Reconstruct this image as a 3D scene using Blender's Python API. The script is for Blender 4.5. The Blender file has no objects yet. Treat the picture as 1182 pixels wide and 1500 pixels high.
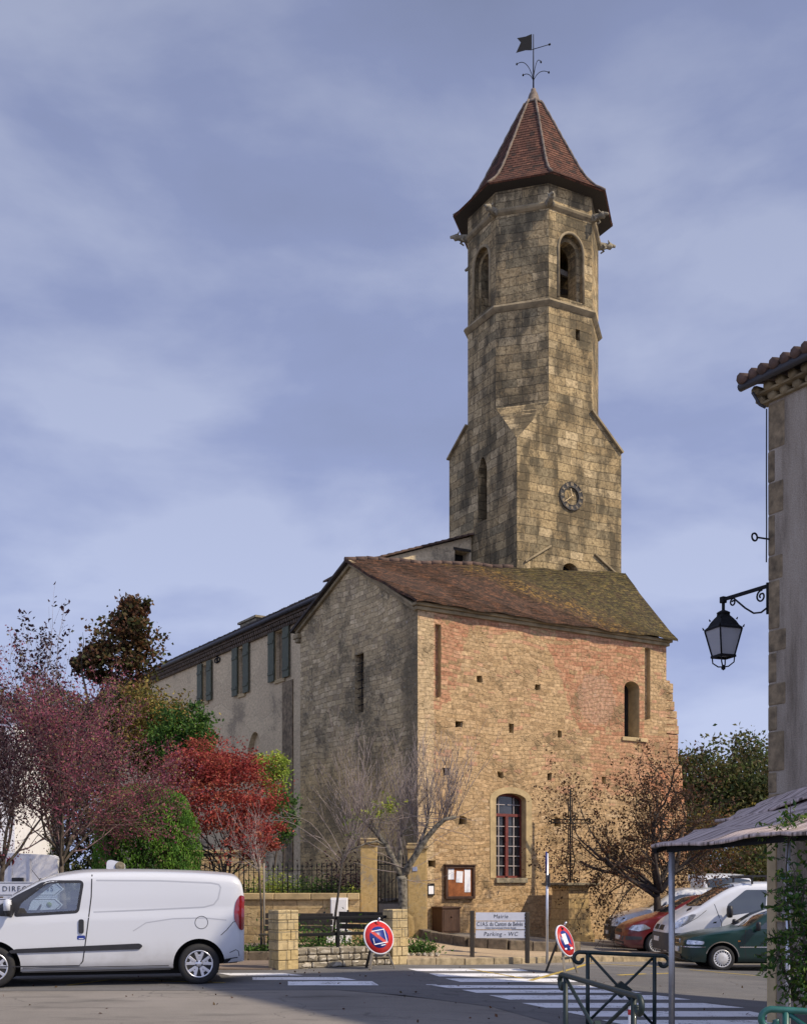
import bpy, bmesh, math, random
import numpy as np
from mathutils import Vector, Matrix
from mathutils.geometry import tessellate_polygon
from mathutils.bvhtree import BVHTree
R = math.radians
S = bpy.context.scene
COL = S.collection

# ------------------------------------------------------------------ camera
F = 1690.0; HOR = 1290.0; CX = 591.0; EYE = 1.65       # pixels of the 1182x1500 photograph
cam = bpy.data.cameras.new("camera")
co = bpy.data.objects.new("camera", cam); COL.objects.link(co); S.camera = co
co.location = (0, 0, EYE); co.rotation_euler = (R(90), 0, 0)
cam.sensor_fit = 'VERTICAL'; cam.sensor_height = 36; cam.lens = 36 * F / 1500
cam.shift_y = (HOR - 750) / 1500; cam.shift_x = 0
cam.clip_start = .1; cam.clip_end = 3000
# ------------------------------------------------------------------ sun
SUN = Vector((.92, -.39, 0)).normalized() * math.cos(R(43)) + Vector((0, 0, math.sin(R(43))))
sl = bpy.data.lights.new("sun", 'SUN'); so = bpy.data.objects.new("sun", sl); COL.objects.link(so)
sl.energy = 4.2; sl.angle = R(1.5); sl.color = (1, .86, .67)
so.rotation_euler = SUN.to_track_quat('Z', 'Y').to_euler(); so.location = SUN * 60
# ------------------------------------------------------------------ world: sky texture seen through broken cloud
w = bpy.data.worlds.new("World"); S.world = w; w.use_nodes = True
nt = w.node_tree; nt.nodes.clear()
def wn(t, **k):
    n = nt.nodes.new(t)
    for a, b in k.items():
        if a in n.inputs.keys():
            if isinstance(b, bpy.types.NodeSocket): nt.links.new(b, n.inputs[a])
            else: n.inputs[a].default_value = b
        else: setattr(n, a, b)
    return n
sky = wn('ShaderNodeTexSky', sky_type='NISHITA', sun_disc=False, sun_elevation=R(43), sun_rotation=math.atan2(SUN.x, SUN.y), dust_density=1.5)
tc = wn('ShaderNodeTexCoord')
mp = wn('ShaderNodeMapping', Vector=tc.outputs['Generated']); mp.inputs['Scale'].default_value = (1.0, 1.0, 2.3); mp.inputs['Rotation'].default_value = (0, R(5), 0)
n1 = wn('ShaderNodeTexNoise', Vector=mp.outputs[0], Scale=4.2, Detail=8.0, Roughness=.52, Distortion=.15)
n2 = wn('ShaderNodeTexNoise', Vector=mp.outputs[0], Scale=1.6, Detail=2.0, Roughness=.5)
ad = wn('ShaderNodeMath', operation='MULTIPLY_ADD'); nt.links.new(n1.outputs['Fac'], ad.inputs[0]); ad.inputs[1].default_value = .75
n2b = wn('ShaderNodeMath', operation='MULTIPLY_ADD'); nt.links.new(n2.outputs['Fac'], n2b.inputs[0]); n2b.inputs[1].default_value = .6; n2b.inputs[2].default_value = .2
nt.links.new(n2b.outputs[0], ad.inputs[2])
rp = wn('ShaderNodeValToRGB', Fac=ad.outputs[0]); e = rp.color_ramp.elements
e[0].position = .64; e[0].color = (.258, .300, .478, 1); e[1].position = 1.10; e[1].color = (.435, .485, .685, 1)
m_ = e.new(.86); m_.color = (.300, .350, .572, 1)
# brighter towards the horizon, as cloud is
sx = wn('ShaderNodeSeparateXYZ', Vector=tc.outputs['Generated'])
mr = wn('ShaderNodeMapRange', Value=sx.outputs['Z']); mr.inputs['From Min'].default_value = 0; mr.inputs['From Max'].default_value = .62
mr.inputs['To Min'].default_value = 1.30; mr.inputs['To Max'].default_value = .80
sc_ = wn('ShaderNodeVectorMath', operation='SCALE'); nt.links.new(rp.outputs[0], sc_.inputs[0]); nt.links.new(mr.outputs[0], sc_.inputs['Scale'])
# unseen sky behind the viewer brightened, added as fill for the shaded walls
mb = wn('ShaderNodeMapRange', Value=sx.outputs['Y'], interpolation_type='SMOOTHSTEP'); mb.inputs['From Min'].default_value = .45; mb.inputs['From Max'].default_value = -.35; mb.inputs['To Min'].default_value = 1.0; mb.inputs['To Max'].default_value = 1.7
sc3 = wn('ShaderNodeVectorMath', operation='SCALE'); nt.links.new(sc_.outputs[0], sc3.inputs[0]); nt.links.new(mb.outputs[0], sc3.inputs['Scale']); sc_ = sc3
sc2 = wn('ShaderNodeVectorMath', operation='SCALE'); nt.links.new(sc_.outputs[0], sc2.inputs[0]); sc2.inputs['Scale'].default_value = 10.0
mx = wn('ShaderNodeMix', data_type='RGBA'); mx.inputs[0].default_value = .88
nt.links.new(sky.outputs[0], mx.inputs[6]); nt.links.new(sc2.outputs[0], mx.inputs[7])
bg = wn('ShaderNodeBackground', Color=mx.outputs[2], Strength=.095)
ow = wn('ShaderNodeOutputWorld', Surface=bg.outputs[0])
S.view_settings.view_transform = 'Standard'; S.view_settings.look = 'None'; S.view_settings.gamma = 1; S.view_settings.exposure = .18
S.cycles.max_bounces = 6; S.cycles.transparent_max_bounces = 12

# ------------------------------------------------------------------ helpers
RNG = random.Random(7); NP = np.random.default_rng(7)
def sm(a, b, x):
    t = min(1, max(0, (x - a) / (b - a))); return t * t * (3 - 2 * t)
def gz(x, y):
    return -.05 * min(7.5, max(0, x)) + .12 * sm(23, 30, y) * (1 - sm(2, 6, x))
def W(px, py, Y): return Vector(((px - CX) / F * Y, Y, EYE - (py - HOR) / F * Y))
def at(px, Y, dz=0):
    x = (px - CX) / F * Y; return Vector((x, Y, gz(x, Y) + dz))
class Fr:                                             # a local frame: origin on the ground and a turn about z
    def __init__(s, x, y, ang):
        s.o = Vector((x, y, 0)); s.a = ang; c, n = math.cos(ang), math.sin(ang)
        s.u = Vector((c, n, 0)); s.v = Vector((-n, c, 0))
    def onY(s, px, py, y0=0):                         # (x, z) on the local plane y = y0
        d = Vector(((px - CX) / F, 1, -(py - HOR) / F)); o = Vector((0, 0, EYE)); p0 = s.o + s.v * y0
        P = o + d * ((p0 - o).dot(s.v) / d.dot(s.v)); return ((P - s.o).dot(s.u), P.z)
    def onX(s, px, py, x0=0):                         # (y, z) on the local plane x = x0
        d = Vector(((px - CX) / F, 1, -(py - HOR) / F)); o = Vector((0, 0, EYE)); p0 = s.o + s.u * x0
        P = o + d * ((p0 - o).dot(s.u) / d.dot(s.u)); return ((P - s.o).dot(s.v), P.z)
def tag(o, label, cat, group=None):
    o['label'] = label; o['category'] = cat
    if group: o['group'] = group
    return o
def thing(name, label, cat, loc=(0, 0, 0), rz=0, group=None):
    o = bpy.data.objects.new(name, None); COL.objects.link(o); o.empty_display_size = .2
    o.location = loc; o.rotation_euler = (0, 0, rz); return tag(o, label, cat, group)
def copy_tree(o, parent=None):
    c = o.copy(); COL.objects.link(c)
    if parent: c.parent = parent
    for ch in list(o.children): copy_tree(ch, c)
    return c
def uv_faces(me):
    nl = len(me.loops)
    if not nl: return
    uv = me.uv_layers.new(name="uv"); vs = np.empty(len(me.vertices) * 3); me.vertices.foreach_get('co', vs); vs = vs.reshape(-1, 3)
    li = np.empty(nl, int); me.loops.foreach_get('vertex_index', li)
    n = np.empty(len(me.polygons) * 3); me.polygons.foreach_get('normal', n); n = n.reshape(-1, 3)
    cnt = np.empty(len(me.polygons), int); me.polygons.foreach_get('loop_total', cnt); pn = np.repeat(n, cnt, axis=0)
    p = vs[li]; flat = np.abs(pn[:, 2]) > .97
    t = np.stack([-pn[:, 1], pn[:, 0], np.zeros(nl)], 1); t[flat] = (1, 0, 0)
    t /= np.maximum(np.linalg.norm(t, axis=1, keepdims=True), 1e-9)
    b = np.cross(pn, t); b[flat] = (0, 1, 0)
    u = np.stack([(p * t).sum(1), (p * b).sum(1)], 1); uv.data.foreach_set('uv', u.ravel())
class MB:
    def __init__(s): s.v = []; s.f = []; s.mi = []; s.sm = []; s.m = 0; s.smooth = False
    def add(s, vs, fs, smooth=None):
        o = len(s.v); s.v += [tuple(p) for p in vs]
        for f in fs: s.f.append([i + o for i in f]); s.mi.append(s.m); s.sm.append(s.smooth if smooth is None else smooth)
        return s
    def box(s, x0, x1, y0, y1, z0, z1, M=None, b=0):
        if b > 0:
            bm = bmesh.new(); bmesh.ops.create_cube(bm, size=1)
            for v in bm.verts: v.co = Vector((x0 + (v.co.x + .5) * (x1 - x0), y0 + (v.co.y + .5) * (y1 - y0), z0 + (v.co.z + .5) * (z1 - z0)))
            bmesh.ops.bevel(bm, geom=bm.edges[:], offset=b, segments=2, affect='EDGES', profile=.5)
            bm.verts.index_update(); vs = [v.co.copy() for v in bm.verts]; fs = [[v.index for v in f.verts] for f in bm.faces]; bm.free()
        else:
            vs = [Vector(p) for p in ((x0, y0, z0), (x1, y0, z0), (x1, y1, z0), (x0, y1, z0), (x0, y0, z1), (x1, y0, z1), (x1, y1, z1), (x0, y1, z1))]
            fs = [(0, 3, 2, 1), (4, 5, 6, 7), (0, 1, 5, 4), (1, 2, 6, 5), (2, 3, 7, 6), (3, 0, 4, 7)]
        if M is not None: vs = [M @ v for v in vs]
        return s.add(vs, fs, False)
    def bar(s, a, b, wd, th, up=(0, 0, 1), bev=0):      # a rectangular bar from a to b
        a, b = Vector(a), Vector(b); d = b - a; L = d.length; d.normalize(); up = Vector(up)
        x = d.cross(up)
        if x.length < 1e-4: x = d.cross(Vector((1, 0, 0)))
        x.normalize(); z = x.cross(d)
        M = Matrix(((d.x, x.x, z.x, a.x), (d.y, x.y, z.y, a.y), (d.z, x.z, z.z, a.z), (0, 0, 0, 1)))
        return s.box(0, L, -wd / 2, wd / 2, -th / 2, th / 2, M, bev)
    def tube(s, pts, rad, n=8, caps=True, smooth=True):
        pts = [Vector(p) for p in pts]
        if not hasattr(rad, '__len__'): rad = [rad] * len(pts)
        vs = []; fs = []; prev = None
        for i, p in enumerate(pts):
            d = (pts[min(i + 1, len(pts) - 1)] - pts[max(i - 1, 0)]);
            if d.length < 1e-9: d = Vector((0, 0, 1))
            d.normalize()
            if prev is None:
                x = d.cross(Vector((0, 0, 1)))
                if x.length < .05: x = d.cross(Vector((1, 0, 0)))
            else: x = prev - d * prev.dot(d)
            x.normalize(); prev = x; y = d.cross(x)
            for k in range(n):
                a = 2 * math.pi * k / n; vs.append(p + (x * math.cos(a) + y * math.sin(a)) * rad[i])
        for i in range(len(pts) - 1):
            for k in range(n):
                k2 = (k + 1) % n; fs.append((i * n + k, i * n + k2, (i + 1) * n + k2, (i + 1) * n + k))
        if caps: fs.append(list(range(n))[::-1]); fs.append([(len(pts) - 1) * n + k for k in range(n)])
        return s.add(vs, fs, smooth)
    def lathe(s, prof, n=24, M=None, smooth=True, ang0=0, caps=True):   # prof: (r, z) bottom to top
        vs = []; fs = []
        for r, z in prof:
            for k in range(n):
                a = ang0 + 2 * math.pi * k / n; vs.append(Vector((r * math.cos(a), r * math.sin(a), z)))
        for i in range(len(prof) - 1):
            for k in range(n):
                k2 = (k + 1) % n; fs.append((i * n + k, i * n + k2, (i + 1) * n + k2, (i + 1) * n + k))
        if caps and prof[0][0] > 1e-4: fs.append(list(range(n))[::-1])
        if caps and prof[-1][0] > 1e-4: fs.append([(len(prof) - 1) * n + k for k in range(n)])
        if M is not None: vs = [M @ v for v in vs]
        return s.add(vs, fs, smooth)
    def prism(s, poly, o, u, v, n, d):                  # polygon in the plane (o,u,v) pushed d along n
        o, u, v, n = Vector(o), Vector(u), Vector(v), Vector(n); k = len(poly)
        a = [o + u * p[0] + v * p[1] for p in poly]; b = [p + n * d for p in a]
        tri = [tuple(t) for t in tessellate_polygon([[Vector((p[0], p[1], 0)) for p in poly]])]
        fs = []; area = sum(poly[i][0] * poly[(i + 1) % k][1] - poly[(i + 1) % k][0] * poly[i][1] for i in range(k))
        flip = (u.cross(v).dot(n) * d > 0) == (area > 0)
        def ori(t, up):
            p, q, r = (Vector((*poly[i], 0)) for i in t); c = (q - p).cross(r - p).z
            t = t if c > 0 else (t[0], t[2], t[1]); nn = u.cross(v).dot(n) * d > 0
            return t if nn == up else (t[0], t[2], t[1])
        for t in tri:
            fs.append(ori(t, False)); fs.append([i + k for i in ori(t, True)])
        for i in range(k):
            j = (i + 1) % k; q = (i, j, j + k, i + k); fs.append(q if flip else q[::-1])
        return s.add(a + b, fs, False)
    def wall(s, outer, holes, o, u, v, n, depth=.3, mi_reveal=None, backs=None):   # panel with openings; n points out
        o, u, v, n = Vector(o), Vector(u), Vector(v), Vector(n); loops = [outer] + [h for h in holes]
        flat = [p for l in loops for p in l]
        tri = tessellate_polygon([[Vector((p[0], p[1], 0)) for p in l] for l in loops])
        vs = [o + u * p[0] + v * p[1] for p in flat]; fs = []
        sg = u.cross(v).dot(n) > 0
        for t in tri:
            p, q, r = (flat[i] for i in t); c = (q[0] - p[0]) * (r[1] - p[1]) - (q[1] - p[1]) * (r[0] - p[0])
            if abs(c) < 1e-9: continue
            fs.append(tuple(t) if (c > 0) == sg else (t[0], t[2], t[1]))
        s.add(vs, fs, False); m0 = s.m
        for hi, h in enumerate(holes):
            dd = depth[hi] if hasattr(depth, '__len__') else depth
            k = len(h); a = [o + u * p[0] + v * p[1] for p in h]; b = [p - n * dd for p in a]
            ar = sum(h[i][0] * h[(i + 1) % k][1] - h[(i + 1) % k][0] * h[i][1] for i in range(k))
            fl = (ar > 0) == sg
            if mi_reveal is not None: s.m = mi_reveal
            s.add(a + b, [((i, i + k, (i + 1) % k + k, (i + 1) % k) if not fl else (i, (i + 1) % k, (i + 1) % k + k, i + k)) for i in range(k)], False)
            s.m = m0
            if backs and backs[hi] is not None:
                s.m = backs[hi]; tt = tessellate_polygon([[Vector((p[0], p[1], 0)) for p in h]]); ff = []
                for t in tt:
                    p, q, r = (h[i] for i in t); c = (q[0] - p[0]) * (r[1] - p[1]) - (q[1] - p[1]) * (r[0] - p[0])
                    ff.append(tuple(t) if (c > 0) == sg else (t[0], t[2], t[1]))
                s.add(b, ff, False); s.m = m0
        return s
    def build(s, name, mats, parent=None, uv=True):
        me = bpy.data.meshes.new(name); me.from_pydata(s.v, [], s.f)
        if not isinstance(mats, (list, tuple)): mats = [mats]
        for m in mats: me.materials.append(m)
        me.polygons.foreach_set('material_index', s.mi); me.polygons.foreach_set('use_smooth', s.sm); me.update()
        if uv: uv_faces(me)
        o = bpy.data.objects.new(name, me); COL.objects.link(o)
        if parent: o.parent = parent
        return o
def struct(o): o['kind'] = 'structure'; return o
def stuff(o): o['kind'] = 'stuff'; return o
def arch(x0, x1, z0, zs, rise, n=10, pointed=False):   # opening outline: sides to zs, arch of given rise above
    p = [(x0, z0), (x1, z0)]; c = (x0 + x1) / 2; h = (x1 - x0) / 2
    for i in range(n + 1):
        a = math.pi * i / n
        if pointed:
            t = i / n; q = 1 - abs(2 * t - 1); xx = x1 + (x0 - x1) * t; p.append((xx, zs + rise * math.sin(q * math.pi / 2) ** .8))
        else: p.append((c + h * math.cos(a), zs + rise * math.sin(a)))
    out = []
    for q in p:
        if not out or abs(q[0] - out[-1][0]) + abs(q[1] - out[-1][1]) > 1e-4: out.append(q)
    if abs(out[-1][0] - out[0][0]) + abs(out[-1][1] - out[0][1]) < 1e-4: out.pop()
    return out
def rnd_poly(pts, r, n=4):                              # rounds the corners of a polygon
    out = []; k = len(pts)
    for i in range(k):
        p = Vector(pts[i]); a = Vector(pts[i - 1]) - p; b = Vector(pts[(i + 1) % k]) - p
        rr = r[i] if hasattr(r, '__len__') else r
        rr = min(rr, a.length * .45, b.length * .45); a.normalize(); b.normalize()
        for j in range(n + 1):
            t = j / n; q = p + a * rr * (1 - t) ** 2 + b * rr * t ** 2; out.append((q.x, q.y))
    return out
def text_mesh(body, size, name, mat, parent, loc, rot=(R(90), 0, 0), sx=1.0, thick=.002, shear=0, spacing=1.0, align='CENTER'):
    cu = bpy.data.curves.new(name, 'FONT'); cu.body = body; cu.size = size; cu.align_x = align; cu.align_y = 'CENTER'
    cu.extrude = thick / 2; cu.shear = shear; cu.space_character = spacing; cu.resolution_u = 3
    t = bpy.data.objects.new(name, cu); COL.objects.link(t)
    dg = bpy.context.evaluated_depsgraph_get(); me = bpy.data.meshes.new_from_object(t.evaluated_get(dg))
    bpy.data.objects.remove(t); bpy.data.curves.remove(cu)
    for v in me.vertices: v.co.x *= sx
    me.materials.clear(); me.materials.append(mat)
    o = bpy.data.objects.new(name, me); COL.objects.link(o); o.parent = parent; o.location = loc; o.rotation_euler = rot
    return o
# ------------------------------------------------------------------ materials
class NG:
    def __init__(s, name):
        s.mat = bpy.data.materials.new(name); s.mat.use_nodes = True; s.t = s.mat.node_tree; s.t.nodes.clear()
        s.out = s.t.nodes.new('ShaderNodeOutputMaterial')
    def n(s, t, **k):
        n = s.t.nodes.new('ShaderNode' + t)
        for a, b in k.items():
            if a in n.inputs.keys(): s.set(n.inputs[a], b)
            else: setattr(n, a, b)
        return n
    def set(s, i, b):
        if isinstance(b, bpy.types.NodeSocket): s.t.links.new(b, i)
        else:
            if i.type == 'RGBA' and len(b) == 3: b = (*b, 1)
            i.default_value = b
    def uv(s): return s.n('UVMap', uv_map='uv').outputs[0]
    def obj(s): return s.n('TexCoord').outputs['Object']
    def geo(s): return s.n('NewGeometry').outputs['Position']
    def scale(s, v, sc, loc=(0, 0, 0)): return s.n('Mapping', Vector=v, Scale=sc, Location=loc).outputs[0]
    def noise(s, v, sc, det=4., ro=.55, dist=0.): return s.n('TexNoise', Vector=v, Scale=sc, Detail=float(det), Roughness=ro, Distortion=dist).outputs['Fac']
    def noisec(s, v, sc, det=2.): return s.n('TexNoise', Vector=v, Scale=sc, Detail=float(det)).outputs['Color']
    def ramp(s, f, els, interp='LINEAR'):
        n = s.n('ValToRGB', Fac=f); cr = n.color_ramp; cr.interpolation = interp
        while len(cr.elements) < len(els): cr.elements.new(.5)
        for e, (p, c) in zip(cr.elements, els):
            if not hasattr(c, '__len__'): c = (c, c, c)
            e.position = p; e.color = (*c, 1)
        return n.outputs[0]
    def mix(s, f, a, b, mode='MIX'):
        n = s.n('Mix', data_type='RGBA', blend_type=mode); s.set(n.inputs[0], f); s.set(n.inputs[6], a); s.set(n.inputs[7], b); return n.outputs[2]
    def m(s, op, a, b=0., c=0., clamp=False):
        n = s.n('Math', operation=op, use_clamp=clamp)
        s.set(n.inputs[0], a); s.set(n.inputs[1], b)
        if op in ('MULTIPLY_ADD',): s.set(n.inputs[2], c)
        return n.outputs[0]
    def vm(s, op, a, b):
        n = s.n('VectorMath', operation=op); s.set(n.inputs[0], a)
        if op == 'SCALE': s.set(n.inputs['Scale'], b)
        else: s.set(n.inputs[1], b)
        return n.outputs[0]
    def sstep(s, x, a, b):
        n = s.n('MapRange', interpolation_type='SMOOTHSTEP', Value=x); n.inputs['From Min'].default_value = a; n.inputs['From Max'].default_value = b; return n.outputs[0]
    def sep(s, v): n = s.n('SeparateXYZ', Vector=v); return n.outputs
    def bump(s, h, st=.5, d=.02): n = s.n('Bump', Height=h, Strength=st, Distance=d); return n.outputs[0]
    def bsdf(s, col, rough=.8, normal=None, **k):
        n = s.n('BsdfPrincipled', **{'Base Color': col, 'Roughness': rough})
        if normal is not None: s.set(n.inputs['Normal'], normal)
        for a, b in k.items(): s.set(n.inputs[a.replace('_', ' ')], b)
        s.t.links.new(n.outputs[0], s.out.inputs[0]); return s.mat
def plain(name, col, rough=.5, metal=0., spec=.5, nz=.12, nsc=9., bump=0., coat=0.):
    g = NG(name); p = g.obj(); f = g.noise(p, nsc, 5, .6)
    a = [max(0, c * (1 - nz)) for c in col]; b = [min(1, c * (1 + nz)) for c in col]
    c = g.ramp(f, [(.3, a), (.7, b)])
    ro = g.m('MULTIPLY_ADD', f, .15, rough - .07)
    nrm = g.bump(g.noise(p, nsc * 6, 4), bump, .01) if bump else None
    return g.bsdf(c, ro, nrm, Metallic=metal, Specular_IOR_Level=spec, Coat_Weight=coat)
def masonry(name, kind, bw, bh, pal, mortar, mort=.012, dist=.04, lichen=(.06, .055, .04), lich=.35, lsc=.5, bump=.8, zones=None, fine=.35, specks=0., bdist=.03, streak=1.):
    g = NG(name); uv = g.uv()
    d = g.vm('SCALE', g.vm('SUBTRACT', g.noisec(uv, 2.2, 3), (.5, .5, .5)), dist); v = g.vm('ADD', uv, d)
    d2 = g.vm('SCALE', g.vm('SUBTRACT', g.noisec(uv, .45, 1), (.5, .5, .5)), dist * 5); v = g.vm('ADD', v, d2)
    def brick(bw, bh, mort):
        b = g.n('TexBrick', Vector=v, Scale=1.0, **{'Mortar Size': mort, 'Mortar Smooth': .35, 'Brick Width': bw, 'Row Height': bh, 'Color1': (0, 0, 0), 'Color2': (1, 1, 1), 'Mortar': (.5, .5, .5), 'Bias': 0.})
        b.offset = .37; b.offset_frequency = 3; b.squash = 1.5; b.squash_frequency = 2; return b.outputs['Color'], b.outputs['Fac']
    def rubble(bw, bh, mort):
        sv = g.scale(v, (1 / bw, 1 / bh, 1)); a = g.n('TexVoronoi', voronoi_dimensions='2D', Vector=sv, Scale=1.0, Randomness=.85)
        e = g.n('TexVoronoi', voronoi_dimensions='2D', feature='DISTANCE_TO_EDGE', Vector=sv, Scale=1.0, Randomness=.85)
        return g.sep(a.outputs['Color'])[0], g.sstep(g.m('SUBTRACT', mort / bh * 1.6, e.outputs['Distance']), -.04, .02)
    rf, mf = (rubble if kind == 'rubble' else brick)(bw, bh, mort)
    if kind == 'coursed':                             # rows of uneven small stones: broken joints and odd sizes
        r2, m2 = rubble(bw * .85, bh * 1.15, mort * .6); k_ = g.sstep(g.noise(uv, .9, 3, .5), .54, .60)
        rf = g.mix(k_, rf, r2); mf = g.mix(k_, mf, g.m('MULTIPLY', m2, .55)); mf = g.m('MULTIPLY', mf, g.sstep(g.noise(uv, 3.5, 4, .6), .32, .58))
    k = len(pal); col = g.ramp(rf, [((i + .5) / k, c) for i, c in enumerate(pal)])
    fn = g.noise(uv, 9, 6, .65); md = g.noise(uv, 1.7, 5, .6)
    if zones: col = zones(g, uv, v, col, rf, md)
    col = g.mix(fine, col, g.ramp(fn, [(.30, (.22, .19, .16)), (.52, (1, .98, .95)), (.72, (1.85, 1.8, 1.7))]), 'MULTIPLY')
    col = g.mix(g.m('MULTIPLY', mf, .62 if kind == 'coursed' else .8), col, mortar)
    lm = g.m('MULTIPLY', g.sstep(g.m('ADD', g.noise(g.scale(uv, (1, streak, 1)) if streak != 1 else uv, lsc, 7, .66), g.m('MULTIPLY', g.m('SUBTRACT', fn, .5), .60)), .70 - lich * .40, .79 - lich * .38), .78)
    col = g.mix(lm, col, lichen)
    if specks:
        sp = g.n('TexVoronoi', voronoi_dimensions='2D', Vector=uv, Scale=2.6, Randomness=1.)
        r = g.m('MULTIPLY', g.sep(sp.outputs['Color'])[1], .22)
        col = g.mix(g.m('MULTIPLY', g.m('LESS_THAN', sp.outputs['Distance'], g.m('SUBTRACT', r, .12)), specks), col, (.55, .53, .47))
    col = pits(g, uv, col)
    h = g.m('ADD', g.m('MULTIPLY', g.m('SUBTRACT', 1., mf), 1.), g.m('MULTIPLY', fn, .55)); h = g.m('ADD', h, g.m('MULTIPLY', rf, .45))
    h = g.m('ADD', h, g.m('MULTIPLY', md, .5))
    return g.bsdf(col, .92, g.bump(h, bump, bdist), Specular_IOR_Level=.15)
def pits(g, uv, col, amt=.75):                         # small dark pits and crumbled joints
    p = g.noise(uv, 13, 8, .72); q = g.noise(uv, 2.6, 5, .65)
    return g.mix(g.m('MULTIPLY', g.sstep(g.m('ADD', p, g.m('MULTIPLY', q, .35)), .60, .49), amt), col, (.050, .038, .023))
M = {}
WARM = [(.32, .215, .115), (.44, .30, .16), (.52, .365, .205), (.38, .255, .13), (.48, .35, .21)]
def church_zones(g, uv, v, col, rf, md):
    s = g.sep(uv); x, z = s[0], s[1]
    wob = g.m('MULTIPLY', g.m('SUBTRACT', g.noise(uv, 1.3, 5, .6), .5), 1.5)
    pk = g.ramp(rf, [(0., (.42, .205, .12)), (.35, (.47, .25, .15)), (.7, (.36, .165, .095)), (1., (.50, .30, .18))])
    def lt(a, b): return g.sstep(g.m('SUBTRACT', b, a), -.03, .03)
    # right-hand field of pink coursed stone
    e1 = g.m('ADD', x, g.m('MULTIPLY', g.m('SUBTRACT', z, 9.2), .50)); right = g.m('MULTIPLY', lt(5.1, g.m('ADD', e1, g.m('MULTIPLY', wob, .35))), lt(6.55, g.m('ADD', z, g.m('MULTIPLY', wob, .25))))
    right = g.m('MULTIPLY', right, lt(x, 9.3))
    low = g.m('MULTIPLY', lt(6.9, g.m('ADD', x, wob)), g.m('MULTIPLY', lt(4.6, g.m('ADD', z, wob)), lt(z, 6.7)))
    # left strip below the eaves
    left = g.m('MULTIPLY', lt(g.m('ADD', x, g.m('MULTIPLY', wob, 1.1)), g.m('MULTIPLY_ADD', z, .42, -1.95)), lt(.55, x)); left = g.m('MULTIPLY', left, lt(6.9, z))
    top = lt(9.62, g.m('ADD', z, g.m('MULTIPLY', wob, .8)))
    odd = g.m('MULTIPLY', g.m('GREATER_THAN', rf, .86), lt(4.2, z))
    mk = g.m('MAXIMUM', g.m('MAXIMUM', right, left), g.m('MAXIMUM', top, odd)); mk = g.m('MAXIMUM', mk, g.m('MULTIPLY', low, .8))
    sme = g.m('MULTIPLY', g.sstep(g.m('ADD', g.noise(uv, .75, 4, .55), g.m('MULTIPLY', wob, .05)), .52, .56), .6); col = g.mix(sme, col, g.mix(g.noise(uv, 4, 5, .65), (.40, .275, .145), (.56, .40, .225)))
    mk = g.m('MULTIPLY', mk, g.sstep(g.m('ADD', g.m('MULTIPLY', rf, .5), g.noise(uv, 2.2, 6, .7)), .56, .64))
    col = g.mix(g.m('MULTIPLY', mk, .9), col, pk)
    col = g.mix(g.m('MULTIPLY', lt(x, g.m('MULTIPLY_ADD', wob, .12, .60)), .6), col, (.52, .41, .25))
    # pale render patch inside the pink field
    dx = g.m('SUBTRACT', x, 7.1); dz = g.m('SUBTRACT', z, 7.75); rr = g.m('ADD', g.m('MULTIPLY', dx, g.m('MULTIPLY', dx, 1.1)), g.m('MULTIPLY', dz, g.m('MULTIPLY', dz, .95)))
    pt = g.m('MULTIPLY', lt(g.m('ADD', rr, wob), .72), g.m('GREATER_THAN', x, 6.2))
    col = g.mix(g.m('MULTIPLY', pt, .85), col, g.ramp(g.noise(uv, 6, 5, .7), [(.35, (.38, .22, .14)), (.62, (.42, .27, .18)), (.72, (.62, .52, .44))]))
    # orange wash low on the right
    og = g.m('MULTIPLY', lt(9.55, g.m('ADD', x, g.m('MULTIPLY', wob, .5))), g.m('MULTIPLY', lt(2.2, z), lt(g.m('ADD', z, wob), 5.6)))
    return g.mix(g.m('MULTIPLY', g.m('MULTIPLY', og, .75), g.sstep(g.noise(uv, 2.5, 5, .6), .36, .60)), col, (.52, .215, .115))
M['church_stone'] = masonry('church_stone', 'coursed', .27, .125, WARM, (.34, .24, .12), .011, .11, (.15, .11, .06), .34, .9, 1.0, church_zones, .62)
def gable_zones(g, uv, v, col, rf, md):
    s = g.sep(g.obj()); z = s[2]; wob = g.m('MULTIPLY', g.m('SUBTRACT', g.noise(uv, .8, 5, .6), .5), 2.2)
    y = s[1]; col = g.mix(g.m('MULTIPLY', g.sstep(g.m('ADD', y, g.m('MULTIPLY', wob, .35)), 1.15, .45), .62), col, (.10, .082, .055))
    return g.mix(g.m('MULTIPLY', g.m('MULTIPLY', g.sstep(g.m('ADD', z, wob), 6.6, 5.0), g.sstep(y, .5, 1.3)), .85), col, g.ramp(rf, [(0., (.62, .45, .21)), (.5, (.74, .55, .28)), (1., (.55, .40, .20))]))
M['church_ashlar'] = masonry('church_ashlar', 'ashlar', .62, .33, [(.42, .30, .14), (.50, .36, .18), (.36, .25, .12), (.46, .33, .17)], (.24, .17, .09), .010, .03, (.10, .08, .045), .2, .7, .7)
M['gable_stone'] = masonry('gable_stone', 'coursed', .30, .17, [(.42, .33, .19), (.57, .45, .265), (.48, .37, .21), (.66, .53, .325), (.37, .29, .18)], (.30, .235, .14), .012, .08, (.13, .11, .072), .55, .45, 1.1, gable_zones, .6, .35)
M['tower_stone'] = masonry('tower_stone', 'ashlar', .58, .31, [(.34, .255, .135), (.43, .33, .178), (.28, .22, .125), (.50, .395, .23), (.38, .285, .15), (.24, .195, .115)], (.20, .155, .09), .010, .05, (.060, .050, .033), .58, 1.3, 1.35, None, .85, 0., .03, .38)
M['wing_render'] = masonry('wing_render', 'rubble', 1.6, 1.1, [(.56, .45, .29), (.62, .50, .32)], (.54, .44, .28), .002, .2, (.25, .205, .14), .36, .5, .5)
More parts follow.
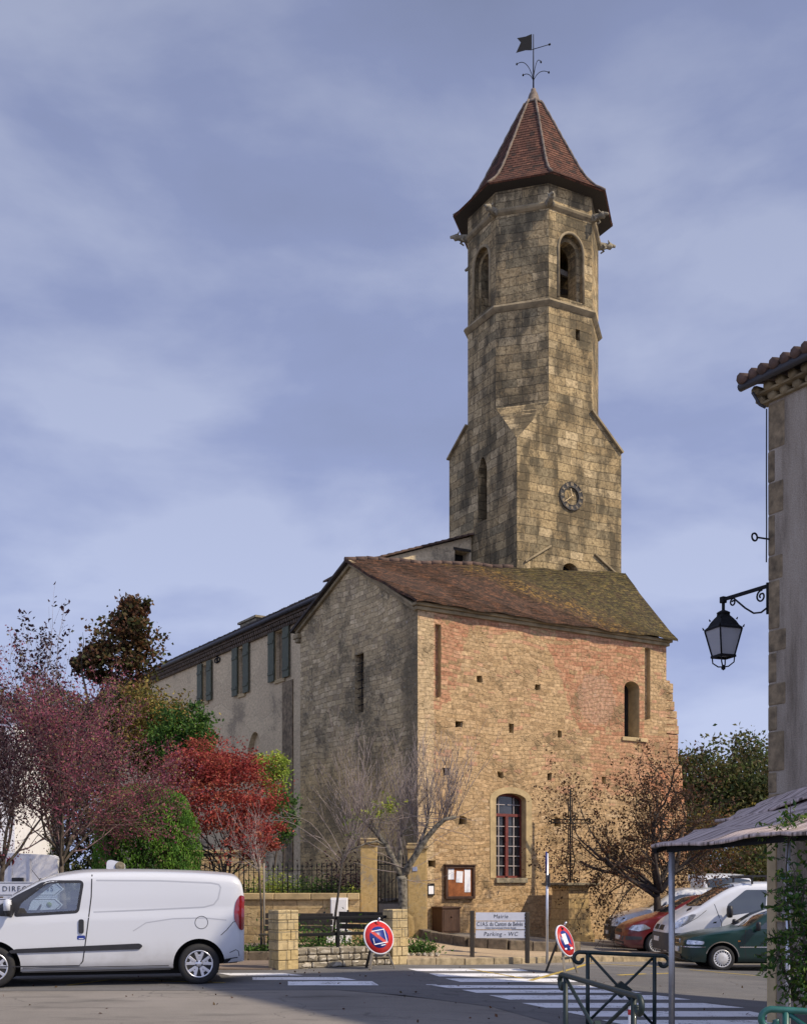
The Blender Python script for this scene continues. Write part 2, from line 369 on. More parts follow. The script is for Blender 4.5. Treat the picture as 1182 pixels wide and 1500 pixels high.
M['rubble_low'] = masonry('rubble_low', 'coursed', .42, .22, [(.44, .32, .16), (.52, .40, .22), (.40, .29, .15), (.48, .36, .2)], (.27, .20, .11), .012, .05, (.12, .09, .05), .15, .9, .9)
M['dark_rubble'] = masonry('dark_rubble', 'coursed', .34, .18, [(.10, .08, .05), (.14, .11, .07), (.08, .065, .045)], (.06, .05, .035), .012, .05, (.05, .05, .03), .3, .9, .9)
M['pillar_stone'] = masonry('pillar_stone', 'ashlar', .30, .175, [(.52, .40, .20), (.43, .34, .19), (.58, .46, .26), (.48, .38, .21)], (.30, .25, .16), .012, .02, (.15, .12, .06), .12, 1.2, .8)
M['white_stone'] = masonry('white_stone', 'rubble', .32, .19, [(.52, .47, .38), (.44, .40, .33), (.56, .52, .43)], (.20, .17, .12), .022, .04, (.16, .14, .11), .2, 1.2, 1.0)
M['dressed'] = plain('dressed', (.40, .30, .155), .9, nz=.3, nsc=3, bump=.4)
M['gate_stone'] = masonry('gate_stone', 'rubble', 2.2, 1.5, [(.50, .36, .16), (.46, .33, .15)], (.44, .32, .15), .002, .1, (.26, .235, .19), .42, .9, .4)
M['cornice'] = plain('cornice', (.25, .195, .11), .9, nz=.45, nsc=2.5, bump=.5)
M['grey_stone'] = plain('grey_stone', (.22, .19, .13), .9, nz=.5, nsc=5, bump=.6)
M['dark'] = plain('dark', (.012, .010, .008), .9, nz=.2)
M['soot'] = plain('soot', (.05, .04, .03), .9, nz=.3)
def render_wall():
    g = NG('grey_roughcast'); uv = g.uv(); n1 = g.noise(uv, 60, 4, .7); n2 = g.noise(g.scale(uv, (2.2, .30, 1)), 1.3, 6, .68)
    c = g.ramp(n2, [(.34, (.20, .165, .125)), (.50, (.36, .305, .24)), (.68, (.45, .39, .315))]); c = g.mix(.5, c, g.ramp(n1, [(.3, (.4, .4, .4)), (.7, (1.4, 1.4, 1.4))]), 'MULTIPLY')
    return g.bsdf(c, .95, g.bump(n1, .8, .02), Specular_IOR_Level=.1)
M['roughcast'] = render_wall()
M['quoin'] = plain('quoin', (.20, .15, .088), .9, nz=.6, nsc=6, bump=.8)
M['quoin_pale'] = plain('quoin_pale', (.50, .38, .21), .9, nz=.2, nsc=4, bump=.3)
def tiles(name, pal, tw=.17, th=.13, moss=None, bump=.6, mossy=.0):
    g = NG(name); uv = g.uv(); v = g.vm('ADD', uv, g.vm('SCALE', g.vm('SUBTRACT', g.noisec(uv, 3, 2), (.5, .5, .5)), .03))
    b = g.n('TexBrick', Vector=v, Scale=1.0, **{'Mortar Size': .006, 'Mortar Smooth': .2, 'Brick Width': tw, 'Row Height': th, 'Color1': (0, 0, 0), 'Color2': (1, 1, 1), 'Mortar': (.2, .2, .2)}); b.offset = .5
    k = len(pal); col = g.ramp(b.outputs['Color'], [((i + .5) / k, c) for i, c in enumerate(pal)])
    if moss: col = moss(g, uv, col)
    fn = g.noise(uv, 14, 5, .65); col = g.mix(.45, col, g.ramp(fn, [(.3, (.35, .35, .35)), (.7, (1.5, 1.5, 1.5))]), 'MULTIPLY')
    col = g.mix(g.m('MULTIPLY', b.outputs['Fac'], .75), col, (.02, .015, .01))
    h = g.m('ADD', g.m('SUBTRACT', 1., b.outputs['Fac']), g.m('ADD', g.m('MULTIPLY', b.outputs['Color'], .6), g.m('MULTIPLY', fn, .4)))
    return g.bsdf(col, .9, g.bump(h, bump, .02), Specular_IOR_Level=.2)
def church_moss(g, uv, col):
    s = g.sep(g.obj()); x = s[0]; z = s[2]
    n = g.noise(uv, 1.1, 6, .65); n2 = g.noise(g.scale(uv, (.7, 1.6, 1)), 3.4, 8, .74)
    edge = g.m('ADD', g.m('SUBTRACT', x, 6.0), g.m('ADD', g.m('MULTIPLY', g.m('SUBTRACT', z, 11.5), 1.5), g.m('MULTIPLY', g.m('SUBTRACT', n, .5), 4)))
    a = g.sstep(g.m('ADD', edge, g.m('MULTIPLY', g.m('SUBTRACT', g.noise(uv, 3.5, 6, .7), .5), 5.)), -2.2, 1.9)
    green = g.ramp(n2, [(.38, (.022, .020, .013)), (.49, (.055, .050, .022)), (.58, (.125, .105, .033)), (.70, (.27, .19, .045))])
    red = g.ramp(n2, [(.40, (.022, .018, .015)), (.50, (.062, .038, .026)), (.58, (.14, .066, .038)), (.67, (.25, .12, .058)), (.76, (.38, .31, .22))])
    yl = g.sstep(g.m('ABSOLUTE', g.m('ADD', edge, .2)), 1.3, .1); c = g.mix(a, red, green)
    c = g.mix(g.m('MULTIPLY', yl, g.sstep(g.noise(uv, 5, 6, .7), .50, .62)), c, (.32, .19, .045))
    return g.mix(.78, col, c)
M['church_tiles'] = tiles('church_tiles', [(.055, .033, .022), (.12, .066, .038), (.080, .046, .029), (.17, .088, .05)], .18, .14, church_moss, 1.0)
M['spire_tiles'] = tiles('spire_tiles', [(.110, .050, .034), (.155, .070, .045), (.080, .040, .029), (.19, .088, .054), (.055, .035, .027)], .17, .16, None, .9)
M['canal_tile'] = plain('canal_tile', (.095, .058, .042), .9, nz=.6, nsc=4, bump=.4)
M['dark_tile'] = plain('dark_tile', (.045, .035, .028), .9, nz=.5, nsc=4, bump=.4)
def asphalt(name, c0, c1, patches=True):
    g = NG(name); p = g.geo(); f = g.noise(p, 70, 6, .78); b = g.noise(p, .35, 6, .65); s = g.noise(g.scale(p, (.35, 1.2, 1)), 1.6, 7, .7)
    c = g.ramp(b, [(.35, c0), (.65, c1)]); c = g.mix(.5, c, g.ramp(f, [(.32, (.35, .35, .35)), (.5, (1, 1, 1)), (.68, (2.1, 2.05, 2.0))]), 'MULTIPLY')
    c = g.mix(g.m('MULTIPLY', g.sstep(s, .50, .72), .55), c, (.045, .042, .038)); c = g.mix(g.m('MULTIPLY', g.sstep(s, .46, .30), .35), c, (.25, .225, .195))
    if patches:
        cr = g.n('TexVoronoi', feature='DISTANCE_TO_EDGE', Vector=g.vm('ADD', p, g.vm('SCALE', g.noisec(p, 1.2, 3), 1.2)), Scale=.28)
        c = g.mix(g.m('MULTIPLY', g.m('LESS_THAN', cr.outputs['Distance'], .004), .35), c, (.02, .02, .02))
    return g.bsdf(c, .88, g.bump(f, .5, .01), Specular_IOR_Level=.3)
M['asphalt'] = asphalt('asphalt', (.172, .158, .140), (.232, .212, .19))
M['asphalt_new'] = asphalt('asphalt_new', (.105, .103, .104), (.145, .142, .140))
M['pave'] = asphalt('pave', (.36, .27, .17), (.46, .35, .225), False)
M['brown_path'] = asphalt('brown_path', (.17, .13, .10), (.23, .18, .14), False)
def paint_mark(name, col):
    g = NG(name); p = g.geo(); f = g.noise(p, 26, 6, .75); f2 = g.noise(p, 3.0, 4, .6)
    k = g.sstep(g.m('ADD', f, g.m('MULTIPLY', f2, .6)), .64, .74)
    return g.bsdf(g.mix(k, (.10, .095, .09), g.mix(g.noise(p, 2, 3), col, [c * .8 for c in col])), .8)
M['white_paint'] = paint_mark('white_paint', (.80, .80, .82)); M['yellow_paint'] = paint_mark('yellow_paint', (.50, .36, .07))
M['kerb'] = plain('kerb', (.30, .24, .15), .9, nz=.5, nsc=5, bump=.7); M['kerb_dark'] = plain('kerb_dark', (.14, .11, .075), .9, nz=.5, nsc=7, bump=.8)
def carpaint(name, col, rough=.28, flake=.0, dirt=.15, coat=.6):
    g = NG(name); p = g.obj(); z = g.sep(p)[2]; n = g.noise(p, 3, 5, .6)
    d = g.m('MULTIPLY', g.sstep(g.m('ADD', z, g.m('MULTIPLY', n, .5)), .95, .40), dirt * 2)
    c = g.mix(d, col, (.16, .135, .11)); ro = g.m('MULTIPLY_ADD', d, .4, rough)
    return g.bsdf(c, ro, None, Coat_Weight=coat, Coat_Roughness=.08, Metallic=flake)
M['paint_white'] = carpaint('paint_white', (.56, .58, .615), dirt=.22); M['paint_white2'] = carpaint('paint_white_clean', (.68, .70, .73)); M['paint_green'] = carpaint('paint_green', (.002, .028, .026), .3, .0, .05, .15)
M['paint_red'] = carpaint('paint_red', (.14, .011, .014)); M['paint_silver'] = carpaint('paint_silver', (.25, .26, .30), .3, .5)
M['black_plastic'] = plain('black_plastic', (.018, .018, .022), .5, nz=.2, bump=.1); M['tyre'] = plain('tyre', (.016, .016, .017), .8, nz=.3, bump=.3)
M['alloy'] = plain('alloy', (.62, .62, .64), .3, metal=.75, nz=.05); M['hubcap'] = plain('hubcap', (.66, .66, .66), .35, metal=.3, nz=.08)
M['chrome'] = plain('chrome', (.7, .7, .72), .15, metal=1, nz=.03); M['lens_red'] = plain('lens_red', (.20, .008, .012), .12, nz=.15, nsc=20, coat=1.)
M['lens_clear'] = plain('lens_clear', (.42, .45, .50), .1, metal=.45, nz=.5, nsc=16, coat=1.); M['car_glass'] = plain('car_glass', (.020, .026, .028), .04, spec=.8, nz=.3, nsc=3, coat=1.)
M['lens_amber'] = plain('lens_amber', (.6, .2, .02), .2, nz=.1)
M['underbody'] = plain('underbody', (.008, .008, .008), .9)
M['seam'] = plain('seam', (.03, .03, .035), .7, nz=.1); M['interior'] = plain('interior', (.035, .037, .042), .8, nz=.2); M['plate'] = plain('plate', (.72, .72, .70), .4, nz=.05)
def clear_glass(name, tint, k=.14):
    g = NG(name); t = g.n('BsdfTransparent', Color=(*tint, 1)); s = g.n('BsdfGlossy', Roughness=.02, Color=(1, 1, 1, 1))
    lw = g.n('LayerWeight', Blend=.35).outputs['Fresnel']; f = g.m('MULTIPLY_ADD', lw, .6, k, True)
    mx = g.n('MixShader', Fac=f); g.t.links.new(t.outputs[0], mx.inputs[1]); g.t.links.new(s.outputs[0], mx.inputs[2]); g.t.links.new(mx.outputs[0], g.out.inputs[0]); return g.mat
M['clear_glass'] = clear_glass('clear_glass', (.72, .80, .80)); M['pane_dark'] = plain('pane_dark', (.030, .032, .036), .08, spec=.7, nz=.6, nsc=1.5)
M['frosted'] = plain('frosted', (.34, .35, .37), .3, nz=.08, nsc=3)
M['iron'] = plain('iron', (.008, .0085, .010), .8, spec=.25, nz=.3, bump=.1); M['iron_green'] = plain('iron_green', (.006, .019, .018), .5, nz=.25, nsc=14, coat=.1)
M['iron_bright_green'] = plain('iron_bright_green', (.012, .10, .082), .4, nz=.2, nsc=14, coat=.3)
M['zinc'] = plain('zinc', (.40, .41, .43), .4, metal=.7, nz=.15); M['gutter'] = plain('gutter', (.055, .055, .062), .5, metal=.3, nz=.2); M['steel'] = plain('steel', (.66, .68, .72), .35, metal=.7, nz=.15)
M['red_wood'] = plain('red_wood', (.13, .022, .016), .6, nz=.3, nsc=10, bump=.15); M['pale_wood'] = plain('pale_wood', (.45, .40, .38), .7, nz=.2)
M['shutter'] = plain('shutter', (.080, .088, .055), .7, nz=.25, nsc=6, bump=.15)
def wood(name, a, b):
    g = NG(name); p = g.obj(); n = g.noise(g.scale(p, (9, 9, .8)), 5, 5, .6, .4); return g.bsdf(g.ramp(n, [(.3, a), (.7, b)]), .8, g.bump(n, .3, .01))
M['brown_wood'] = wood('brown_wood', (.040, .020, .012), (.085, .042, .024)); M['grey_wood'] = wood('grey_wood', (.14, .12, .095), (.28, .25, .20)); M['dark_wood'] = wood('dark_wood', (.022, .018, .014), (.055, .045, .035))
M['cork'] = plain('cork', (.28, .095, .030), .9, nz=.25, nsc=30); M['paper'] = plain('paper', (.74, .76, .80), .8, nz=.05); M['white'] = plain('white', (.80, .80, .80), .5, nz=.04)
M['sign_white'] = plain('sign_white', (.60, .62, .68), .35, nz=.06); M['ink'] = plain('ink', (.02, .022, .03), .5); M['sign_blue'] = plain('sign_blue', (.012, .03, .20), .4, nz=.3, nsc=14)
M['sign_red'] = plain('sign_red', (.50, .022, .020), .4, nz=.2, nsc=20); M['blue_plate'] = plain('blue_plate', (.30, .36, .52), .5)
M['white_wall'] = plain('white_wall', (.82, .82, .84), .8, nz=.05, nsc=2)
def reed():
    g = NG('reed'); q = g.obj(); cv = g.n('CombineXYZ', X=g.n('VectorMath', operation='DOT_PRODUCT').outputs['Value'], Y=g.n('VectorMath', operation='DOT_PRODUCT').outputs['Value'])
    dn = [n for n in g.t.nodes if n.type == 'VECT_MATH']
    for n, d in zip(dn, ((.403, -.915, 0), (.915, .403, 0))): g.set(n.inputs[0], q); n.inputs[1].default_value = d
    uv = cv.outputs[0]; s = g.scale(uv, (15, .6, 1)); n = g.noise(s, 1, 7, .72, .25); n2 = g.noise(uv, 1.2, 4, .6)
    c = g.ramp(n, [(.41, (.07, .05, .045)), (.48, (.42, .335, .30)), (.60, (.66, .54, .50))]); c = g.mix(.4, c, g.ramp(n2, [(.3, (.6, .58, .56)), (.7, (1.2, 1.2, 1.2))]), 'MULTIPLY')
    return g.bsdf(c, .85, g.bump(n, .9, .02))
M['reed'] = reed()
def leafmat(name, pal, trans=.35, rough=.6):
    g = NG(name); a = g.n('Attribute', attribute_name='tint').outputs['Fac']; k = len(pal)
    c = g.ramp(a, [((i + .5) / k, q) for i, q in enumerate(pal)])
    d = g.n('BsdfPrincipled', **{'Base Color': c, 'Roughness': rough, 'Specular IOR Level': .25}); t = g.n('BsdfTranslucent', Color=c)
    mx = g.n('MixShader', Fac=trans); g.t.links.new(d.outputs[0], mx.inputs[1]); g.t.links.new(t.outputs[0], mx.inputs[2]); g.t.links.new(mx.outputs[0], g.out.inputs[0]); return g.mat
M['leaf_purple'] = leafmat('leaf_purple', [(.13, .032, .058), (.26, .065, .10), (.38, .12, .165), (.09, .024, .042), (.30, .085, .12), (.22, .18, .07)])
M['leaf_dark'] = leafmat('leaf_dark', [(0.027, 0.012, 0.018), (0.053, 0.018, 0.030), (0.030, 0.018, 0.018)])
M['leaf_red'] = leafmat('leaf_red', [(.17, .022, .022), (.32, .050, .042), (.42, .085, .065), (.22, .026, .025), (.38, .13, .07)])
M['leaf_rust'] = leafmat('leaf_rust', [(.065, .030, .018), (.11, .045, .022), (.055, .062, .022), (.15, .065, .03), (.075, .080, .028)])
M['leaf_olive'] = leafmat('leaf_olive', [(0.075, 0.083, 0.027), (0.135, 0.128, 0.033), (0.285, 0.225, 0.053), (0.195, 0.083, 0.033), (0.090, 0.112, 0.030), (0.390, 0.300, 0.075)])
M['leaf_green'] = leafmat('leaf_green', [(0.033, 0.083, 0.018), (0.068, 0.143, 0.027), (0.112, 0.210, 0.033), (0.045, 0.105, 0.022)])
M['leaf_thuja'] = leafmat('leaf_thuja', [(.045, .12, .018), (.095, .22, .030), (.17, .33, .045)])
M['leaf_lime'] = leafmat('leaf_lime', [(0.210, 0.300, 0.053), (0.300, 0.390, 0.060), (0.420, 0.450, 0.075)])
M['leaf_brown'] = leafmat('leaf_brown', [(0.053, 0.027, 0.018), (0.098, 0.045, 0.027), (0.068, 0.053, 0.024), (0.150, 0.068, 0.030)])
M['leaf_far'] = leafmat('leaf_far', [(0.045, 0.068, 0.021), (0.083, 0.098, 0.033), (0.120, 0.083, 0.038), (0.075, 0.120, 0.030), (0.165, 0.150, 0.053)])
M['leaf_evergreen'] = leafmat('leaf_evergreen', [(0.027, 0.039, 0.015), (0.045, 0.060, 0.021), (0.068, 0.068, 0.030)])
M['bark'] = plain('bark', (.085, .068, .052), .95, nz=.5, nsc=12, bump=.8); M['bark_pale'] = plain('bark_pale', (.145, .13, .10), .95, nz=.95, nsc=13, bump=.6)
M['twig_grey'] = plain('twig_grey', (.26, .215, .20), .9, nz=.3); M['twig_purple'] = plain('twig_purple', (.17, .11, .105), .9, nz=.4); M['twig_dark'] = plain('twig_dark', (.035, .026, .022), .9, nz=.3)
M['twig_pale'] = plain('twig_pale', (.34, .29, .27), .9, nz=.3)
# ------------------------------------------------------------------ ground, road, pavement
def sheet(name, poly, dz, mat, zf=gz, step=.6, skirt=0.):      # flat outline draped over the ground as a fine grid
    bm = bmesh.new(); f = bm.faces.new([bm.verts.new((x, y, 0)) for x, y in poly])
    xs = [p[0] for p in poly]; ys = [p[1] for p in poly]
    for a, lo, hi in ((0, min(xs), max(xs)), (1, min(ys), max(ys))):
        n = max(1, int((hi - lo) / step))
        for i in range(1, n):
            c = [0, 0, 0]; c[a] = lo + (hi - lo) * i / n; no = [0, 0, 0]; no[a] = 1
            bmesh.ops.bisect_plane(bm, geom=bm.verts[:] + bm.edges[:] + bm.faces[:], plane_co=c, plane_no=no)
    bmesh.ops.recalc_face_normals(bm, faces=bm.faces)
    if sum(f.normal.z for f in bm.faces) < 0: bmesh.ops.reverse_faces(bm, faces=bm.faces)
    for v in bm.verts: v.co.z = zf(v.co.x, v.co.y) + dz
    if skirt:
        be = [e for e in bm.edges if e.is_boundary]; r = bmesh.ops.extrude_edge_only(bm, edges=be)
        for v in r['geom']:
            if isinstance(v, bmesh.types.BMVert): v.co.z -= skirt
    me = bpy.data.meshes.new(name); bm.to_mesh(me); bm.free(); me.materials.append(mat); uv_faces(me)
    o = bpy.data.objects.new(name, me); COL.objects.link(o); return struct(o)
def ground():
    xs = sorted(set(list(np.arange(-14, 16.1, .8)) + [-600, -200, -80, -40, -24, 24, 40, 80, 200, 600])); ys = sorted(set(list(np.arange(-2, 46.1, .8)) + [-40, -10, 60, 80, 140, 300, 900]))
    b = MB(); n = len(ys)
    vs = [(x, y, gz(x, y)) for x in xs for y in ys]
    fs = [(i * n + j, (i + 1) * n + j, (i + 1) * n + j + 1, i * n + j + 1) for i in range(len(xs) - 1) for j in range(n - 1)]
    b.add(vs, fs, True); struct(b.build('ground', M['asphalt']))
ground()
# the darker, newer strip of road in the middle, and the junction
sheet('road', [(-6, 17.2), (-1.0, 17.4), (1.2, 15.6), (2.2, 13), (4.6, 13), (12, 17), (14, 24.5), (6.8, 26.2), (2.6, 24.2), (0, 22.6), (-4, 21.2), (-9, 19.4), (-14, 18.6), (-14, 17)], .004, M['asphalt_new'])
# zebra crossings
def px_on_ground(px, py, h=0.):
    Y = 20.
    for _ in range(40):
        x = (px - CX) / F * Y; Y = F * (EYE - gz(x, Y) - h) / (py - HOR)
    return ((px - CX) / F * Y, Y)
def stripe(x0, x1, y0, y1, dx0=0, dx1=0):
    a = px_on_ground(x0, y0); b = px_on_ground(x1, y0); c = px_on_ground(x1 + dx1, y1); d = px_on_ground(x0 + dx0, y1)
    return [d, c, b, a]
zs = [(597, 760, 1419.5, 1423, 14, 14), (628, 800, 1426.5, 1431, 15, 24), (652, 840, 1434, 1439, 22, 35), (632, 870, 1444, 1448, 25, 40), (676, 905, 1450.5, 1455, 22, 36), (716, 960, 1458.5, 1465, 30, 52), (764, 1030, 1470, 1477, 35, 60), (822, 1098, 1482, 1490, 40, 40), (880, 1130, 1495, 1505, 50, 20), (940, 1140, 1511, 1523, 50, 10)]
zs2 = [(320, 415, 1426, 1429.5, 18, 30), (370, 498, 1432, 1436, 0, 24), (422, 545, 1438, 1444, 0, 10)]
for z in zs: sheet('zebra_stripe', stripe(*z), .008, M['white_paint'], step=1.5)
for z in zs2: sheet('zebra_stripe', stripe(*z), .008, M['white_paint'], step=1.5)
def line(pts, wd, mat, name='road_line'):
    for (a, b) in zip(pts[:-1], pts[1:]):
        A = Vector(px_on_ground(*a)); B = Vector(px_on_ground(*b)); d = (B - A).normalized(); n = Vector((-d.y, d.x)) * wd / 2
        sheet(name, [tuple(A - n), tuple(B - n), tuple(B + n), tuple(A + n)], .009, mat, step=1.)
line([(688, 1420), (768, 1434)], .10, M['yellow_paint']); line([(776, 1437), (862, 1412)], .10, M['yellow_paint']); line([(862, 1411.5), (1000, 1418)], .09, M['yellow_paint']); line([(1010, 1421), (1110, 1430)], .09, M['yellow_paint'])
line([(905, 1429), (945, 1427)], .12, M['yellow_paint']); line([(955, 1427), (985, 1426)], .12, M['yellow_paint'])
line([(100, 1444), (160, 1436)], .1, M['yellow_paint']); line([(160, 1436), (330, 1440)], .1, M['yellow_paint']); line([(520, 1443.5), (640, 1443)], .08, M['white_paint'])
# pavement island between its two kerbs
front = [(.02, 22.75), (1.2, 23.5), (2.45, 24.5), (4.2, 26.2), (6.0, 28.0), (8.2, 29.6)]
back = [(8.2, 31), (5.6, 29.6), (4.2, 28.0), (3.5, 26.95), (2.4, 26.6), (1.5, 26.8), (.75, 28.0), (.30, 29.6), (.15, 31.5), (.3, 34.9)]
def terrace_z(x, y): return gz(x, y)
sheet('pavement', front + back + [(-.55, 34.9), (-.65, 24.2), (-.35, 22.8)], .12, M['pave'], skirt=.3)
def kerb_run(pts, h, wd, mat, name, z0=0., seg=.8, seed=1):
    r = random.Random(seed); b = MB()
    for a, c in zip(pts[:-1], pts[1:]):
        A = Vector(a); C = Vector(c); L = (C - A).length; n = max(1, round(L / seg)); d = (C - A) / L
        for i in range(n):
            p = A + d * (L * i / n + .008); q = A + d * (L * (i + 1) / n - .008); hh = h + r.uniform(-.012, .012)
            za, zb = gz(*p), gz(*q); m = (za + zb) / 2 + z0
            b.bar((p.x, p.y, m + hh / 2 - .06), (q.x, q.y, m + hh / 2 - .06 + (zb - za) * .5), wd + r.uniform(-.015, .015), hh + .12, bev=.018)
    return struct(b.build(name, mat))
kerb_run(front, .14, .16, M['kerb'], 'kerb')
kerb_run(back[2:], .34, .22, M['kerb_dark'], 'kerb', seg=.5, seed=3)
kerb_run([(-14, 19.1), (-9, 19.9), (-6.2, 20.3), (-3.6, 20.9)], .26, .22, M['kerb_dark'], 'kerb', seg=.7, seed=5)
# planted and paved terrace left of the gate
sheet('path', [(-4.2, 21.3), (-2.45, 21.25), (-.45, 22.6), (-.7, 24.2), (-.6, 28.4), (-4.6, 27.7), (-5.2, 24)], .03, M['brown_path'], skirt=.1)
sheet('terrace', [(-2.6, 23.6), (-.9, 24.0), (-.75, 28.3), (-5.2, 27.7), (-5.6, 23.5)], .05, M['pave'], skirt=.3)
kerb_run([(-5.4, 23.4), (-2.6, 23.55), (-.9, 23.95)], .20, .16, M['kerb_dark'], 'kerb', seg=.6, seed=8)
sheet('garden_soil', [(-14, 20.6), (-6.4, 20.7), (-5.7, 23.4), (-5.4, 27.6), (-14, 27)], .10, M['soot'], skirt=.2)
# ------------------------------------------------------------------ the church end: long lit wall, shaded gable wall, warped tile roof
DR = Vector((.8484, .5294, 0)); CF = Fr(.43, 35, math.atan2(.5294, .8484))
church = thing('church', 'stone church end with pink patched side wall, shaded gable and mossy tiled roof', 'church', CF.o, CF.a)
U, V, Z = Vector((1, 0, 0)), Vector((0, 1, 0)), Vector((0, 0, 1)); NY = -V; NX = -U
def rect(a, b): return [(a[0], b[1]), (b[0], b[1]), (b[0], a[1]), (a[0], a[1])]
def church_wall():
    ho = []; dp = []; bk = []
    for (x, y, ww, hh) in ((699, 989, 8, 10), (783, 1001, 8, 10), (668, 1055, 10, 11), (745, 1060, 7, 14), (816, 1070, 7, 10), (649, 1125, 9, 11), (729, 1130, 9, 10), (802, 1133, 6, 11), (882, 1137, 6, 11), (672, 1196, 11, 12), (628, 1259, 11, 11), (812, 1197, 9, 14)):
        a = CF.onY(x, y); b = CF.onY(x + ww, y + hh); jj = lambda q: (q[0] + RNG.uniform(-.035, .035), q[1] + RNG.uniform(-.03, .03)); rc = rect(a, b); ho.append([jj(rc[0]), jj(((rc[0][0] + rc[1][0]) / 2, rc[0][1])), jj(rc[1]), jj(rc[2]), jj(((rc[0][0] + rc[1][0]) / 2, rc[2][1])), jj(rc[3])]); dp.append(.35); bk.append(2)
    a = CF.onY(726, 1286); b = CF.onY(770, 1286); zt = CF.onY(748, 1162)[1]; zs = CF.onY(748, 1172)[1]
    win = arch(a[0], b[0], a[1], zs, zt - zs, 10); ho.append(win); dp.append(.34); bk.append(None)
    c = CF.onY(914, 1079); d = CF.onY(936, 1081); up = arch(c[0], d[0], c[1], CF.onY(925, 1008)[1], CF.onY(925, 998)[1] - CF.onY(925, 1008)[1], 8); ho.append(up); dp.append(.55); bk.append(2)
    for x0, x1, y0, y1 in ((637, 646, 915, 1024), (944, 952, 950, 1056)):
        p = CF.onY(x0, y1); q = CF.onY(x1, y0); ho.append([(p[0], p[1]), (q[0], p[1] + .1), (q[0], q[1]), (p[0], q[1])]); dp.append(.16); bk.append(0)
    p = CF.onY(603, 1300)
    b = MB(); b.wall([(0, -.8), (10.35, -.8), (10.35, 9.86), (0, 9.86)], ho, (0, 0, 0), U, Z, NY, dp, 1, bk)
    # ragged stub of a demolished wall at the far end, built as courses of toothing stones
    r = random.Random(4); z = -.6
    prof = [(-.6, 1.25), (1.5, 1.2), (3.0, 1.05), (4.2, .95), (5.2, .78), (6.2, .62), (7.2, .52), (8.2, .40), (8.6, .30), (8.7, .12)]
    b.m = 0
    while z < 8.7:
        h = r.uniform(.2, .36); k = np.interp(z, [q[0] for q in prof], [q[1] for q in prof]) + r.uniform(-.09, .07)
        b.box(10.351, 10.35 + k, r.uniform(.01, .05), .9, z + .004, min(8.7, z + h) - .004, b=.025); z += h
    b.m = 1
    z = 5.4; i = 0
    wall = b.build('wall', [M['church_stone'], M['dressed'], M['dark']], church)
    return win, up
win, up = church_wall()
def qb(name, blocks, mat):                             # proud dressed blocks on the lit wall
    b = MB()
    for x0, x1, z0, z1 in blocks: b.box(x0, x1, -.012, .05, z0, z1, b=.006)
    b.build(name, mat, church)
# dressed surround of the red window, butted round the opening
wx0, wx1, wz0 = win[0][0], win[1][0], win[0][1]; wzt = max(p[1] for p in win); wzs = win[2][1]
b = MB(); k = 12; o1 = win[2:]; cxm = (wx0 + wx1) / 2
outer = [(cxm + (p[0] - cxm) * (1 + .24 / (wx1 - wx0) * 2), wzs + (p[1] - wzs) * 1.9 + .0) for p in o1]
poly = [(wx1, wz0), *o1, (wx0, wz0), (wx0 - .22, wz0), *[(q[0], q[1]) for q in outer[::-1]], (wx1 + .22, wz0)]
b.prism(poly, (0, 0, 0), U, Z, NY, .018)
b.build('window_surround', M['dressed'], church)
b = MB(); b.box(wx0 - .02, wx1 + .02, -.09, .02, wz0 - .16, wz0 - .001, b=.015); sill = b.build('window_sill', M['grey_stone'], church)
# red window set back in the reveal
b = MB(); b.wall(win, [], (0, .30, 0), U, Z, NY); wn_ = b.build('window', M['pane_dark'], church)
b = MB(); y0, y1 = .235, .285; ww = wx1 - wx0; hh = wzt - wz0; zt_ = wz0 + hh * .74
def fbar(x0, x1, z0, z1, ya=y0): b.box(x0, x1, ya, y1, z0, z1)
fbar(wx0, wx0 + .05, wz0, wzs + .02); fbar(wx1 - .05, wx1, wz0, wzs + .02); fbar(cxm - .055, cxm + .055, wz0 + .05, zt_ - .03, y0 - .02); fbar(wx0 + .05, wx1 - .05, zt_ - .03, zt_ + .06, y0 - .01); fbar(wx0 + .05, cxm - .055, wz0, wz0 + .07); fbar(cxm + .055, wx1 - .05, wz0, wz0 + .07)
b.prism([*o1, *[(cxm + (p[0] - cxm) * .9, wzs + (p[1] - wzs) * .62) for p in o1[::-1]]], (0, y1, 0), U, Z, NY, .05)
fr_ = b.build('window_frame', M['red_wood'], wn_)
b = MB()
for cx0, cx1 in ((wx0 + .05, cxm - .055), (cxm + .055, wx1 - .05)):
    xm = (cx0 + cx1) / 2; b.box(xm - .012, xm + .012, .25, .28, wz0 + .07, zt_ - .03); b.box(xm - .010, xm + .010, .252, .282, zt_ + .06, wzs + .1)
    for i in range(1, 6): zz = wz0 + .07 + (zt_ - wz0 - .1) * i / 6; b.box(cx0, cx1, .2535, .2785, zz - .011, zz + .011)
    b.box(cx0, cx1, .2535, .2785, zt_ + .34, zt_ + .36)
b.build('glazing_bars', M['pale_wood'], wn_)
# stone surround inside the upper opening
b = MB(); ux0, ux1, uz0 = up[0][0], up[1][0], up[0][1]; b.box(ux0 - .12, ux1 + .35, -.06, .02, uz0 - .14, uz0 - .002, b=.02); b.build('opening_sill', M['dressed'], church)
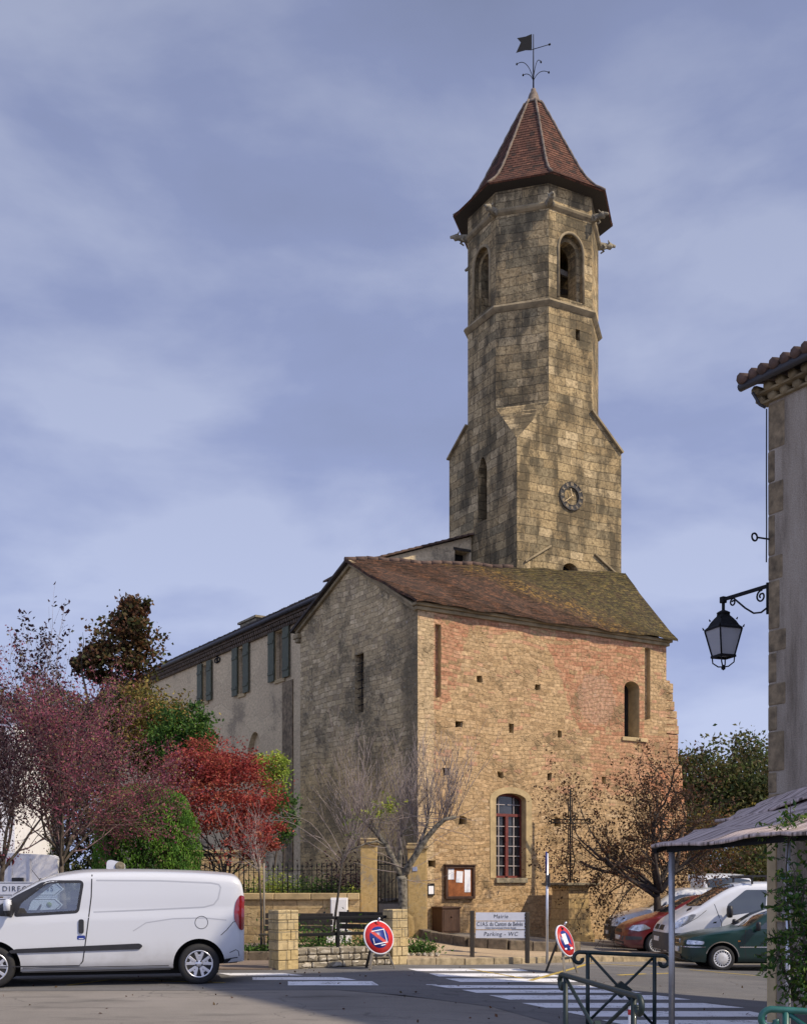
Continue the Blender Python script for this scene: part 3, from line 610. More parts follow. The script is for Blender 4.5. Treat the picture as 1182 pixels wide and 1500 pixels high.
# gable wall facing left
c = CF.onX(520, 1046); d = CF.onX(533, 956)
slit = [(c[0], c[1]), (d[0], c[1]), (d[0], d[1]), (c[0], d[1])]
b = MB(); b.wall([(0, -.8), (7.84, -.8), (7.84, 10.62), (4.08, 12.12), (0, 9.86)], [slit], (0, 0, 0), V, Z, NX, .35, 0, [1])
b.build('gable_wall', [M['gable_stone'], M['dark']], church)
b = MB()
for i in range(1, 7): z = c[1] + (d[1] - c[1]) * i / 7; b.box(.10, .12, min(c[0], d[0]), max(c[0], d[0]), z - .012, z + .012)
b.box(.085, .098, (c[0] + d[0]) / 2 - .012, (c[0] + d[0]) / 2 + .012, c[1], d[1]); b.build('window_bars', M['iron'], church)
b = MB()                                              # quoin blocks beside the slit and up the near corner
b.box(-.014, .05, max(c[0], d[0]) + .01, max(c[0], d[0]) + .2, d[1] - .1, d[1] + .32, b=.006)
r = random.Random(2); z = -.3; i = 0
b.build('slit_block', M['dressed'], church)
# back walls so the block is a solid from any side
b = MB(); b.wall([(0, -.8), (10.35, -.8), (10.35, 10.62), (0, 10.62)], [], (0, 7.84, 0), U, Z, V); b.wall([(0, -.8), (7.84, -.8), (7.84, 10.62), (2.4, 12.5), (0, 9.86)], [], (10.35, 0, 0), V, Z, U)
b.build('rear_wall', M['gable_stone'], church)
# cornices: eaves mould on the long wall, raking mould on the gable
b = MB(); b.box(-.10, 10.42, -.10, .06, 9.862, 9.975, b=.015); b.box(-.16, 10.48, -.19, .06, 9.978, 10.085, b=.02); b.build('cornice', M['cornice'], church)
b = MB()
def rake(a, c_, off, th, wd): b.bar((off, a[0], a[1]), (off, c_[0], c_[1]), wd, th, up=(0, 0, 1), bev=.02)
for (a, c_) in (((0.02, 9.98), (4.08, 12.28)), ((4.08, 12.28), (8.05, 10.70))):
    rake((a[0], a[1] - .10), (c_[0], c_[1] - .10), -.045, .11, .13); rake((a[0], a[1] + .02), (c_[0], c_[1] + .02), -.075, .09, .19)
b.box(-.16, .1, 7.75, 8.15, 10.38, 10.56, b=.03); b.box(-.13, .1, 7.78, 8.05, 10.24, 10.377, b=.03)
b.build('raking_cornice', M['cornice'], church)
# warped plain-tile roof: stepped courses
def roof_pt(s, t):                                     # s along the eave 0..1, t up the slope 0..1
    x = -.24 + 10.82 * s; e = Vector((x, -.33, 10.055 + .02 * math.sin(s * 9))); tp = Vector((x, 4.08 + (2.34 - 4.08) * s, 12.34 + (13.0 - 12.34) * s))
    p = e.lerp(tp, t); p.z += -.16 * math.sin(math.pi * t) * (.4 + .6 * s) + .025 * math.sin(s * 23 + t * 5) + .02 * math.sin(s * 51 + t * 17); return p
b = MB(); NR, NS = 36, 70
r = random.Random(9)
for i in range(NR):
    vs = []
    for j in range(NS + 1):
        lo = roof_pt(j / NS, i / NR) + Vector((0, 0, .036 + r.uniform(-.012, .012))); hi = roof_pt(j / NS, (i + 1.1) / NR); lf = roof_pt(j / NS, i / NR) - Vector((0, 0, .02)); vs += [lf, lo, hi]
    fs = []
    for j in range(NS):
        q = j * 3; fs += [(q, q + 3, q + 4, q + 1), (q + 1, q + 4, q + 5, q + 2)]
    b.add(vs, fs, False)
vs = []                                               # underside
for j in range(NS + 1): vs += [roof_pt(j / NS, 0) - Vector((0, 0, .03)), roof_pt(j / NS, 1) - Vector((0, 0, .06))]
b.add(vs, [(2 * j, 2 * j + 1, 2 * j + 3, 2 * j + 2) for j in range(NS)], False)
for s in (0, 1):                                      # verges closed
    a = [roof_pt(s, i / 12) + Vector((0, 0, .03)) for i in range(13)]; c_ = [p - Vector((0, 0, .09)) for p in a]; b.add(a + c_, [(i, i + 1, i + 14, i + 13) for i in range(12)])
rf = b.build('roof', M['church_tiles'], church)
b = MB(); b.add([(-.24, 4.08, 12.34), (10.5, 2.4, 13.0), (10.5, 8.2, 10.7), (-.24, 8.2, 10.72), (-.24, 4.08, 12.24), (10.5, 2.4, 12.9), (10.5, 8.2, 10.6), (-.24, 8.2, 10.62)], [(0, 1, 2, 3), (7, 6, 5, 4), (0, 3, 7, 4), (3, 2, 6, 7), (2, 1, 5, 6)]); b.build('roof', M['dark_tile'], church)
b = MB()
for j in range(16):
    p = roof_pt(j / 28, 1) + Vector((0, .02, .02)); q = roof_pt((j + 1.05) / 28, 1) + Vector((0, .02, .02)); b.tube([p, q], [.10, .085], 8)
b.build('ridge_tiles', M['canal_tile'], church)

# ------------------------------------------------------------------ nave end with raking roof, left of the tower
TA = math.atan2(.4772, .8788); TF = Fr(4.007, 40.8, TA); A_ = 4.67
nave = thing('nave_gable', 'rendered nave wall with raking tiled roof and dark loft opening beside the tower', 'building', TF.o, TA)
b = MB(); yN = 3.06
c = TF.onY(666, 829, yN); d = TF.onY(688, 809, yN)
b.wall([(-4.6, 8), (0, 8), (0, 14.62), (-4.6, 12.98)], [rect((c[0], c[1]), (min(d[0], -.06), d[1]))], (0, yN, 0), U, Z, NY, .5, 0, [1]); b.wall([(-4.6, 8), (0, 8), (0, 14.62), (-4.6, 12.98)], [], (0, yN + 3, 0), U, Z, V); b.build('wall', [M['wing_render'], M['dark']], nave)
b = MB(); b.box(c[0] - .06, min(d[0] + .1, -.02), yN - .02, yN + .08, d[1] + .002, d[1] + .10); b.build('lintel', M['dark_wood'], nave)
b = MB(); n = 17
for i in range(n):
    x0 = -4.75 + 4.75 * i / n; x1 = -4.75 + 4.75 * (i + 1.12) / n; z0 = 11.95 + (x0 + 7.5) * .356; z1 = 11.95 + (min(x1, 0) + 7.5) * .356
    b.add([(x0, yN - .22, z0 + .05), (x1, yN - .22, z1 + .03), (x1, yN + 3, z1 + .03), (x0, yN + 3, z0 + .05), (x0, yN - .22, z0 + .12), (x1, yN - .22, z1 + .09), (x1, yN + 3, z1 + .09), (x0, yN + 3, z0 + .12)], [(0, 3, 2, 1), (4, 5, 6, 7), (0, 1, 5, 4), (1, 2, 6, 5), (2, 3, 7, 6), (3, 0, 4, 7)])
b.build('roof', M['canal_tile'], nave)

# ------------------------------------------------------------------ bell tower
tower = thing('bell_tower', 'tall octagonal stone bell tower with red tiled spire and clock', 'bell tower', TF.o, TA)
a = A_; cc = a * (1 - math.tan(math.pi / 8)) / 2; ZB, ZA = 18.85, 17.3
ctr = Vector((a / 2, a / 2, 0))
octv = [(cc, 0), (a - cc, 0), (a, cc), (a, a - cc), (a - cc, a), (cc, a), (0, a - cc), (0, cc)]
def face_frame(i):
    p = Vector((*octv[i], 0)); q = Vector((*octv[(i + 1) % 8], 0)); u = (q - p); L = u.length; u.normalize(); return p, u, Vector((u.y, -u.x, 0)), L
b = MB()
zR = 17.55
base_faces = [((0, 0, 0), U, NY), ((a, 0, 0), V, U), ((a, a, 0), -U, V), ((0, a, 0), -V, NX)]
hole_r = arch(*[TF.onY(824, 836)[0], TF.onY(846, 838)[0]], TF.onY(834, 842)[1], TF.onY(834, 836)[1], .28, 8)
l0 = TF.onX(713, 760); l1 = TF.onX(700, 760); lt_ = TF.onX(706, 670)
xa, xb = sorted((a - l0[0], a - l1[0])); lanc = arch(xa, xb, l0[1], lt_[1] - .5, .5, 10, True)
for k, (o, u, n) in enumerate(base_faces):
    zl = [ZA, zR, 18.0, 18.0][k]; zr = [zR, 18.0, 18.0, ZA][k]
    out = [(0, 7), (a, 7), (a, zr), (a - cc, ZB), (cc, ZB), (0, zl)]
    hs = [hole_r] if k == 0 else ([lanc] if k == 3 else [])
    b.wall(out, hs, o, u, Z, n, .45, 0, [1] if k == 0 else [0] * len(hs))
cor = [((0, 0), (cc, 0), (0, cc), ZA), ((a, 0), (a, cc), (a - cc, 0), zR), ((a, a), (a - cc, a), (a, a - cc), 18.0), ((0, a), (0, a - cc), (cc, a), 18.0)]
for p, q, r_, z in cor: b.add([(*p, z), (*q, ZB), (*r_, ZB)], [(0, 1, 2)])
b.build('tower_base', [M['tower_stone'], M['dark']], tower)
# weathered ledges where the square turns into the octagon
b = MB(); q0 = Vector((cc, 0, ZB)); q1 = Vector((0, cc, ZB)); r = random.Random(3)
for i in range(4):                                    # steps of broken stone down the near broach
    t = i / 6.0; p = q0.lerp(Vector((0, 0, ZA)), t * .62); q = q1.lerp(Vector((0, 0, ZA)), t * .62); e = (p - q) * .02
    p += Vector((r.uniform(0, .05), r.uniform(0, .05), r.uniform(-.05, .03))); q += Vector((r.uniform(0, .05), r.uniform(0, .05), r.uniform(-.05, .03))); m_ = p.lerp(q, r.uniform(.35, .65)); b.bar(p + e + Vector((.03, .03, -.02)), m_ + Vector((.03, .03, -.02)), .18 - i * .02, .15, bev=.045); b.bar(m_ + Vector((.035, .035, -.05)), q - e + Vector((.03, .03, -.02)), .18 - i * .02, .16, bev=.045)
b.build('broach_ledge', M['tower_stone'], tower)
b = MB(); b.bar((a - cc - .04, -.03, ZB + .06), (a + .03, -.03, zR + .04), .16, .07, up=(0, 0, 1)); b.build('coping', M['cornice'], tower); b = MB(); b.bar((-.03, a - cc, ZB + .05), (-.03, a + .03, 18.03), .16, .07); b.build('coping', M['cornice'], tower)
# drip moulds of a vanished roof
for (x0, y0, x1, y1) in ((768, 823, 806, 800), (870, 812, 907, 846)):
    p = TF.onY(x0, y0); q = TF.onY(x1, y1); b = MB(); b.bar((p[0], -.04, p[1]), (q[0], -.04, q[1]), .09, .07, bev=.02); b.build('drip_mould', M['cornice'], tower)
b = MB()
for i in range(8):
    p, u, n, L = face_frame(i); b.wall([(0, ZB), (L, ZB), (L, 22.45), (0, 22.45)], [[(L * .62, 21.35), (L * .72, 21.35), (L * .72, 21.75), (L * .62, 21.75)]] if i == 0 else [], p, u, Z, n, .3, 0, [1])
b.build('shaft', [M['tower_stone'], M['dark']], tower)
b = MB()
for i in range(8):
    p, u, n, L = face_frame(i); hs = []
    if i % 2 == 0: hs = [arch(L * .22, L * .80, 22.75, 24.55, .62, 12)]
    b.wall([(0, 22.45), (L, 22.45), (L, 26.85), (0, 26.85)], hs, p, u, Z, n, .22, 0, None)
    if i % 2 == 0:                                    # recessed inner order of the arch, then the thickness of the wall
        inn = arch(L * .30, L * .72, 22.75, 24.5, .46, 12); b.wall(hs[0], [inn], p - n * .22, u, Z, n, .5, 0, None)
    pi = p - n * .72; b.wall([(.3, 22.45), (L - .3, 22.45), (L - .3, 26.85), (.3, 26.85)], [arch(L * .30, L * .72, 22.75, 24.5, .46, 12)] if i % 2 == 0 else [], pi, -(-u), Z, -n, .01, 0, None)
vs = [(x, y, 22.6) for x, y in octv]; b.m = 1; b.add(vs, [tuple(range(8))]); b.add([(x, y, 26.5) for x, y in octv], [tuple(range(8))[::-1]])
belf = b.build('belfry', [M['tower_stone'], M['soot']], tower)
# stone roll moulding round each belfry arch
for i in (0, 2, 4, 6):
    b = MB(); p, u, n, L = face_frame(i); ar = arch(L * .22, L * .80, 22.75, 24.55, .62, 12)[1:] ; ar = ar[0:] + [(L * .22, 22.75)]
    b.tube([p + u * x + Z * z + n * .0 for x, z in ar], .055, 6); b.build('arch_mould', M['cornice'], tower)
b = MB(); b.bar((a / 2 - 1.6, a / 2 + .3, 24.2), (a / 2 + 1.6, a / 2 - .1, 24.35), .18, .22); b.bar((a / 2 - .2, a / 2 - 1.5, 24.6), (a / 2 + .1, a / 2 + 1.5, 24.6), .18, .2); b.bar((a / 2 + .9, .8, 22.6), (a / 2 + .9, .8, 26.4), .14, .14); b.bar((a / 2 + .95, .6, 23.9), (a / 2 - .6, 2.0, 25.2), .13, .16); b.build('bell_frame', M['grey_wood'], tower)
b = MB(); b.lathe([(.55, 23.1), (.52, 23.16), (.42, 23.4), (.34, 23.75), (.28, 24.0), (.1, 24.1), (0, 24.12)], 20, Matrix.Translation(ctr)); b.build('bell', M['iron'], tower)
RO = a / 2 / math.cos(math.pi / 8)
def ring(prof, name, mat):                            # octagonal moulding: (outset, z)
    b = MB(); pr = [((RO + o_ / math.cos(math.pi / 8)), z) for o_, z in prof]; b.lathe(pr, 8, Matrix.Translation(ctr), smooth=False, ang0=math.pi / 8); return b.build(name, mat, tower)
ring([(-.1, 22.30), (.02, 22.32), (.10, 22.40), (.15, 22.46), (.12, 22.54), (.0, 22.60), (-.1, 22.62)], 'string_course', M['cornice'])
ring([(-.1, 25.80), (.02, 25.82), (.10, 25.89), (.13, 25.96), (.10, 26.02), (0, 26.06), (-.1, 26.08)], 'string_course', M['cornice'])
for i in range(8):                                    # gargoyles crouch on the angles of the upper moulding
    d = (Vector((*octv[i], 0)) - ctr).normalized(); b = MB(); s_ = Vector((-d.y, d.x, 0)); rg = random.Random(i)
    P = ctr + d * (RO - .15) + Z * 25.95; dr = d + Z * rg.uniform(-.05, .08)
    b.tube([P, P + dr * .22, P + dr * .42, P + dr * .50, P + dr * .62, P + dr * .70], [.13, .15, .12, .10, .135, .06], 8)
    b.tube([P + dr * .60 + Z * .04, P + dr * .82 - Z * .02], [.085, .05], 7); b.tube([P + dr * .55 + s_ * .09 + Z * .07, P + dr * .5 + s_ * .13 + Z * .17], [.045, .015], 5); b.tube([P + dr * .55 - s_ * .09 + Z * .07, P + dr * .5 - s_ * .13 + Z * .17], [.045, .015], 5)
    for q in (-1, 1): b.tube([P + dr * .3 + s_ * .1 * q, P + dr * .40 + s_ * .14 * q - Z * .12, P + dr * .28 + s_ * .12 * q - Z * .2], [.055, .045, .03], 6)
    b.build('gargoyle', M['grey_stone'], tower)
M['hip'] = plain('hip', (.15, .115, .085), .9, nz=.6, nsc=5, bump=.6)
# spire, stepped tile courses, bell-cast at the eaves
pf = [(3.08, 26.78), (2.72, 27.05), (2.42, 27.36), (2.14, 27.75), (1.86, 28.25), (1.57, 28.82), (1.25, 29.42), (.95, 30.02), (.62, 30.65), (.31, 31.22)]
def prof_r(z): return float(np.interp(z, [p[1] for p in pf], [p[0] for p in pf]))
b = MB(); NZ = 34; zz = np.linspace(26.78, 31.22, NZ + 1); pr = []
for i in range(NZ): pr += [(prof_r(zz[i]) + .022, zz[i]), (prof_r(zz[i + 1]) + .004, zz[i + 1])]
b.lathe([(3.04, 26.745)] + pr, 8, Matrix.Translation(ctr), smooth=False, ang0=math.pi / 8); b.build('spire', M['spire_tiles'], tower)
b = MB(); b.lathe([(2.3, 26.70), (3.03, 26.742)], 8, Matrix.Translation(ctr), smooth=False, ang0=math.pi / 8); b.build('soffit', M['dark_wood'], tower)
b = MB()
for k in range(8):
    an = math.pi / 8 + k * math.pi / 4; d = Vector((math.cos(an), math.sin(an), 0)); b.tube([ctr + d * (prof_r(z) + .02) + Z * (z + .02) for z in np.linspace(26.80, 31.2, 30)], [.048 + .010 * math.sin(i * 2.1 + k) for i in range(30)], 7)
b.build('hip_tiles', M['hip'], tower)
b = MB(); b.lathe([(.40, 31.12), (.36, 31.22), (.24, 31.34), (.20, 31.5), (.16, 31.62), (.10, 31.72), (.09, 31.8), (.0, 31.82)], 14, Matrix.Translation(ctr)); b.build('finial', M['hip'], tower)
# weathervane
vane = MB(); T0 = ctr + Z * 31.75; vn = Vector((math.cos(-TA), math.sin(-TA), 0)); vd = (vn * .96 + Vector((-vn.y, vn.x, 0)) * -.3).normalized()
vane.tube([T0, T0 + Z * 2.15], [.03, .015], 6)
f0 = T0 + Z * 1.55
vane.prism([(-.06, 0), (-.06, .62), (-.30, .52), (-.62, .46), (-.48, .30), (-.66, -.10), (-.30, .0)], f0, vn, Z, Vector((-vn.y, vn.x, 0)), .012)
vane.tube([f0 - vn * .05 + Z * .02, f0 + vn * .62 + Z * .22], .014, 5); vane.tube([f0 + vn * .58 + Z * .205, f0 + vn * .65 + Z * .23], .035, 6)
for sx, hgt, rr in ((-1, .95, .62), (1, 1.05, .30), (-1, .42, .38), (1, .55, .60)):
    z0 = .25 if hgt > .6 else .15; pts = []
    for i in range(10):
        t = i / 9; pts.append(T0 + Z * (.35 + hgt * math.sin(t * math.pi * .62) * .85) + vn * sx * rr * t ** 1.4 + Vector((-vn.y, vn.x, 0)) * .12 * t)
    vane.tube(pts, .013, 5); vane.lathe([(.012, .05), (.04, 0), (.03, -.03), (0, -.05)], 6, Matrix.Translation(pts[-1]))
vane.build('weathervane', M['iron'], tower)
# clock: open ring on the stone with twelve marks and two hands
M['clock_iron'] = plain('clock_iron', (.045, .042, .038), .8, nz=.4, nsc=12); cx_, cz_ = TF.onY(835.5, 727.5); b = MB()
Mc = Matrix.Translation((cx_, -.028, cz_)) @ Matrix.Rotation(R(90), 4, 'X')
b.lathe([(.33, -.025), (.335, .025), (.50, .025), (.505, -.025)], 40, Mc, smooth=False, caps=False)
for r0 in (.335, .50): b.lathe([(r0 - .01, .024), (r0 - .012, .042), (r0 + .012, .042), (r0 + .014, .024)], 40, Mc, smooth=False, caps=False)
clock = b.build('clock', M['clock_iron'], tower)
NUM = ['XII', 'I', 'II', 'III', 'IV', 'V', 'VI', 'VII', 'VIII', 'IX', 'X', 'XI']
for i, t in enumerate(NUM):
    an = -i * math.pi / 6; px_, pz_ = cx_ + .42 * math.sin(-an), cz_ + .42 * math.cos(an)
    text_mesh(t, .165, 'clock_numeral', M['quoin_pale'], clock, (px_, -.092, pz_), (R(90), -an, 0), .62, .004)
b = MB()
for an, L, wd in ((R(-128), .40, .03), (R(-15), .26, .035)):
    d = Vector((math.sin(an), 0, math.cos(an))); b.bar(Vector((cx_, -.10, cz_)) - d * .07, Vector((cx_, -.10, cz_)) + d * L, .012, wd, up=(0, 0, 1) if abs(d.z) < .9 else (1, 0, 0))
b.lathe([(.04, 0), (.04, .03), (0, .032)], 10, Matrix.Translation((cx_, -.085, cz_)) @ Matrix.Rotation(R(90), 4, 'X')); b.build('clock_hand', M['quoin_pale'], clock)

# ------------------------------------------------------------------ the long wing behind the gable
M['brown_brick'] = plain('brown_brick', (.115, .085, .06), .9, nz=.5, nsc=4, bump=.4)
wing = thing('long_wing', 'long rendered wing with grey green shutters running back behind the trees', 'building', CF.o, CF.a)
X0 = 1.5; b = MB(); ho = []; bk = []; wins = []
for (gl, gr, yt, yb) in ((299, 305.5, 973, 1028), (351, 359, 948, 1017), (405, 417, 922, 996)):
    a1 = CF.onX(gl, yb, X0); b1 = CF.onX(gr, yt, X0); h = rect((b1[0], a1[1]), (a1[0], b1[1])); ho.append(h); bk.append(1); wins.append(h)
g0 = CF.onX(363, 1108, X0); g1 = CF.onX(384, 1108, X0); gt = CF.onX(373, 1072, X0)
gl_ = arch(g1[0], g0[0], g0[1] - .8, gt[1] - .75, .75, 10, True); ho.append(gl_); bk.append(0)
b.wall([(4.6, -.8), (35, -.8), (35, 12.15), (4.6, 12.15)], ho, (X0, 0, 0), V, Z, NX, [.28, .28, .28, .22], 0, bk)
b.wall([(X0, -.8), (10, -.8), (10, 12.15), (X0, 12.15)], [], (0, 35, 0), U, Z, V); b.build('wall', [M['wing_render'], M['dark']], wing)
b = MB(); bb = CF.onX(372, 1100, X0)
for dx in (-.42, .15): b.box(X0 + .16, X0 + .21, bb[0] + dx, bb[0] + dx + .3, bb[1] - 1.0, bb[1] - .1)
b.build('small_window', M['dark'], wing)
for h in wins:
    y0_, y1_ = min(p[0] for p in h), max(p[0] for p in h); z0_, z1_ = min(p[1] for p in h), max(p[1] for p in h)
    b = MB(); b.box(X0 - .03, X0 + .26, y0_ - .14, y0_ - .003, z0_, z1_ + .25); b.box(X0 - .03, X0 + .26, y1_ + .003, y1_ + .14, z0_, z1_ + .25); b.box(X0 - .03, X0 + .26, y0_, y1_, z1_ + .003, z1_ + .25); b.box(X0 - .06, X0 + .2, y0_ - .1, y1_ + .1, z0_ - .16, z0_ - .003)
    b.build('window_surround', M['dressed'], wing)
    wd = (y1_ - y0_) * .52 + .12
    for sg, ye in ((-1, y0_ - .02), (1, y1_ + .02)):
        b = MB(); y2 = ye + sg * max(wd, .55); lo, hi = min(ye, y2), max(ye, y2)
        b.box(X0 - .12, X0 - .07, lo, hi, z0_ - .05, z1_ + .12, b=.006)
        for q in (.15, .82): zc = z0_ + (z1_ - z0_) * q; b.box(X0 - .15, X0 - .121, lo + .03, hi - .03, zc - .06, zc + .06)
        b.build('shutter', M['shutter'], wing)
    b = MB(); b.box(X0 + .12, X0 + .16, y0_, y0_ + (y1_ - y0_) * .5, z0_, z1_); b.box(X0 + .14, X0 + .18, y0_ + (y1_ - y0_) * .5, y1_, z0_, z1_); b.build('window_panel', M['quoin'], wing)
b = MB(); b.box(X0 - .30, X0 + .1, 4.4, 35.2, 12.02, 12.16); b.box(X0 - .22, X0 + .1, 4.4, 35.2, 11.88, 12.017); b.box(X0 - .13, X0 + .1, 4.4, 35.2, 11.74, 11.877)
for i in range(150):
    for row, zz in ((0, 11.81), (1, 11.95)): b.box(X0 - .14 - .09 * row - .02, X0 - .13 - .09 * row, 4.45 + i * .205 + row * .1, 4.57 + i * .205 + row * .1, zz - .05, zz + .05)
rr_ = random.Random(6)
b.build('eaves_cornice', M['brown_brick'], wing)
b = MB(); b.tube([(X0 - .40, 4.4, 12.18), (X0 - .40, 35.3, 12.18)], .085, 8); b.build('gutter', M['gutter'], wing)
b = MB()
for i in range(150):
    y = 6.75 + i * .190; dz = rr_.uniform(-.012, .012); b.tube([(X0 - .36, y, 12.29 + dz), (X0 + 2.2, y, 12.98 + dz)], [.10, .085], 6)
b.add([(X0 - .33, 6.7, 12.20), (X0 - .33, 35.3, 12.20), (6.2, 35.3, 13.75), (6.2, 6.7, 13.75)], [(0, 3, 2, 1), (0, 1, 2, 3)]); b.add([(6.2, 6.7, 13.75), (6.2, 35.3, 13.75), (11, 35.3, 12.3), (11, 6.7, 12.3)], [(0, 1, 2, 3)])
rf = b.build('roof', M['dark_tile'], wing)
ch = CF.onX(372, 900, X0 + 2.0); b = MB(); b.box(X0 + 1.7, X0 + 2.6, ch[0] - .9, ch[0] + .9, 12.4, ch[1] - .35, b=.03); b.box(X0 + 1.62, X0 + 2.68, ch[0] - 1.0, ch[0] + 1.0, ch[1] - .348, ch[1] - .25); b.build('chimney', M['grey_stone'], rf)
an = CF.onX(320, 957, X0); b = MB()                   # wall anchor of forged iron
b.tube([(X0 - .05, an[0], an[1] - .42), (X0 - .05, an[0], an[1] + .42)], .035, 6)
for sz in (1, -1):
    for sy in (1, -1): b.tube([Vector((X0 - .05, an[0] + sy * .30 * math.sin(t * 3.0), an[1] + sz * (.42 - .22 * (1 - math.cos(t * 3.0)) * .5))) for t in np.linspace(0, 1, 8)], .03, 5)
b.build('wall_anchor', M['iron'], wing)
sp = [CF.onX(x, y, X0) for x, y in ((415, 1000), (430, 1000), (430, 1140), (415, 1140))]
b = MB(); b.box(X0 - .05, X0 + .02, min(p[0] for p in sp), max(p[0] for p in sp), 2.0, max(p[1] for p in sp)); b.build('chimney_breast', M['quoin'], wing)
# ------------------------------------------------------------------ house at the right edge
HA = math.atan2(-.861, .509); HF = Fr(4.87, 15.4, HA)
house = thing('corner_house', 'tall grey roughcast house with stone quoins and clay tile eaves at right edge', 'house', HF.o, HA)
p0 = HF.onY(1139, 1342); p1 = HF.onY(1172, 1302); win2 = rect((p0[0], p0[1]), (p1[0], p1[1]))
b = MB(); b.wall([(0, -.6), (8, -.6), (8, 8.02), (0, 8.02)], [win2], (0, 0, 0), U, Z, NY, .12, 0, [None]); b.wall([(0, -.6), (4, -.6), (4, 8.02), (0, 8.02)], [], (0, 0, 0), V, Z, NX); b.wall([(0, -.6), (8, -.6), (8, 8.02), (0, 8.02)], [], (0, 4, 0), U, Z, V); b.wall([(0, -.6), (4, -.6), (4, 8.02), (0, 8.02)], [], (8, 0, 0), V, Z, U)
b.build('wall', M['roughcast'], house)
b = MB(); b.wall(win2, [], (0, .1, 0), U, Z, NY); wo = b.build('window', M['pane_dark'], house)
b = MB(); x0, x1 = win2[0][0], win2[1][0]; z0, z1 = win2[2][1], win2[0][1]; x0, x1 = min(x0, x1), max(x0, x1); z0, z1 = min(z0, z1), max(z0, z1)
for q in ((x0, x0 + .04, z0, z1), (x1 - .04, x1, z0, z1), (x0 + .04, x1 - .04, z0, z0 + .05), (x0 + .04, x1 - .04, z1 - .05, z1), ((x0 + x1) / 2 - .015, (x0 + x1) / 2 + .015, z0 + .05, z1 - .05)): b.box(q[0], q[1], .05, .098, q[2], q[3])
b.build('window_frame', M['pale_wood'], wo)
b = MB(); b.box(x0 - .03, x1 + .03, -.05, .08, z0 - .07, z0 - .002); b.build('window_sill', M['dressed'], wo)
b = MB(); r = random.Random(12); z = 2.35; i = 0
while z < 8.0:
    h = min(r.uniform(.28, .66), 8.0 - z); L = .13 if i % 2 else .24; L += r.uniform(-.03, .06)
    b.box(-.008 - r.uniform(0, .006), L, -.006 - r.uniform(0, .008), .3 if i % 2 else .16, z + .006, z + h - .006, b=.02); z += h; i += 1
b.build('quoins', M['quoin'], house)
b = MB(); b.box(-.018, .135, -.022, .3, -.55, 2.345, b=.012); b.build('corner_pilaster', M['quoin_pale'], house)
b = MB()                                              # genoise: two corbelled rows of tile ends
for row, (out, zz) in enumerate(((.08, 8.05), (.16, 8.16))):
    b.box(-.03 - out * .6, 8.1, -out + .02, .1, zz - .03, zz - .001); b.box(-out * .6, .1, -out + .02, 4, zz - .029, zz - .002)
    for k in range(40): xx = -.10 + k * .205; b.tube([(xx, -out, zz + .035), (xx, .1, zz + .035)], .062, 7)
    for k in range(13): yy = .1 + k * .3; b.tube([(-out * .8, yy, zz + .035), (.1, yy, zz + .035)], .062, 6)
b.build('genoise', M['cornice'], house)
b = MB(); b.tube([(-.24, -.28, 8.255), (8.2, -.28, 8.255)], .055, 10); b.tube([(-.10, -.2, 8.16), (-.09, -.07, 8.02), (-.03, -.03, 7.97)], .02, 6); b.build('gutter', M['gutter'], house)
b = MB(); b.add([(-.22, -.26, 8.29), (8.2, -.26, 8.29), (8.2, 2.0, 8.86), (-.22, 2.0, 8.86), (-.22, -.26, 8.33), (8.2, -.26, 8.33), (8.2, 2.0, 8.90), (-.22, 2.0, 8.90), (8.2, 4.3, 8.3), (-.22, 4.3, 8.3)], [(0, 3, 2, 1), (4, 5, 6, 7), (0, 1, 5, 4), (0, 4, 7, 3), (7, 6, 8, 9), (9, 8, 7)]); rr = random.Random(3)
for k in range(48):
    xx = -.15 + k * .175; 
    for j in range(5):
        y = -.36 + j * .44 + rr.uniform(-.02, .02); zz = 8.335 + (y + .26) * .254; b.tube([(xx + rr.uniform(-.01, .01), y, zz + .02), (xx, y + .5, zz + .02 + .10)], [.076, .062], 8)
b.build('roof', M['canal_tile'], house)
b = MB(); e = HF.onY(1124, 791); b.tube([(.02, .0, e[1]), (-.03, -.18, e[1] + .01)], .012, 6); c_ = Vector((-.035, -.23, e[1] + .01)); b.tube([c_ + Vector((0, math.sin(t) * .05, math.cos(t) * .05)) for t in np.linspace(0, 6.2, 14)], .013, 6); b.build('wall_hook', M['iron'], house)
b = MB(); b.tube([(-.02, -.02, 7.95), (-.014, -.03, 7.0), (-.02, -.02, 6.4), (-.015, -.03, 5.9)], .009, 5); b.build('cable', M['iron'], house)
# lantern on its scrolled bracket
lx, ly = 4.455, 16.09; lan = thing('street_lantern', 'black four sided street lantern hanging from scrolled wall bracket', 'street lantern', (lx, ly, 4.6), HA)
b = MB(); zt = .97; xw = .80
b.bar((-.03, 0, zt), (xw, 0, zt + .015), .035, .045); b.box(-.04, .035, -.038, .038, zt - .05, zt + .04, b=.01)
def spiral(c, r0, r1, a0, turns, n=22): return [Vector((c[0] + (r0 + (r1 - r0) * i / n) * math.cos(a0 + turns * 6.283 * i / n), 0, c[1] + (r0 + (r1 - r0) * i / n) * math.sin(a0 + turns * 6.283 * i / n))) for i in range(n + 1)]
b.tube(spiral((.18, zt - .075), .055, .015, R(90), 1.2), .012, 5); b.tube([(.20, 0, zt - .03), (.40, 0, zt - .20), (.55, 0, zt - .30), (.68, 0, zt - .315), (.79, 0, zt - .27)], .013, 6); b.tube(spiral((.68, zt - .10), .085, .02, R(80), 1.4), .013, 5); b.tube([(xw - .01, 0, zt - .36), (xw - .01, 0, zt + .06)], .02, 6)
b.build('bracket', M['iron'], lan)
LR = R(20) - HA
Ml = Matrix.Rotation(LR, 4, 'Z'); q2 = math.sqrt(.5)
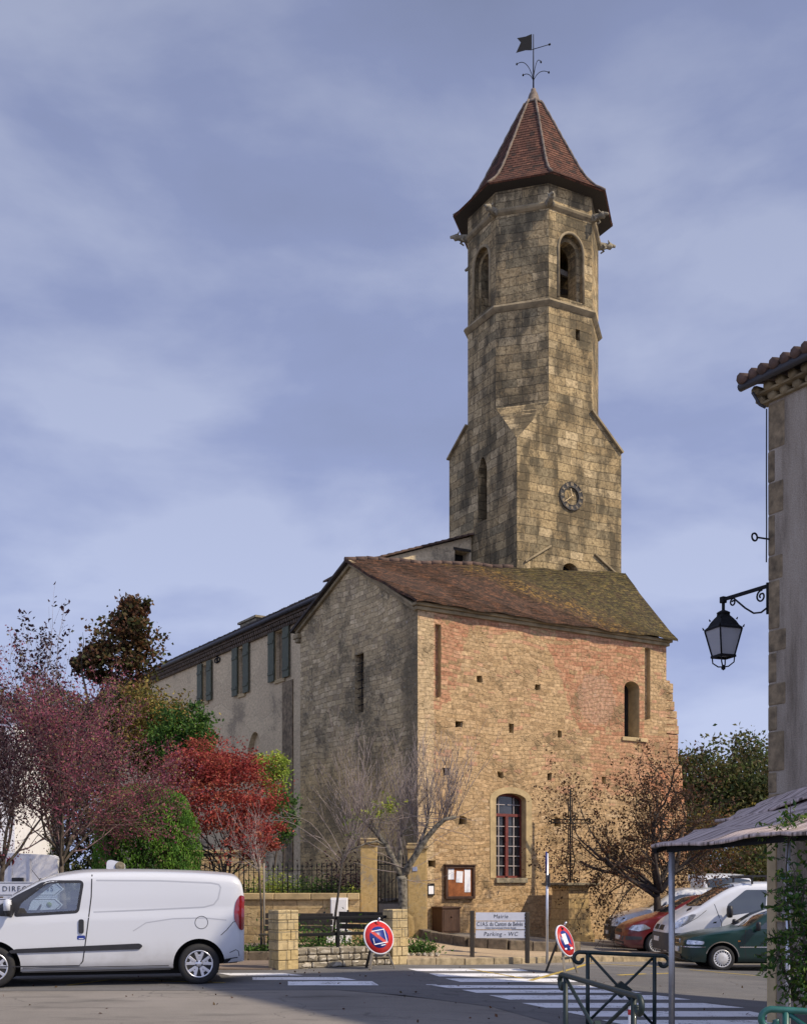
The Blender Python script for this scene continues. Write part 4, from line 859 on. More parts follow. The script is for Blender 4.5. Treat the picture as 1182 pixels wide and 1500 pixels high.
b = MB(); b.tube([(0, 0, .97), (0, 0, .78)], .022, 8); b.lathe([(.085, .765), (.095, .785), (.07, .80), (.03, .82)], 12, Ml); b.lathe([(.26 * q2 * 1.35, .545), (.275 * q2 * 1.35, .565), (.235 * q2 * 1.3, .60), (.20 * q2 * 1.25, .66), (.14 * q2 * 1.2, .72), (.09, .745), (.09, .77)], 4, Ml, False, R(45))
for k in range(4):
    a_ = R(45 + 90 * k); d = Ml @ Vector((math.cos(a_), math.sin(a_), 0)); b.tube([d * .27 + Z * .565, d * .285 + Z * .60], [.014, .006], 5); b.tube([d * .18 + Z * .68, d * .195 + Z * .71], [.014, .006], 5)
b.build('cap', M['iron'], lan)
gt, gb = .36 * q2, .215 * q2
b = MB()
for k in range(4):
    a_ = R(45 + 90 * k); d = Ml @ Vector((math.cos(a_), math.sin(a_), 0)); b.tube([d * gt + Z * .55, d * gb + Z * .18], .012, 5)
    d2 = Ml @ Vector((math.cos(a_ + R(90)), math.sin(a_ + R(90)), 0)); b.bar(d * gt + Z * .555, d2 * gt + Z * .555, .022, .022); b.bar(d * (gb + .012) + Z * .175, d2 * (gb + .012) + Z * .175, .03, .03)
    b.tube([d * gb + Z * .17, d * (gb * .95) + Z * .09, d * .07 + Z * .035, d * .0 + Z * .03], .010, 5)
b.lathe([(0, -.02), (.028, 0), (.03, .02), (.014, .04), (.012, .06)], 8); b.build('frame', M['iron'], lan)
b = MB(); b.lathe([(gb * .97, .19), (gt * .97, .55)], 4, Ml, False, R(45)); b.build('glass_panes', M['frosted'], lan)
# wall lamp by the window
wl = HF.onY(1160, 1288); lam = thing('wall_lamp', 'small green wall lamp with white globe above planter behind the leaves', 'wall lamp', HF.o + HF.u * wl[0] + Z * wl[1], HA)
b = MB(); b.tube([(0, 0, .05), (0, -.12, .07), (0, -.16, .03)], .012, 6); b.lathe([(.10, 0), (.09, .02), (.03, .09), (0, .10)], 14, Matrix.Translation((.05, -.16, .0))); b.build('shade', M['iron_bright_green'], lam)
b = MB(); b.lathe([(0, -.07), (.04, -.055), (.05, -.02), (.03, .0)], 12, Matrix.Translation((.05, -.16, 0))); b.build('globe', M['white'], lam)
# ------------------------------------------------------------------ pergola with reed matting
pg = thing('pergola', 'lean-to pergola roofed with pinkish reed matting on thin metal posts', 'pergola', (2.67, 11.5, gz(2.67, 11.5)), 0)
O_ = Vector(pg.location)
E1 = W(959, 1238, 11.65); dE = Vector((.66, -1.5, .055)); T1 = W(1117, 1178, 15.45); dT = Vector((.509, -.861, .24)).normalized() * 1.64
def reed_sheet(t0, t1, lift, seed, wob=.018):
    b = MB(); n1, n2 = 26, 14; r = random.Random(seed); vs = []
    for i in range(n1 + 1):
        for j in range(n2 + 1):
            s_ = i / n1 * 2.4; t = t0 + (t1 - t0) * j / n2; p = (E1 + dE * s_).lerp(T1 + dT * s_ * 1.0, t); p.z += lift + wob * math.sin(s_ * 7 + j * .9 + seed) + r.uniform(-.006, .006) - .03 * math.sin(math.pi * t)
            if i == 0: p += Vector((-.02, .03, 0)) * r.uniform(-.8, 1)
            if j == 0: p += (E1 - T1) * r.uniform(-.003, .006)
            vs.append(p - O_)
    N = n2 + 1; k = len(vs); low = [v - Vector((0, 0, .03)) for v in vs]
    fs = [(i * N + j, (i + 1) * N + j, (i + 1) * N + j + 1, i * N + j + 1) for i in range(n1) for j in range(n2)]
    fs += [tuple(q + k for q in f[::-1]) for f in fs]
    for i in range(n1): fs += [(i * N, i * N + k, (i + 1) * N + k, (i + 1) * N), (i * N + n2, (i + 1) * N + n2, (i + 1) * N + n2 + k, i * N + n2 + k)]
    for j in range(n2): fs += [(j, j + 1, j + 1 + k, j + k)]
    b.add(vs + low, fs, True); return b.build('reed_mat', M['reed'], pg)
reed_sheet(-.012, .56, 0, 1); reed_sheet(.50, 1.0, .035, 2)
b = MB(); q0 = Vector((2.67, 11.5, W(0, 1244, 11.5).z)) - O_; b.bar(q0 - dE * .03 - Z * .0, q0 + dE * 2.4, .05, .06); b.build('eave_beam', M['iron'], pg)
for t in (.0, 1.0, 2.0):
    p = q0 + dE * t; mt = M['zinc'] if t != 1.0 else M['white']; rad = .032 if t == 0 else .022
    p2 = Vector((p.x, p.y, gz(p.x + O_.x, p.y + O_.y) - O_.z - .05)); b = MB(); b.tube([p2, p - Z * .03], rad, 12); b.lathe([(.08, 0), (.08, .012), (rad, .016)], 12, Matrix.Translation(p2 + Z * .05)); b.build('post', mt if t == 0 else M['steel'], pg)
for t in (.0, .6, 1.2, 1.8):
    p = E1 + dE * t; q = T1 + dT * t; b = MB(); b.bar(p - O_ - Z * .06, q - O_ - Z * .07, .04, .045); b.build('rafter', M['iron'], pg)
# ------------------------------------------------------------------ white house and outbuilding at the left edge
wh = thing('white_house', 'white rendered house end glimpsed through purple leaves at left edge', 'house', at(-20, 31), R(6))
b = MB(); b.prism([(-4.5, -.4), (.75, -.4), (.75, 6.0), (.45, 6.25), (-1.9, 7.6), (-4.5, 6.1)], (0, 0, 0), U, Z, V, 7); b.build('wall', M['white_wall'], wh)
b = MB(); b.bar((-1.9, -.15, 7.66), (.95, -.15, 6.0), .12, .08, up=(0, 1, 0)); b.add([(-1.9, -.2, 7.7), (-1.9, 7.2, 7.7), (1.0, 7.2, 6.03), (1.0, -.2, 6.03), (-4.8, -.2, 6.0), (-4.8, 7.2, 6.0)], [(0, 1, 2, 3), (0, 4, 5, 1)]); b.build('roof', M['canal_tile'], wh)
ob = thing('outbuilding', 'low white painted shed with small round red emblem at left edge', 'shed', at(-60, 26.5), 0)
s_ = 1690 / 26.5
b = MB(); x1_ = (85 + 60) / s_; b.prism([(0, -.3), (x1_, -.3), (x1_, 1.65 + 28 / s_), (x1_ - .2, 1.65 + 34 / s_), (0, 1.65 + 40 / s_)], (0, 0, 0), U, Z, V, .5); b.build('wall', M['white_wall'], ob)
b = MB(); b.box(1.20, 1.23, -.03, -.002, .9, 2.1); b.box(1.62, 1.65, -.03, -.002, .9, 2.1); b.build('wall_trim', M['sign_white'], ob)
b = MB(); Me = Matrix.Translation((76 / s_, -.004, 1.65 + 24 / s_)) @ Matrix.Rotation(R(90), 4, 'X'); b.lathe([(.075, 0), (.09, .006), (.09, .0)], 20, Me); b.lathe([(.0, .004), (.03, .004), (.03, .0)], 10, Me); b.build('emblem', M['sign_red'], ob)
b = MB(); b.box(1.25, 1.5, -.10, -.002, 1.55, 1.66, b=.01); b.build('letterbox', M['black_plastic'], ob)
# ------------------------------------------------------------------ low wall of pale stone between two pillars, with rails
PA = math.atan2(.5294, .8484); PF = Fr(-2.42, 21.15, PA)
lw = thing('terrace_wall', 'low white stone wall between two yellow stone pillars with black rails', 'low wall', PF.o, PA)
q = [PF.onY(x, 1400)[0] for x in (408, 437, 553, 575, 597)]
w1 = q[1] - q[0]; x2 = q[3]; w2 = q[4] - q[3]
def pillar(x0, wd, h, name='pillar'):
    b = MB(); r = random.Random(int(h * 100)); z = -.2; rows = int((h + .2) / .175)
    for i in range(rows):
        z0 = -.2 + (h + .2) * i / rows; z1 = -.2 + (h + .2) * (i + 1) / rows; sp = .45 if i % 2 else .62
        for (a0, a1, b0, b1) in ((0, sp, 0, .5), (sp, 1, 0, .62), (0, sp, .5, 1), (sp, 1, .62, 1)):
            e = r.uniform(0, .012); b.box(x0 + wd * a0 - (e if a0 == 0 else -.003), x0 + wd * a1 + (e if a1 == 1 else -.003), wd * b0 - (e if b0 == 0 else -.003), wd * b1 + (e if b1 == 1 else -.003), z0 + .003, z1 - .003, b=.014)
    b.m = 1; b.box(x0 + .02, x0 + wd - .02, .02, wd - .02, -.3, h - .02)
    return b.build(name, [M['pillar_stone'], M['quoin']], lw)
h1 = PF.onY(420, 1333)[1]; h2 = PF.onY(585, 1332)[1]
pillar(q[0], w1, h1); pillar(x2, w2, h2)
b = MB(); r = random.Random(5); zt = PF.onY(495, 1388)[1]; xx0, xx1 = q[1] + .005, x2 - .005; z = -.12
b.m = 1; b.box(xx0, xx1, .10, .36, -.3, zt - .06); b.m = 0
for i in range(4):
    hz = (zt + .12) / 4; x = xx0
    while x < xx1 - .04:
        L = min(r.uniform(.17, .33), xx1 - x); b.box(x + .006, x + L - .006, .05 - r.uniform(0, .025), .42, z + hz * i + .006, z + hz * (i + 1) - .006 + r.uniform(-.012, .012), b=.028); x += L
b.build('wall', [M['white_stone'], M['quoin']], lw)
zr1 = PF.onY(495, 1345)[1]; zr2 = PF.onY(495, 1369)[1]; xp = PF.onY(502, 1390)[0]
for zz, nm in ((zr1, 'rail'), (zr2, 'rail')):
    b = MB(); b.box(xx0 - .0, xx1, .20, .25, zz - .03, zz + .03, b=.01); b.build(nm, M['iron'], lw)
b = MB(); b.box(xp - .028, xp + .028, .155, .198, zt - .15, zr1 + .028); b.build('rail_post', M['iron'], lw)
# ------------------------------------------------------------------ garden wall, railing, gate
gw = thing('garden_wall', 'cream stone garden wall with coping below an iron railing', 'garden wall', at(285, 28.2), 0)
s_ = 1690 / 28.2; gx1 = (527 - 285) / s_; zb = gz(-3, 28.2)
b = MB(); b.box(-1.6, gx1, 0, .4, -.4, 1.18 - zb); b.build('wall', M['rubble_low'], gw)
b = MB(); r = random.Random(1); x = -1.65
while x < gx1 - .05:
    L = min(r.uniform(.7, 1.1), gx1 - x); b.box(x + .004, x + L - .004, -.07, .47, 1.182 - zb, 1.345 - zb, b=.02); x += L
b.build('coping', M['dressed'], gw)
rl = thing('iron_railing', 'black spear topped iron railing on the garden wall coping', 'railing', Vector(gw.location) + Z * (1.345 - zb), 0)
b = MB(); b.bar((-1.5, .2, .08), (gx1, .2, .08), .03, .012); b.bar((-1.5, .2, .56), (gx1, .2, .56), .03, .012); b.build('rail', M['iron'], rl)
n = 46; bars = []
for i in range(n):
    x = -1.45 + (gx1 + 1.35) * i / (n - 1); b = MB(); tall = i % 9 == 4; b.tube([(x, .2, 0), (x, .2, .64)], .018 if tall else .010, 5); b.lathe([(.010, .62), (.024, .66), (.016, .69), (.0, .77 + (.05 if tall else 0))], 5, Matrix.Translation((x, .2, 0))); b.build('bar', M['iron'], rl)
fw = thing('rear_garden_wall', 'pale coursed stone wall at back of the garden under the red maple', 'garden wall', at(330, 33.5), R(8))
s_ = 1690 / 33.5; b = MB(); b.box(-2.0, 1.15, 0, .4, -.3, 1.65 + 46 / s_ - .25); b.build('wall', M['rubble_low'], fw)
b = MB(); b.box(-2.05, 1.2, -.06, .46, 1.65 + 46 / s_ - .248, 1.65 + 46 / s_ - .14, b=.02); b.build('coping', M['dressed'], fw)
def gatepost(px0, px1, Y, ytop, label, cap=True, grow=0):
    a = at(px0, Y); s = 1690 / Y; wd = (px1 - px0) / s; zt = EYE + (HOR - ytop) / s - a.z
    t = thing('gatepost', label, 'gatepost', a, 0, 'gateposts beside the garden gate'); b = MB(); b.box(0, wd, 0, wd + grow, -.2, zt, b=.012); b.build('shaft', M['gate_stone'], t)
    b = MB(); b.box(-.05, wd + .05, -.05, wd + grow + .05, zt + .002, zt + .09, b=.02); b.box(-.02, wd + .02, -.02, wd + grow + .02, zt + .0915, zt + .16, b=.03); b.build('cap', M['dressed'], t); return t, zt, wd
g1, z1, w_ = gatepost(528, 552, 28.3, 1237, 'yellow rendered gatepost at left of the garden gate, joined to the garden wall')
g2, z2, w2_ = gatepost(597, 625, 28.9, 1244, 'patched yellow gatepost at right of the garden gate with small blue plate')
b = MB(); b.box(.12, .24, -.012, -.001, z2 - .55, z2 - .44, b=.003); b.build('house_plate', M['blue_plate'], g2)
gt_ = thing('garden_gate', 'tall dark barred iron gate with solid lower panel between the gateposts', 'gate', at(552.5, 28.5), 0)
s = 1690 / 28.5; wd = 44 / s; b = MB(); zg = gz(0, 28.5); b.box(.02, wd - .02, 0, .03, .04, .98); b.build('panel', M['gutter'], gt_)
b = MB(); b.bar((.02, .015, 1.0), (wd - .02, .015, 1.0), .04, .035); b.bar((.02, .015, 1.95), (wd - .02, .015, 1.95), .04, .035); b.tube([(.02, .015, .04), (.02, .015, 2.15)], .025, 6); b.tube([(wd - .02, .015, .04), (wd - .02, .015, 2.15)], .025, 6); b.build('frame', M['iron'], gt_)
for i in range(7): x = .1 + (wd - .2) * i / 6; b = MB(); b.tube([(x, .015, 1.0), (x, .015, 2.08)], .012, 5); b.lathe([(.012, 2.06), (.024, 2.10), (0, 2.2)], 5, Matrix.Translation((x, .015, 0))); b.build('bar', M['iron'], gt_)
lkw = thing('link_wall', 'rubble wall running from right gatepost back to the church corner', 'wall', at(612, 29.3), 0)
b = MB(); b.box(-.02, .24, 0, 5.9, -.3, 2.0); b.build('wall', M['rubble_low'], lkw)
cab = thing('meter_cabinet', 'white electricity meter cabinet set against the garden wall', 'meter cabinet', at(484, 27.9), 0)
s = 1690 / 27.9; b = MB(); b.box(0, 25 / s, 0, .26, -.02, 1.14, b=.012); b.build('box', M['white'], cab)
b = MB(); b.box(.02, 25 / s - .02, -.012, -.001, .45, 1.10, b=.004); b.build('door', M['white'], cab)
b = MB(); b.box(-.10, -.0, .0, .22, -.02, .28, b=.01); b.box(25 / s + .001, 25 / s + .09, .02, .22, -.02, .34, b=.01); b.build('plinth', M['white'], cab)
# benches
def bench(px, Y, rz, label):
    t = thing('park_bench', label, 'bench', at(px, Y, .03), rz, 'benches on the terrace')
    b = MB()
    for k in range(3): b.box(-.75, .75, -.50 + k * .15, -.38 + k * .15, .42, .455, b=.008)
    b.build('seat', M['dark_wood'], t); b = MB()
    for k in range(3): b.bar((-.75, .02 + k * .035, .56 + k * .135), (.75, .02 + k * .035, .56 + k * .135), .03, .115, bev=.008)
    b.build('backrest', M['dark_wood'], t)
    for x in (-.55, .55):
        b = MB(); b.tube([(x, -.46, 0), (x, -.42, .40), (x, .0, .40), (x, .06, .55), (x, .14, .92)], .025, 6); b.tube([(x, .06, 0), (x, -.05, .40)], .025, 6); b.build('leg', M['iron'], t)
    return t
bench(437, 25.0, R(-8), 'dark slatted bench half hidden behind the left stone pillar')
bench(538, 25.6, R(-24), 'dark slatted bench turned towards the right pillar behind the round sign')
# ------------------------------------------------------------------ no-parking discs on trestles
def np_sign(px, py, Y, yaw, lean, roll, label, plain_=False):
    c = W(px, py, Y); g = gz(c.x, Y); t = thing('no_parking_sign', label, 'road sign', (c.x, c.y, g), yaw, 'round signs on wooden trestles'); h = c.z - g
    Md = Matrix.Translation((0, 0, h)) @ Matrix.Rotation(R(90) - lean, 4, 'X') @ Matrix.Rotation(roll, 4, 'Z')    # disc lies in xy, faces +z -> outward -y
    b = MB(); b.lathe([(.318, -.028), (.325, -.02), (.325, .002), (.318, .006), (.30, .006)], 44, Md); disc = b.build('disc', M['sign_white'], t)
    b = MB(); b.lathe([(0, .0075), (.302, .0075), (.302, .002)], 44, Md); b.build('red_ring', M['sign_red'], disc)
    b = MB(); b.lathe([(0, .0095), (.205, .0095), (.205, .006)], 40, Md); b.build('blue_field', M['sign_blue'], disc)
    b = MB(); b.box(-.205, .205, -.03, .03, .008, .0115, Md @ Matrix.Rotation(R(-45), 4, 'Z')); b.build('slash', M['sign_red'], disc)
    b = MB()
    if plain_: b.box(-.10, .07, -.07, .14, .0105, .0125, Md); b.box(-.16, -.08, -.17, -.14, .0105, .0123, Md); b.box(.06, .17, -.19, -.15, .0105, .0123, Md)
    else:
        for (x0, x1, y0, y1) in ((-.13, .15, .125, .14), (.137, .152, -.10, .125), (-.14, .16, -.125, -.108), (-.14, -.128, -.10, .0), (0., .10, -.165, -.15)): b.box(x0, x1, y0, y1, .0105, .0129, Md)
    b.build('torn_sticker', M['paper'], disc)
    for sx in (-1, 1):
        b = MB(); b.bar((sx * .10, .02, h - .05), (sx * .27, -.12, .01), .045, .03); b.build('leg', M['grey_wood'], t)
    b = MB(); b.bar((0, .06, h + .25), (-.02, .42, .01), .045, .03); b.build('leg', M['dark_wood'], t)
    b = MB(); b.bar((-.2, -.02, h - .34), (.2, -.02, h - .34), .025, .04); b.build('crossbar', M['grey_wood'], t)
    b = MB(); b.tube([(0, .02, h + .30), (0, .0, h + .345), (.02, -.01, h + .36)], .02, 6); b.build('hook', M['steel'], t)
np_sign(555, 1373, 21.5, R(33), R(14), R(8), 'tilted round no parking sign on trestle in front of right stone pillar')
np_sign(828, 1378, 22.4, R(55), R(20), R(4), 'round no parking sign with white sticker on trestle behind green barriers', True)
# ------------------------------------------------------------------ direction sign by the kerb
ds = thing('direction_sign', 'three white arrow boards between brown posts reading Mairie and Parking', 'direction sign', at(731, 24.1, .12), 0)
s = 1690 / 24.1; zg = ds.location.z
def zz_(py): return EYE - (py - HOR) / s - zg
for px in (691.5, 772): 
    b = MB(); x = (px - 731) / s; b.box(x - .045, x + .045, -.05, .05, -.1, zz_(1334 if px < 700 else 1336), b=.012); b.build('post', M['dark_wood'], ds)
xl, xr = (696.5 - 731) / s, (769.5 - 731) / s
for (y0, y1, body, size, sx, sh) in ((1336.5, 1348.5, 'Mairie', .115, .95, .15), (1349.7, 1361.2, 'C.I.A.S. du Canton de Belvès', .125, .66, .05), (1362.6, 1374, 'Parking - WC', .12, .95, .15)):
    z1, z0 = zz_(y0), zz_(y1); zm = (z0 + z1) / 2; nk = .03
    b = MB(); b.prism([(xl, z0), (xr - nk, z0), (xr, z0 + .0), (xr - nk, zm - .025), (xr - .004, zm), (xr - nk, zm + .025), (xr, z1), (xl, z1)], (0, -.012, 0), U, Z, NY, .024); bd = b.build('board', M['sign_white'], ds)
    text_mesh(body, size, 'lettering', M['ink'], bd, ((xl + xr) / 2 + (.0 if 'C.I' not in body else -.02), -.038, zm + (.025 if 'C.I' in body else 0)), sx=sx, shear=sh, spacing=1.12 if 'C.I' not in body else 1.0)
    if 'C.I' in body: text_mesh("Centre Intercommunal d'Action Sociale", .05, 'lettering', M['ink'], bd, ((xl + xr) / 2, -.038, zm - .052), sx=.8)
# town sign far left, read behind the van
td = thing('town_direction_sign', 'pair of white arrow road signs lettered DIRECTIONS behind the van', 'road sign', at(30, 21.2), 0)
s = 1690 / 21.2; zg = td.location.z
for px in (-30, 55): b = MB(); x = (px - 30) / s; b.tube([(x, .06, -.1), (x, .06, zz_(1290))], .04, 10); b.build('post', M['steel'], td)
for (y0, y1, tip, body, tx, size) in ((1291.5, 1313, 94.5, 'DIRECTIONS', 42, .135), (1315.5, 1335.5, 93, 'IT', 8, .135)):
    z1, z0 = zz_(y0), zz_(y1); zm = (z0 + z1) / 2; x0, x1, x2 = (-75 - 30) / s, (82 - 30) / s, (tip - 30) / s
    b = MB(); b.prism([(x0, z0), (x1, z0), (x2, zm), (x1, z1), (x0, z1)], (0, .0, 0), U, Z, NY, .02); pn = b.build('panel', M['sign_white'], td)
    b = MB(); e = .018; g_ = .013; o1 = [(x0 + e, z0 + e), (x1 - e * .6, z0 + e), (x2 - e * 1.4, zm), (x1 - e * .6, z1 - e), (x0 + e, z1 - e)]; o2 = [(x0 + e + g_, z0 + e + g_), (x1 - e * .6 - g_ * .6, z0 + e + g_), (x2 - e * 1.4 - g_ * 1.5, zm), (x1 - e * .6 - g_ * .6, z1 - e - g_), (x0 + e + g_, z1 - e - g_)]
    b.wall(o1, [o2], (0, -.0225, 0), U, Z, NY, .002, 0, None); b.build('border', M['ink'], pn)
    text_mesh(body, size, 'lettering', M['ink'], pn, ((tx - 30) / s, -.024, zm), spacing=1.28 if len(body) > 4 else 1.1)
    if body == 'IT': b = MB(); b.lathe([(0, .004), (.05, .004), (.05, 0)], 16, Matrix.Translation(((73 - 30) / s, -.021, zm)) @ Matrix.Rotation(R(90), 4, 'X')); b.build('round_symbol', M['leaf_lime'], pn)
pr = thing('stone_pier', 'white rounded stone pier showing above the van roof', 'stone pier', at(170, 21.4), R(12))
s = 1690 / 21.4; h = 1.65 + 16 / s; b = MB(); b.box(-.15, .15, -.15, .15, -.1, h - .05, b=.02); b.build('shaft', M['white_wall'], pr)
b = MB(); b.prism(rnd_poly([(-.16, h - .05), (.17, h - .05), (.17, h + .12), (-.16, h + .20)], [.01, .03, .06, .14], 6), (0, -.16, 0), U, Z, V, .32); b.build('cap', M['sign_white'], pr)
b = MB(); b.lathe([(.03, 0), (.09, .0), (.085, .02), (.05, .012), (.02, .03), (0, .03)], 12, Matrix.Translation((.08, -.162, h + .06)) @ Matrix.Rotation(R(90), 4, 'X')); b.build('carved_boss', M['grey_stone'], pr)
# ------------------------------------------------------------------ notice boards and box on the church wall
def on_church(name, label, cat, x0, y0, x1, y1):
    a = CF.onY(x0, y1); b_ = CF.onY(x1, y0); t = thing(name, label, cat, CF.o + CF.u * a[0] + Z * a[1] - CF.v * .01, CF.a); return t, b_[0] - a[0], b_[1] - a[1]
t, wd, ht = on_church('notice_board', 'glazed brown notice board with three white papers on the church wall', 'notice board', 650, 1268, 693, 1317)
b = MB(); b.box(.02, wd - .02, -.05, -.002, .02, ht - .02); b.build('cork_panel', M['cork'], t)
b = MB()
for q in ((0, .085, 0, ht), (wd - .085, wd, 0, ht)): b.box(q[0], q[1], -.11, -.0025, q[2], q[3], b=.008)
for q in ((.0855, wd - .0855, 0, .085), (.0855, wd - .0855, ht - .085, ht)): b.box(q[0], q[1], -.109, -.003, q[2], q[3], b=.008)
b.box(-.03, wd + .03, -.15, -.004, ht + .001, ht + .03); b.build('frame', M['brown_wood'], t)
for (x0, x1, z0, z1, r_) in ((.10, .30, .58, .90, 0), (.34, .56, .52, .86, .06), (.66, .86, .20, .88, 0)):
    b = MB(); b.box(x0 * wd, x1 * wd, -.058, -.0515, z0 * ht, z1 * ht, Matrix.Translation((0, 0, 0)) @ Matrix.Rotation(r_, 4, 'Y')); b.build('paper_notice', M['paper'], t)
t, wd, ht = on_church('small_notice_frame', 'small black framed notice beside the large notice board', 'notice frame', 624, 1294, 635, 1312)
b = MB(); b.box(0, wd, -.05, -.002, 0, ht, b=.008); b.build('frame', M['iron'], t); b = MB(); b.box(.05, wd - .04, -.056, -.0515, .05, ht - .08); b.build('paper_notice', M['paper'], t)
bx = CF.onY(631, 1360); bp = CF.o + CF.u * bx[0] - CF.v * .62
t = thing('litter_box', 'brown wooden litter box standing against the church wall', 'litter box', (bp.x, bp.y, gz(bp.x, bp.y)), CF.a)
b = MB(); b.box(0, .66, 0, .55, 0, .74, b=.012); b.build('box', M['brown_wood'], t); b = MB(); b.box(-.03, .69, -.03, .58, .742, .80, b=.015); b.build('lid', M['brown_wood'], t); b = MB(); b.box(.05, .61, -.015, -.001, .06, .69, b=.004); b.lathe([(.025, 0), (.03, .02), (0, .03)], 8, Matrix.Translation((.33, -.016, .5)) @ Matrix.Rotation(R(90), 4, 'X')); b.build('door', M['brown_wood'], t)
# ------------------------------------------------------------------ edge-on sign pole and stone cross
pl = thing('sign_pole', 'thin grey pole with blue sign plates seen edge on before the stone cross', 'sign pole', at(801, 24.7, .1), 0)
s = 1690 / 24.7; zg = pl.location.z
b = MB(); b.tube([(0, 0, -.1), (0, 0, zz_(1250))], .030, 10); b.build('pole', M['steel'], pl)
b = MB(); b.lathe([(.24, -.012), (.25, 0), (.24, .012)], 30, Matrix.Translation((-.02, 0.0, zz_(1264))) @ Matrix.Rotation(R(-4), 4, 'Z') @ Matrix.Rotation(R(90), 4, 'Y')); b.build('round_sign', M['sign_blue'], pl)
b = MB(); b.box(-.03, .0, -.16, .16, zz_(1297), zz_(1282), Matrix.Rotation(R(-4), 4, 'Z')); b.box(.03, .06, -.05, .05, zz_(1299), zz_(1280)); b.build('plate', M['gutter'], pl)
cp = CF.onY(835, 1365, -1.0); cw = CF.o + CF.u * cp[0] - CF.v * 1.0; gzc = gz(cw.x, cw.y)
cr = thing('wayside_cross', 'lacy wrought iron cross on weathered stone pedestal by the church wall', 'cross', (cw.x, cw.y, gzc), CF.a)
s = 1690 / cw.y; zg = gzc; zt = zz_(1293); q2 = math.sqrt(2)
b = MB(); b.lathe([(.74 * 1.05, -.2), (.74 * 1.05, .18), (.70 * 1.02, .26), (.66, .40), (.60, zt * .62), (.57, zt * .86), (.60, zt - .16), (.68, zt - .12)], 4, None, False, R(45)); b.build('pedestal', M['church_ashlar'], cr)
b = MB(); b.lathe([(.76, zt - .118), (.92, zt - .07), (.92, zt - .01), (.88, zt)], 4, None, False, R(45)); b.build('cap', M['grey_stone'], cr)
b = MB(); zc = zz_(1203) ; H_ = zz_(1180); Mx = Matrix.Rotation(-CF.a, 4, 'Z')
def ct(pts, r=.016): b.tube([Mx @ Vector(p) for p in pts], r, 5)
prof_w = [(zt, .16), (zt + .12, .08), (zt + .35, .06), (zt + .55, .13), (zt + .75, .15), (zt + .95, .09), (zt + 1.1, .07), (zc - .15, .06)]
for sx in (-1, 1): ct([(sx * w_, 0, z) for z, w_ in prof_w], .018); ct([(0, sx * w_, z) for z, w_ in prof_w], .014); ct([(sx * .06, 0, zc + .1), (sx * .06, 0, H_ + .25)], .018)
ct([(0, 0, zt), (0, 0, H_ + .5)], .03)
for k in range(14):
    z = zt + .15 + k * .1
    w_ = float(np.interp(z, [p[0] for p in prof_w], [p[1] for p in prof_w])); ct([(w_ * math.cos(t), 0, z + w_ * .6 * math.sin(t)) for t in np.linspace(0, 6.3, 10)], .012)
for zz in (zc - .06, zc + .06): ct([(-.62, 0, zz), (.62, 0, zz)], .018)
for x in np.linspace(-.55, .55, 9): ct([(x + .06 * math.cos(t), 0, zc + .06 * math.sin(t)) for t in np.linspace(0, 6.3, 10)], .012)
for cx_, cz_ in ((-.62, zc), (.62, zc), (0, H_ + .5), (-.2, zt + .08), (.2, zt + .08), (-.15, zc - .18), (.15, zc - .18), (.15, zc + .18), (-.15, zc + .18)):
    for a_ in (0, 2.1, 4.2): ct([(cx_ + .05 * math.cos(a_) + .055 * math.cos(t), 0, cz_ + .05 * math.sin(a_) + .055 * math.sin(t)) for t in np.linspace(0, 6.3, 9)], .015)
b.build('iron_cross', M['iron'], cr)
# ------------------------------------------------------------------ green street barriers in the foreground
def barrier(ax, ay, bx, by, h, mat, label, rad=.024, plate=True):
    A = Vector((ax, ay, gz(ax, ay))); B = Vector((bx, by, gz(bx, by))); d = B - A; L = Vector((d.x, d.y)).length; t = thing('street_barrier', label, 'barrier', A, math.atan2(d.y, d.x), 'green street barriers')
    dz = B.z - A.z
    def sp(x, sgn):                                   # scroll end
        return [Vector((x + sgn * (.02 + .075 * math.sin(q) * (1 - q / 9)), 0, h + dz * x / L - .075 + .075 * math.cos(q) * (1 - q / 9))) for q in np.linspace(0, 4.9, 16)]
    b = MB(); b.tube(sp(-.02, -1)[::-1] + [Vector((x, 0, h + dz * x / L)) for x in np.linspace(0, L, 6)] + sp(L + .02, 1), rad, 8); b.build('top_rail', mat, t)
    for x in (.06, L - .06): b = MB(); b.tube([(x, 0, -.1 + dz * x / L), (x, 0, h - rad * .5 + dz * x / L)], rad, 8); b.build('post', mat, t)
    for s0, s1 in ((h - .03, .12), (.12, h - .03)): b = MB(); b.tube([(.08, .0 if s0 > .5 else .012, s0), (L - .08, .0 if s0 > .5 else .012, s1 + dz)], .017, 7); b.build('brace', mat, t)
    if plate: b = MB(); m_ = h * .5 + .045 + dz / 2; b.prism([(L / 2 - .13, m_), (L / 2, m_ - .10), (L / 2 + .13, m_), (L / 2, m_ + .10)], (0, -.02, 0), U, Z, V, .05); b.build('centre_plate', mat, t)
    return t
Yb = 13.45; barrier((853 - CX) / F * Yb, Yb, (967 - CX) / F * Yb, Yb + .05, .92, M['iron_green'], 'farther green barrier with crossed bars standing square to the view')
barrier((825 - CX) / F * 10.3, 10.3, (932 - CX) / F * 8.55, 8.55, .88, M['iron_green'], 'nearer dark green barrier slanting towards the viewer at bottom')
barrier((1137 - CX) / F * 7.9, 7.9, (1137 - CX) / F * 7.9 + 1.25, 7.7, .895, M['iron_bright_green'], 'bright green barrier at bottom right corner before the planter')
mp_ = thing('marker_post', 'slim white post with red band beside the nearer barrier', 'marker post', at(925, 8.75), 0)
b = MB(); b.tube([(0, 0, -.05), (0, 0, .80)], .028, 10); b.build('post', M['white'], mp_); b = MB(); b.tube([(0, 0, .72), (0, 0, .76)], .030, 10); b.build('band', M['sign_red'], mp_)
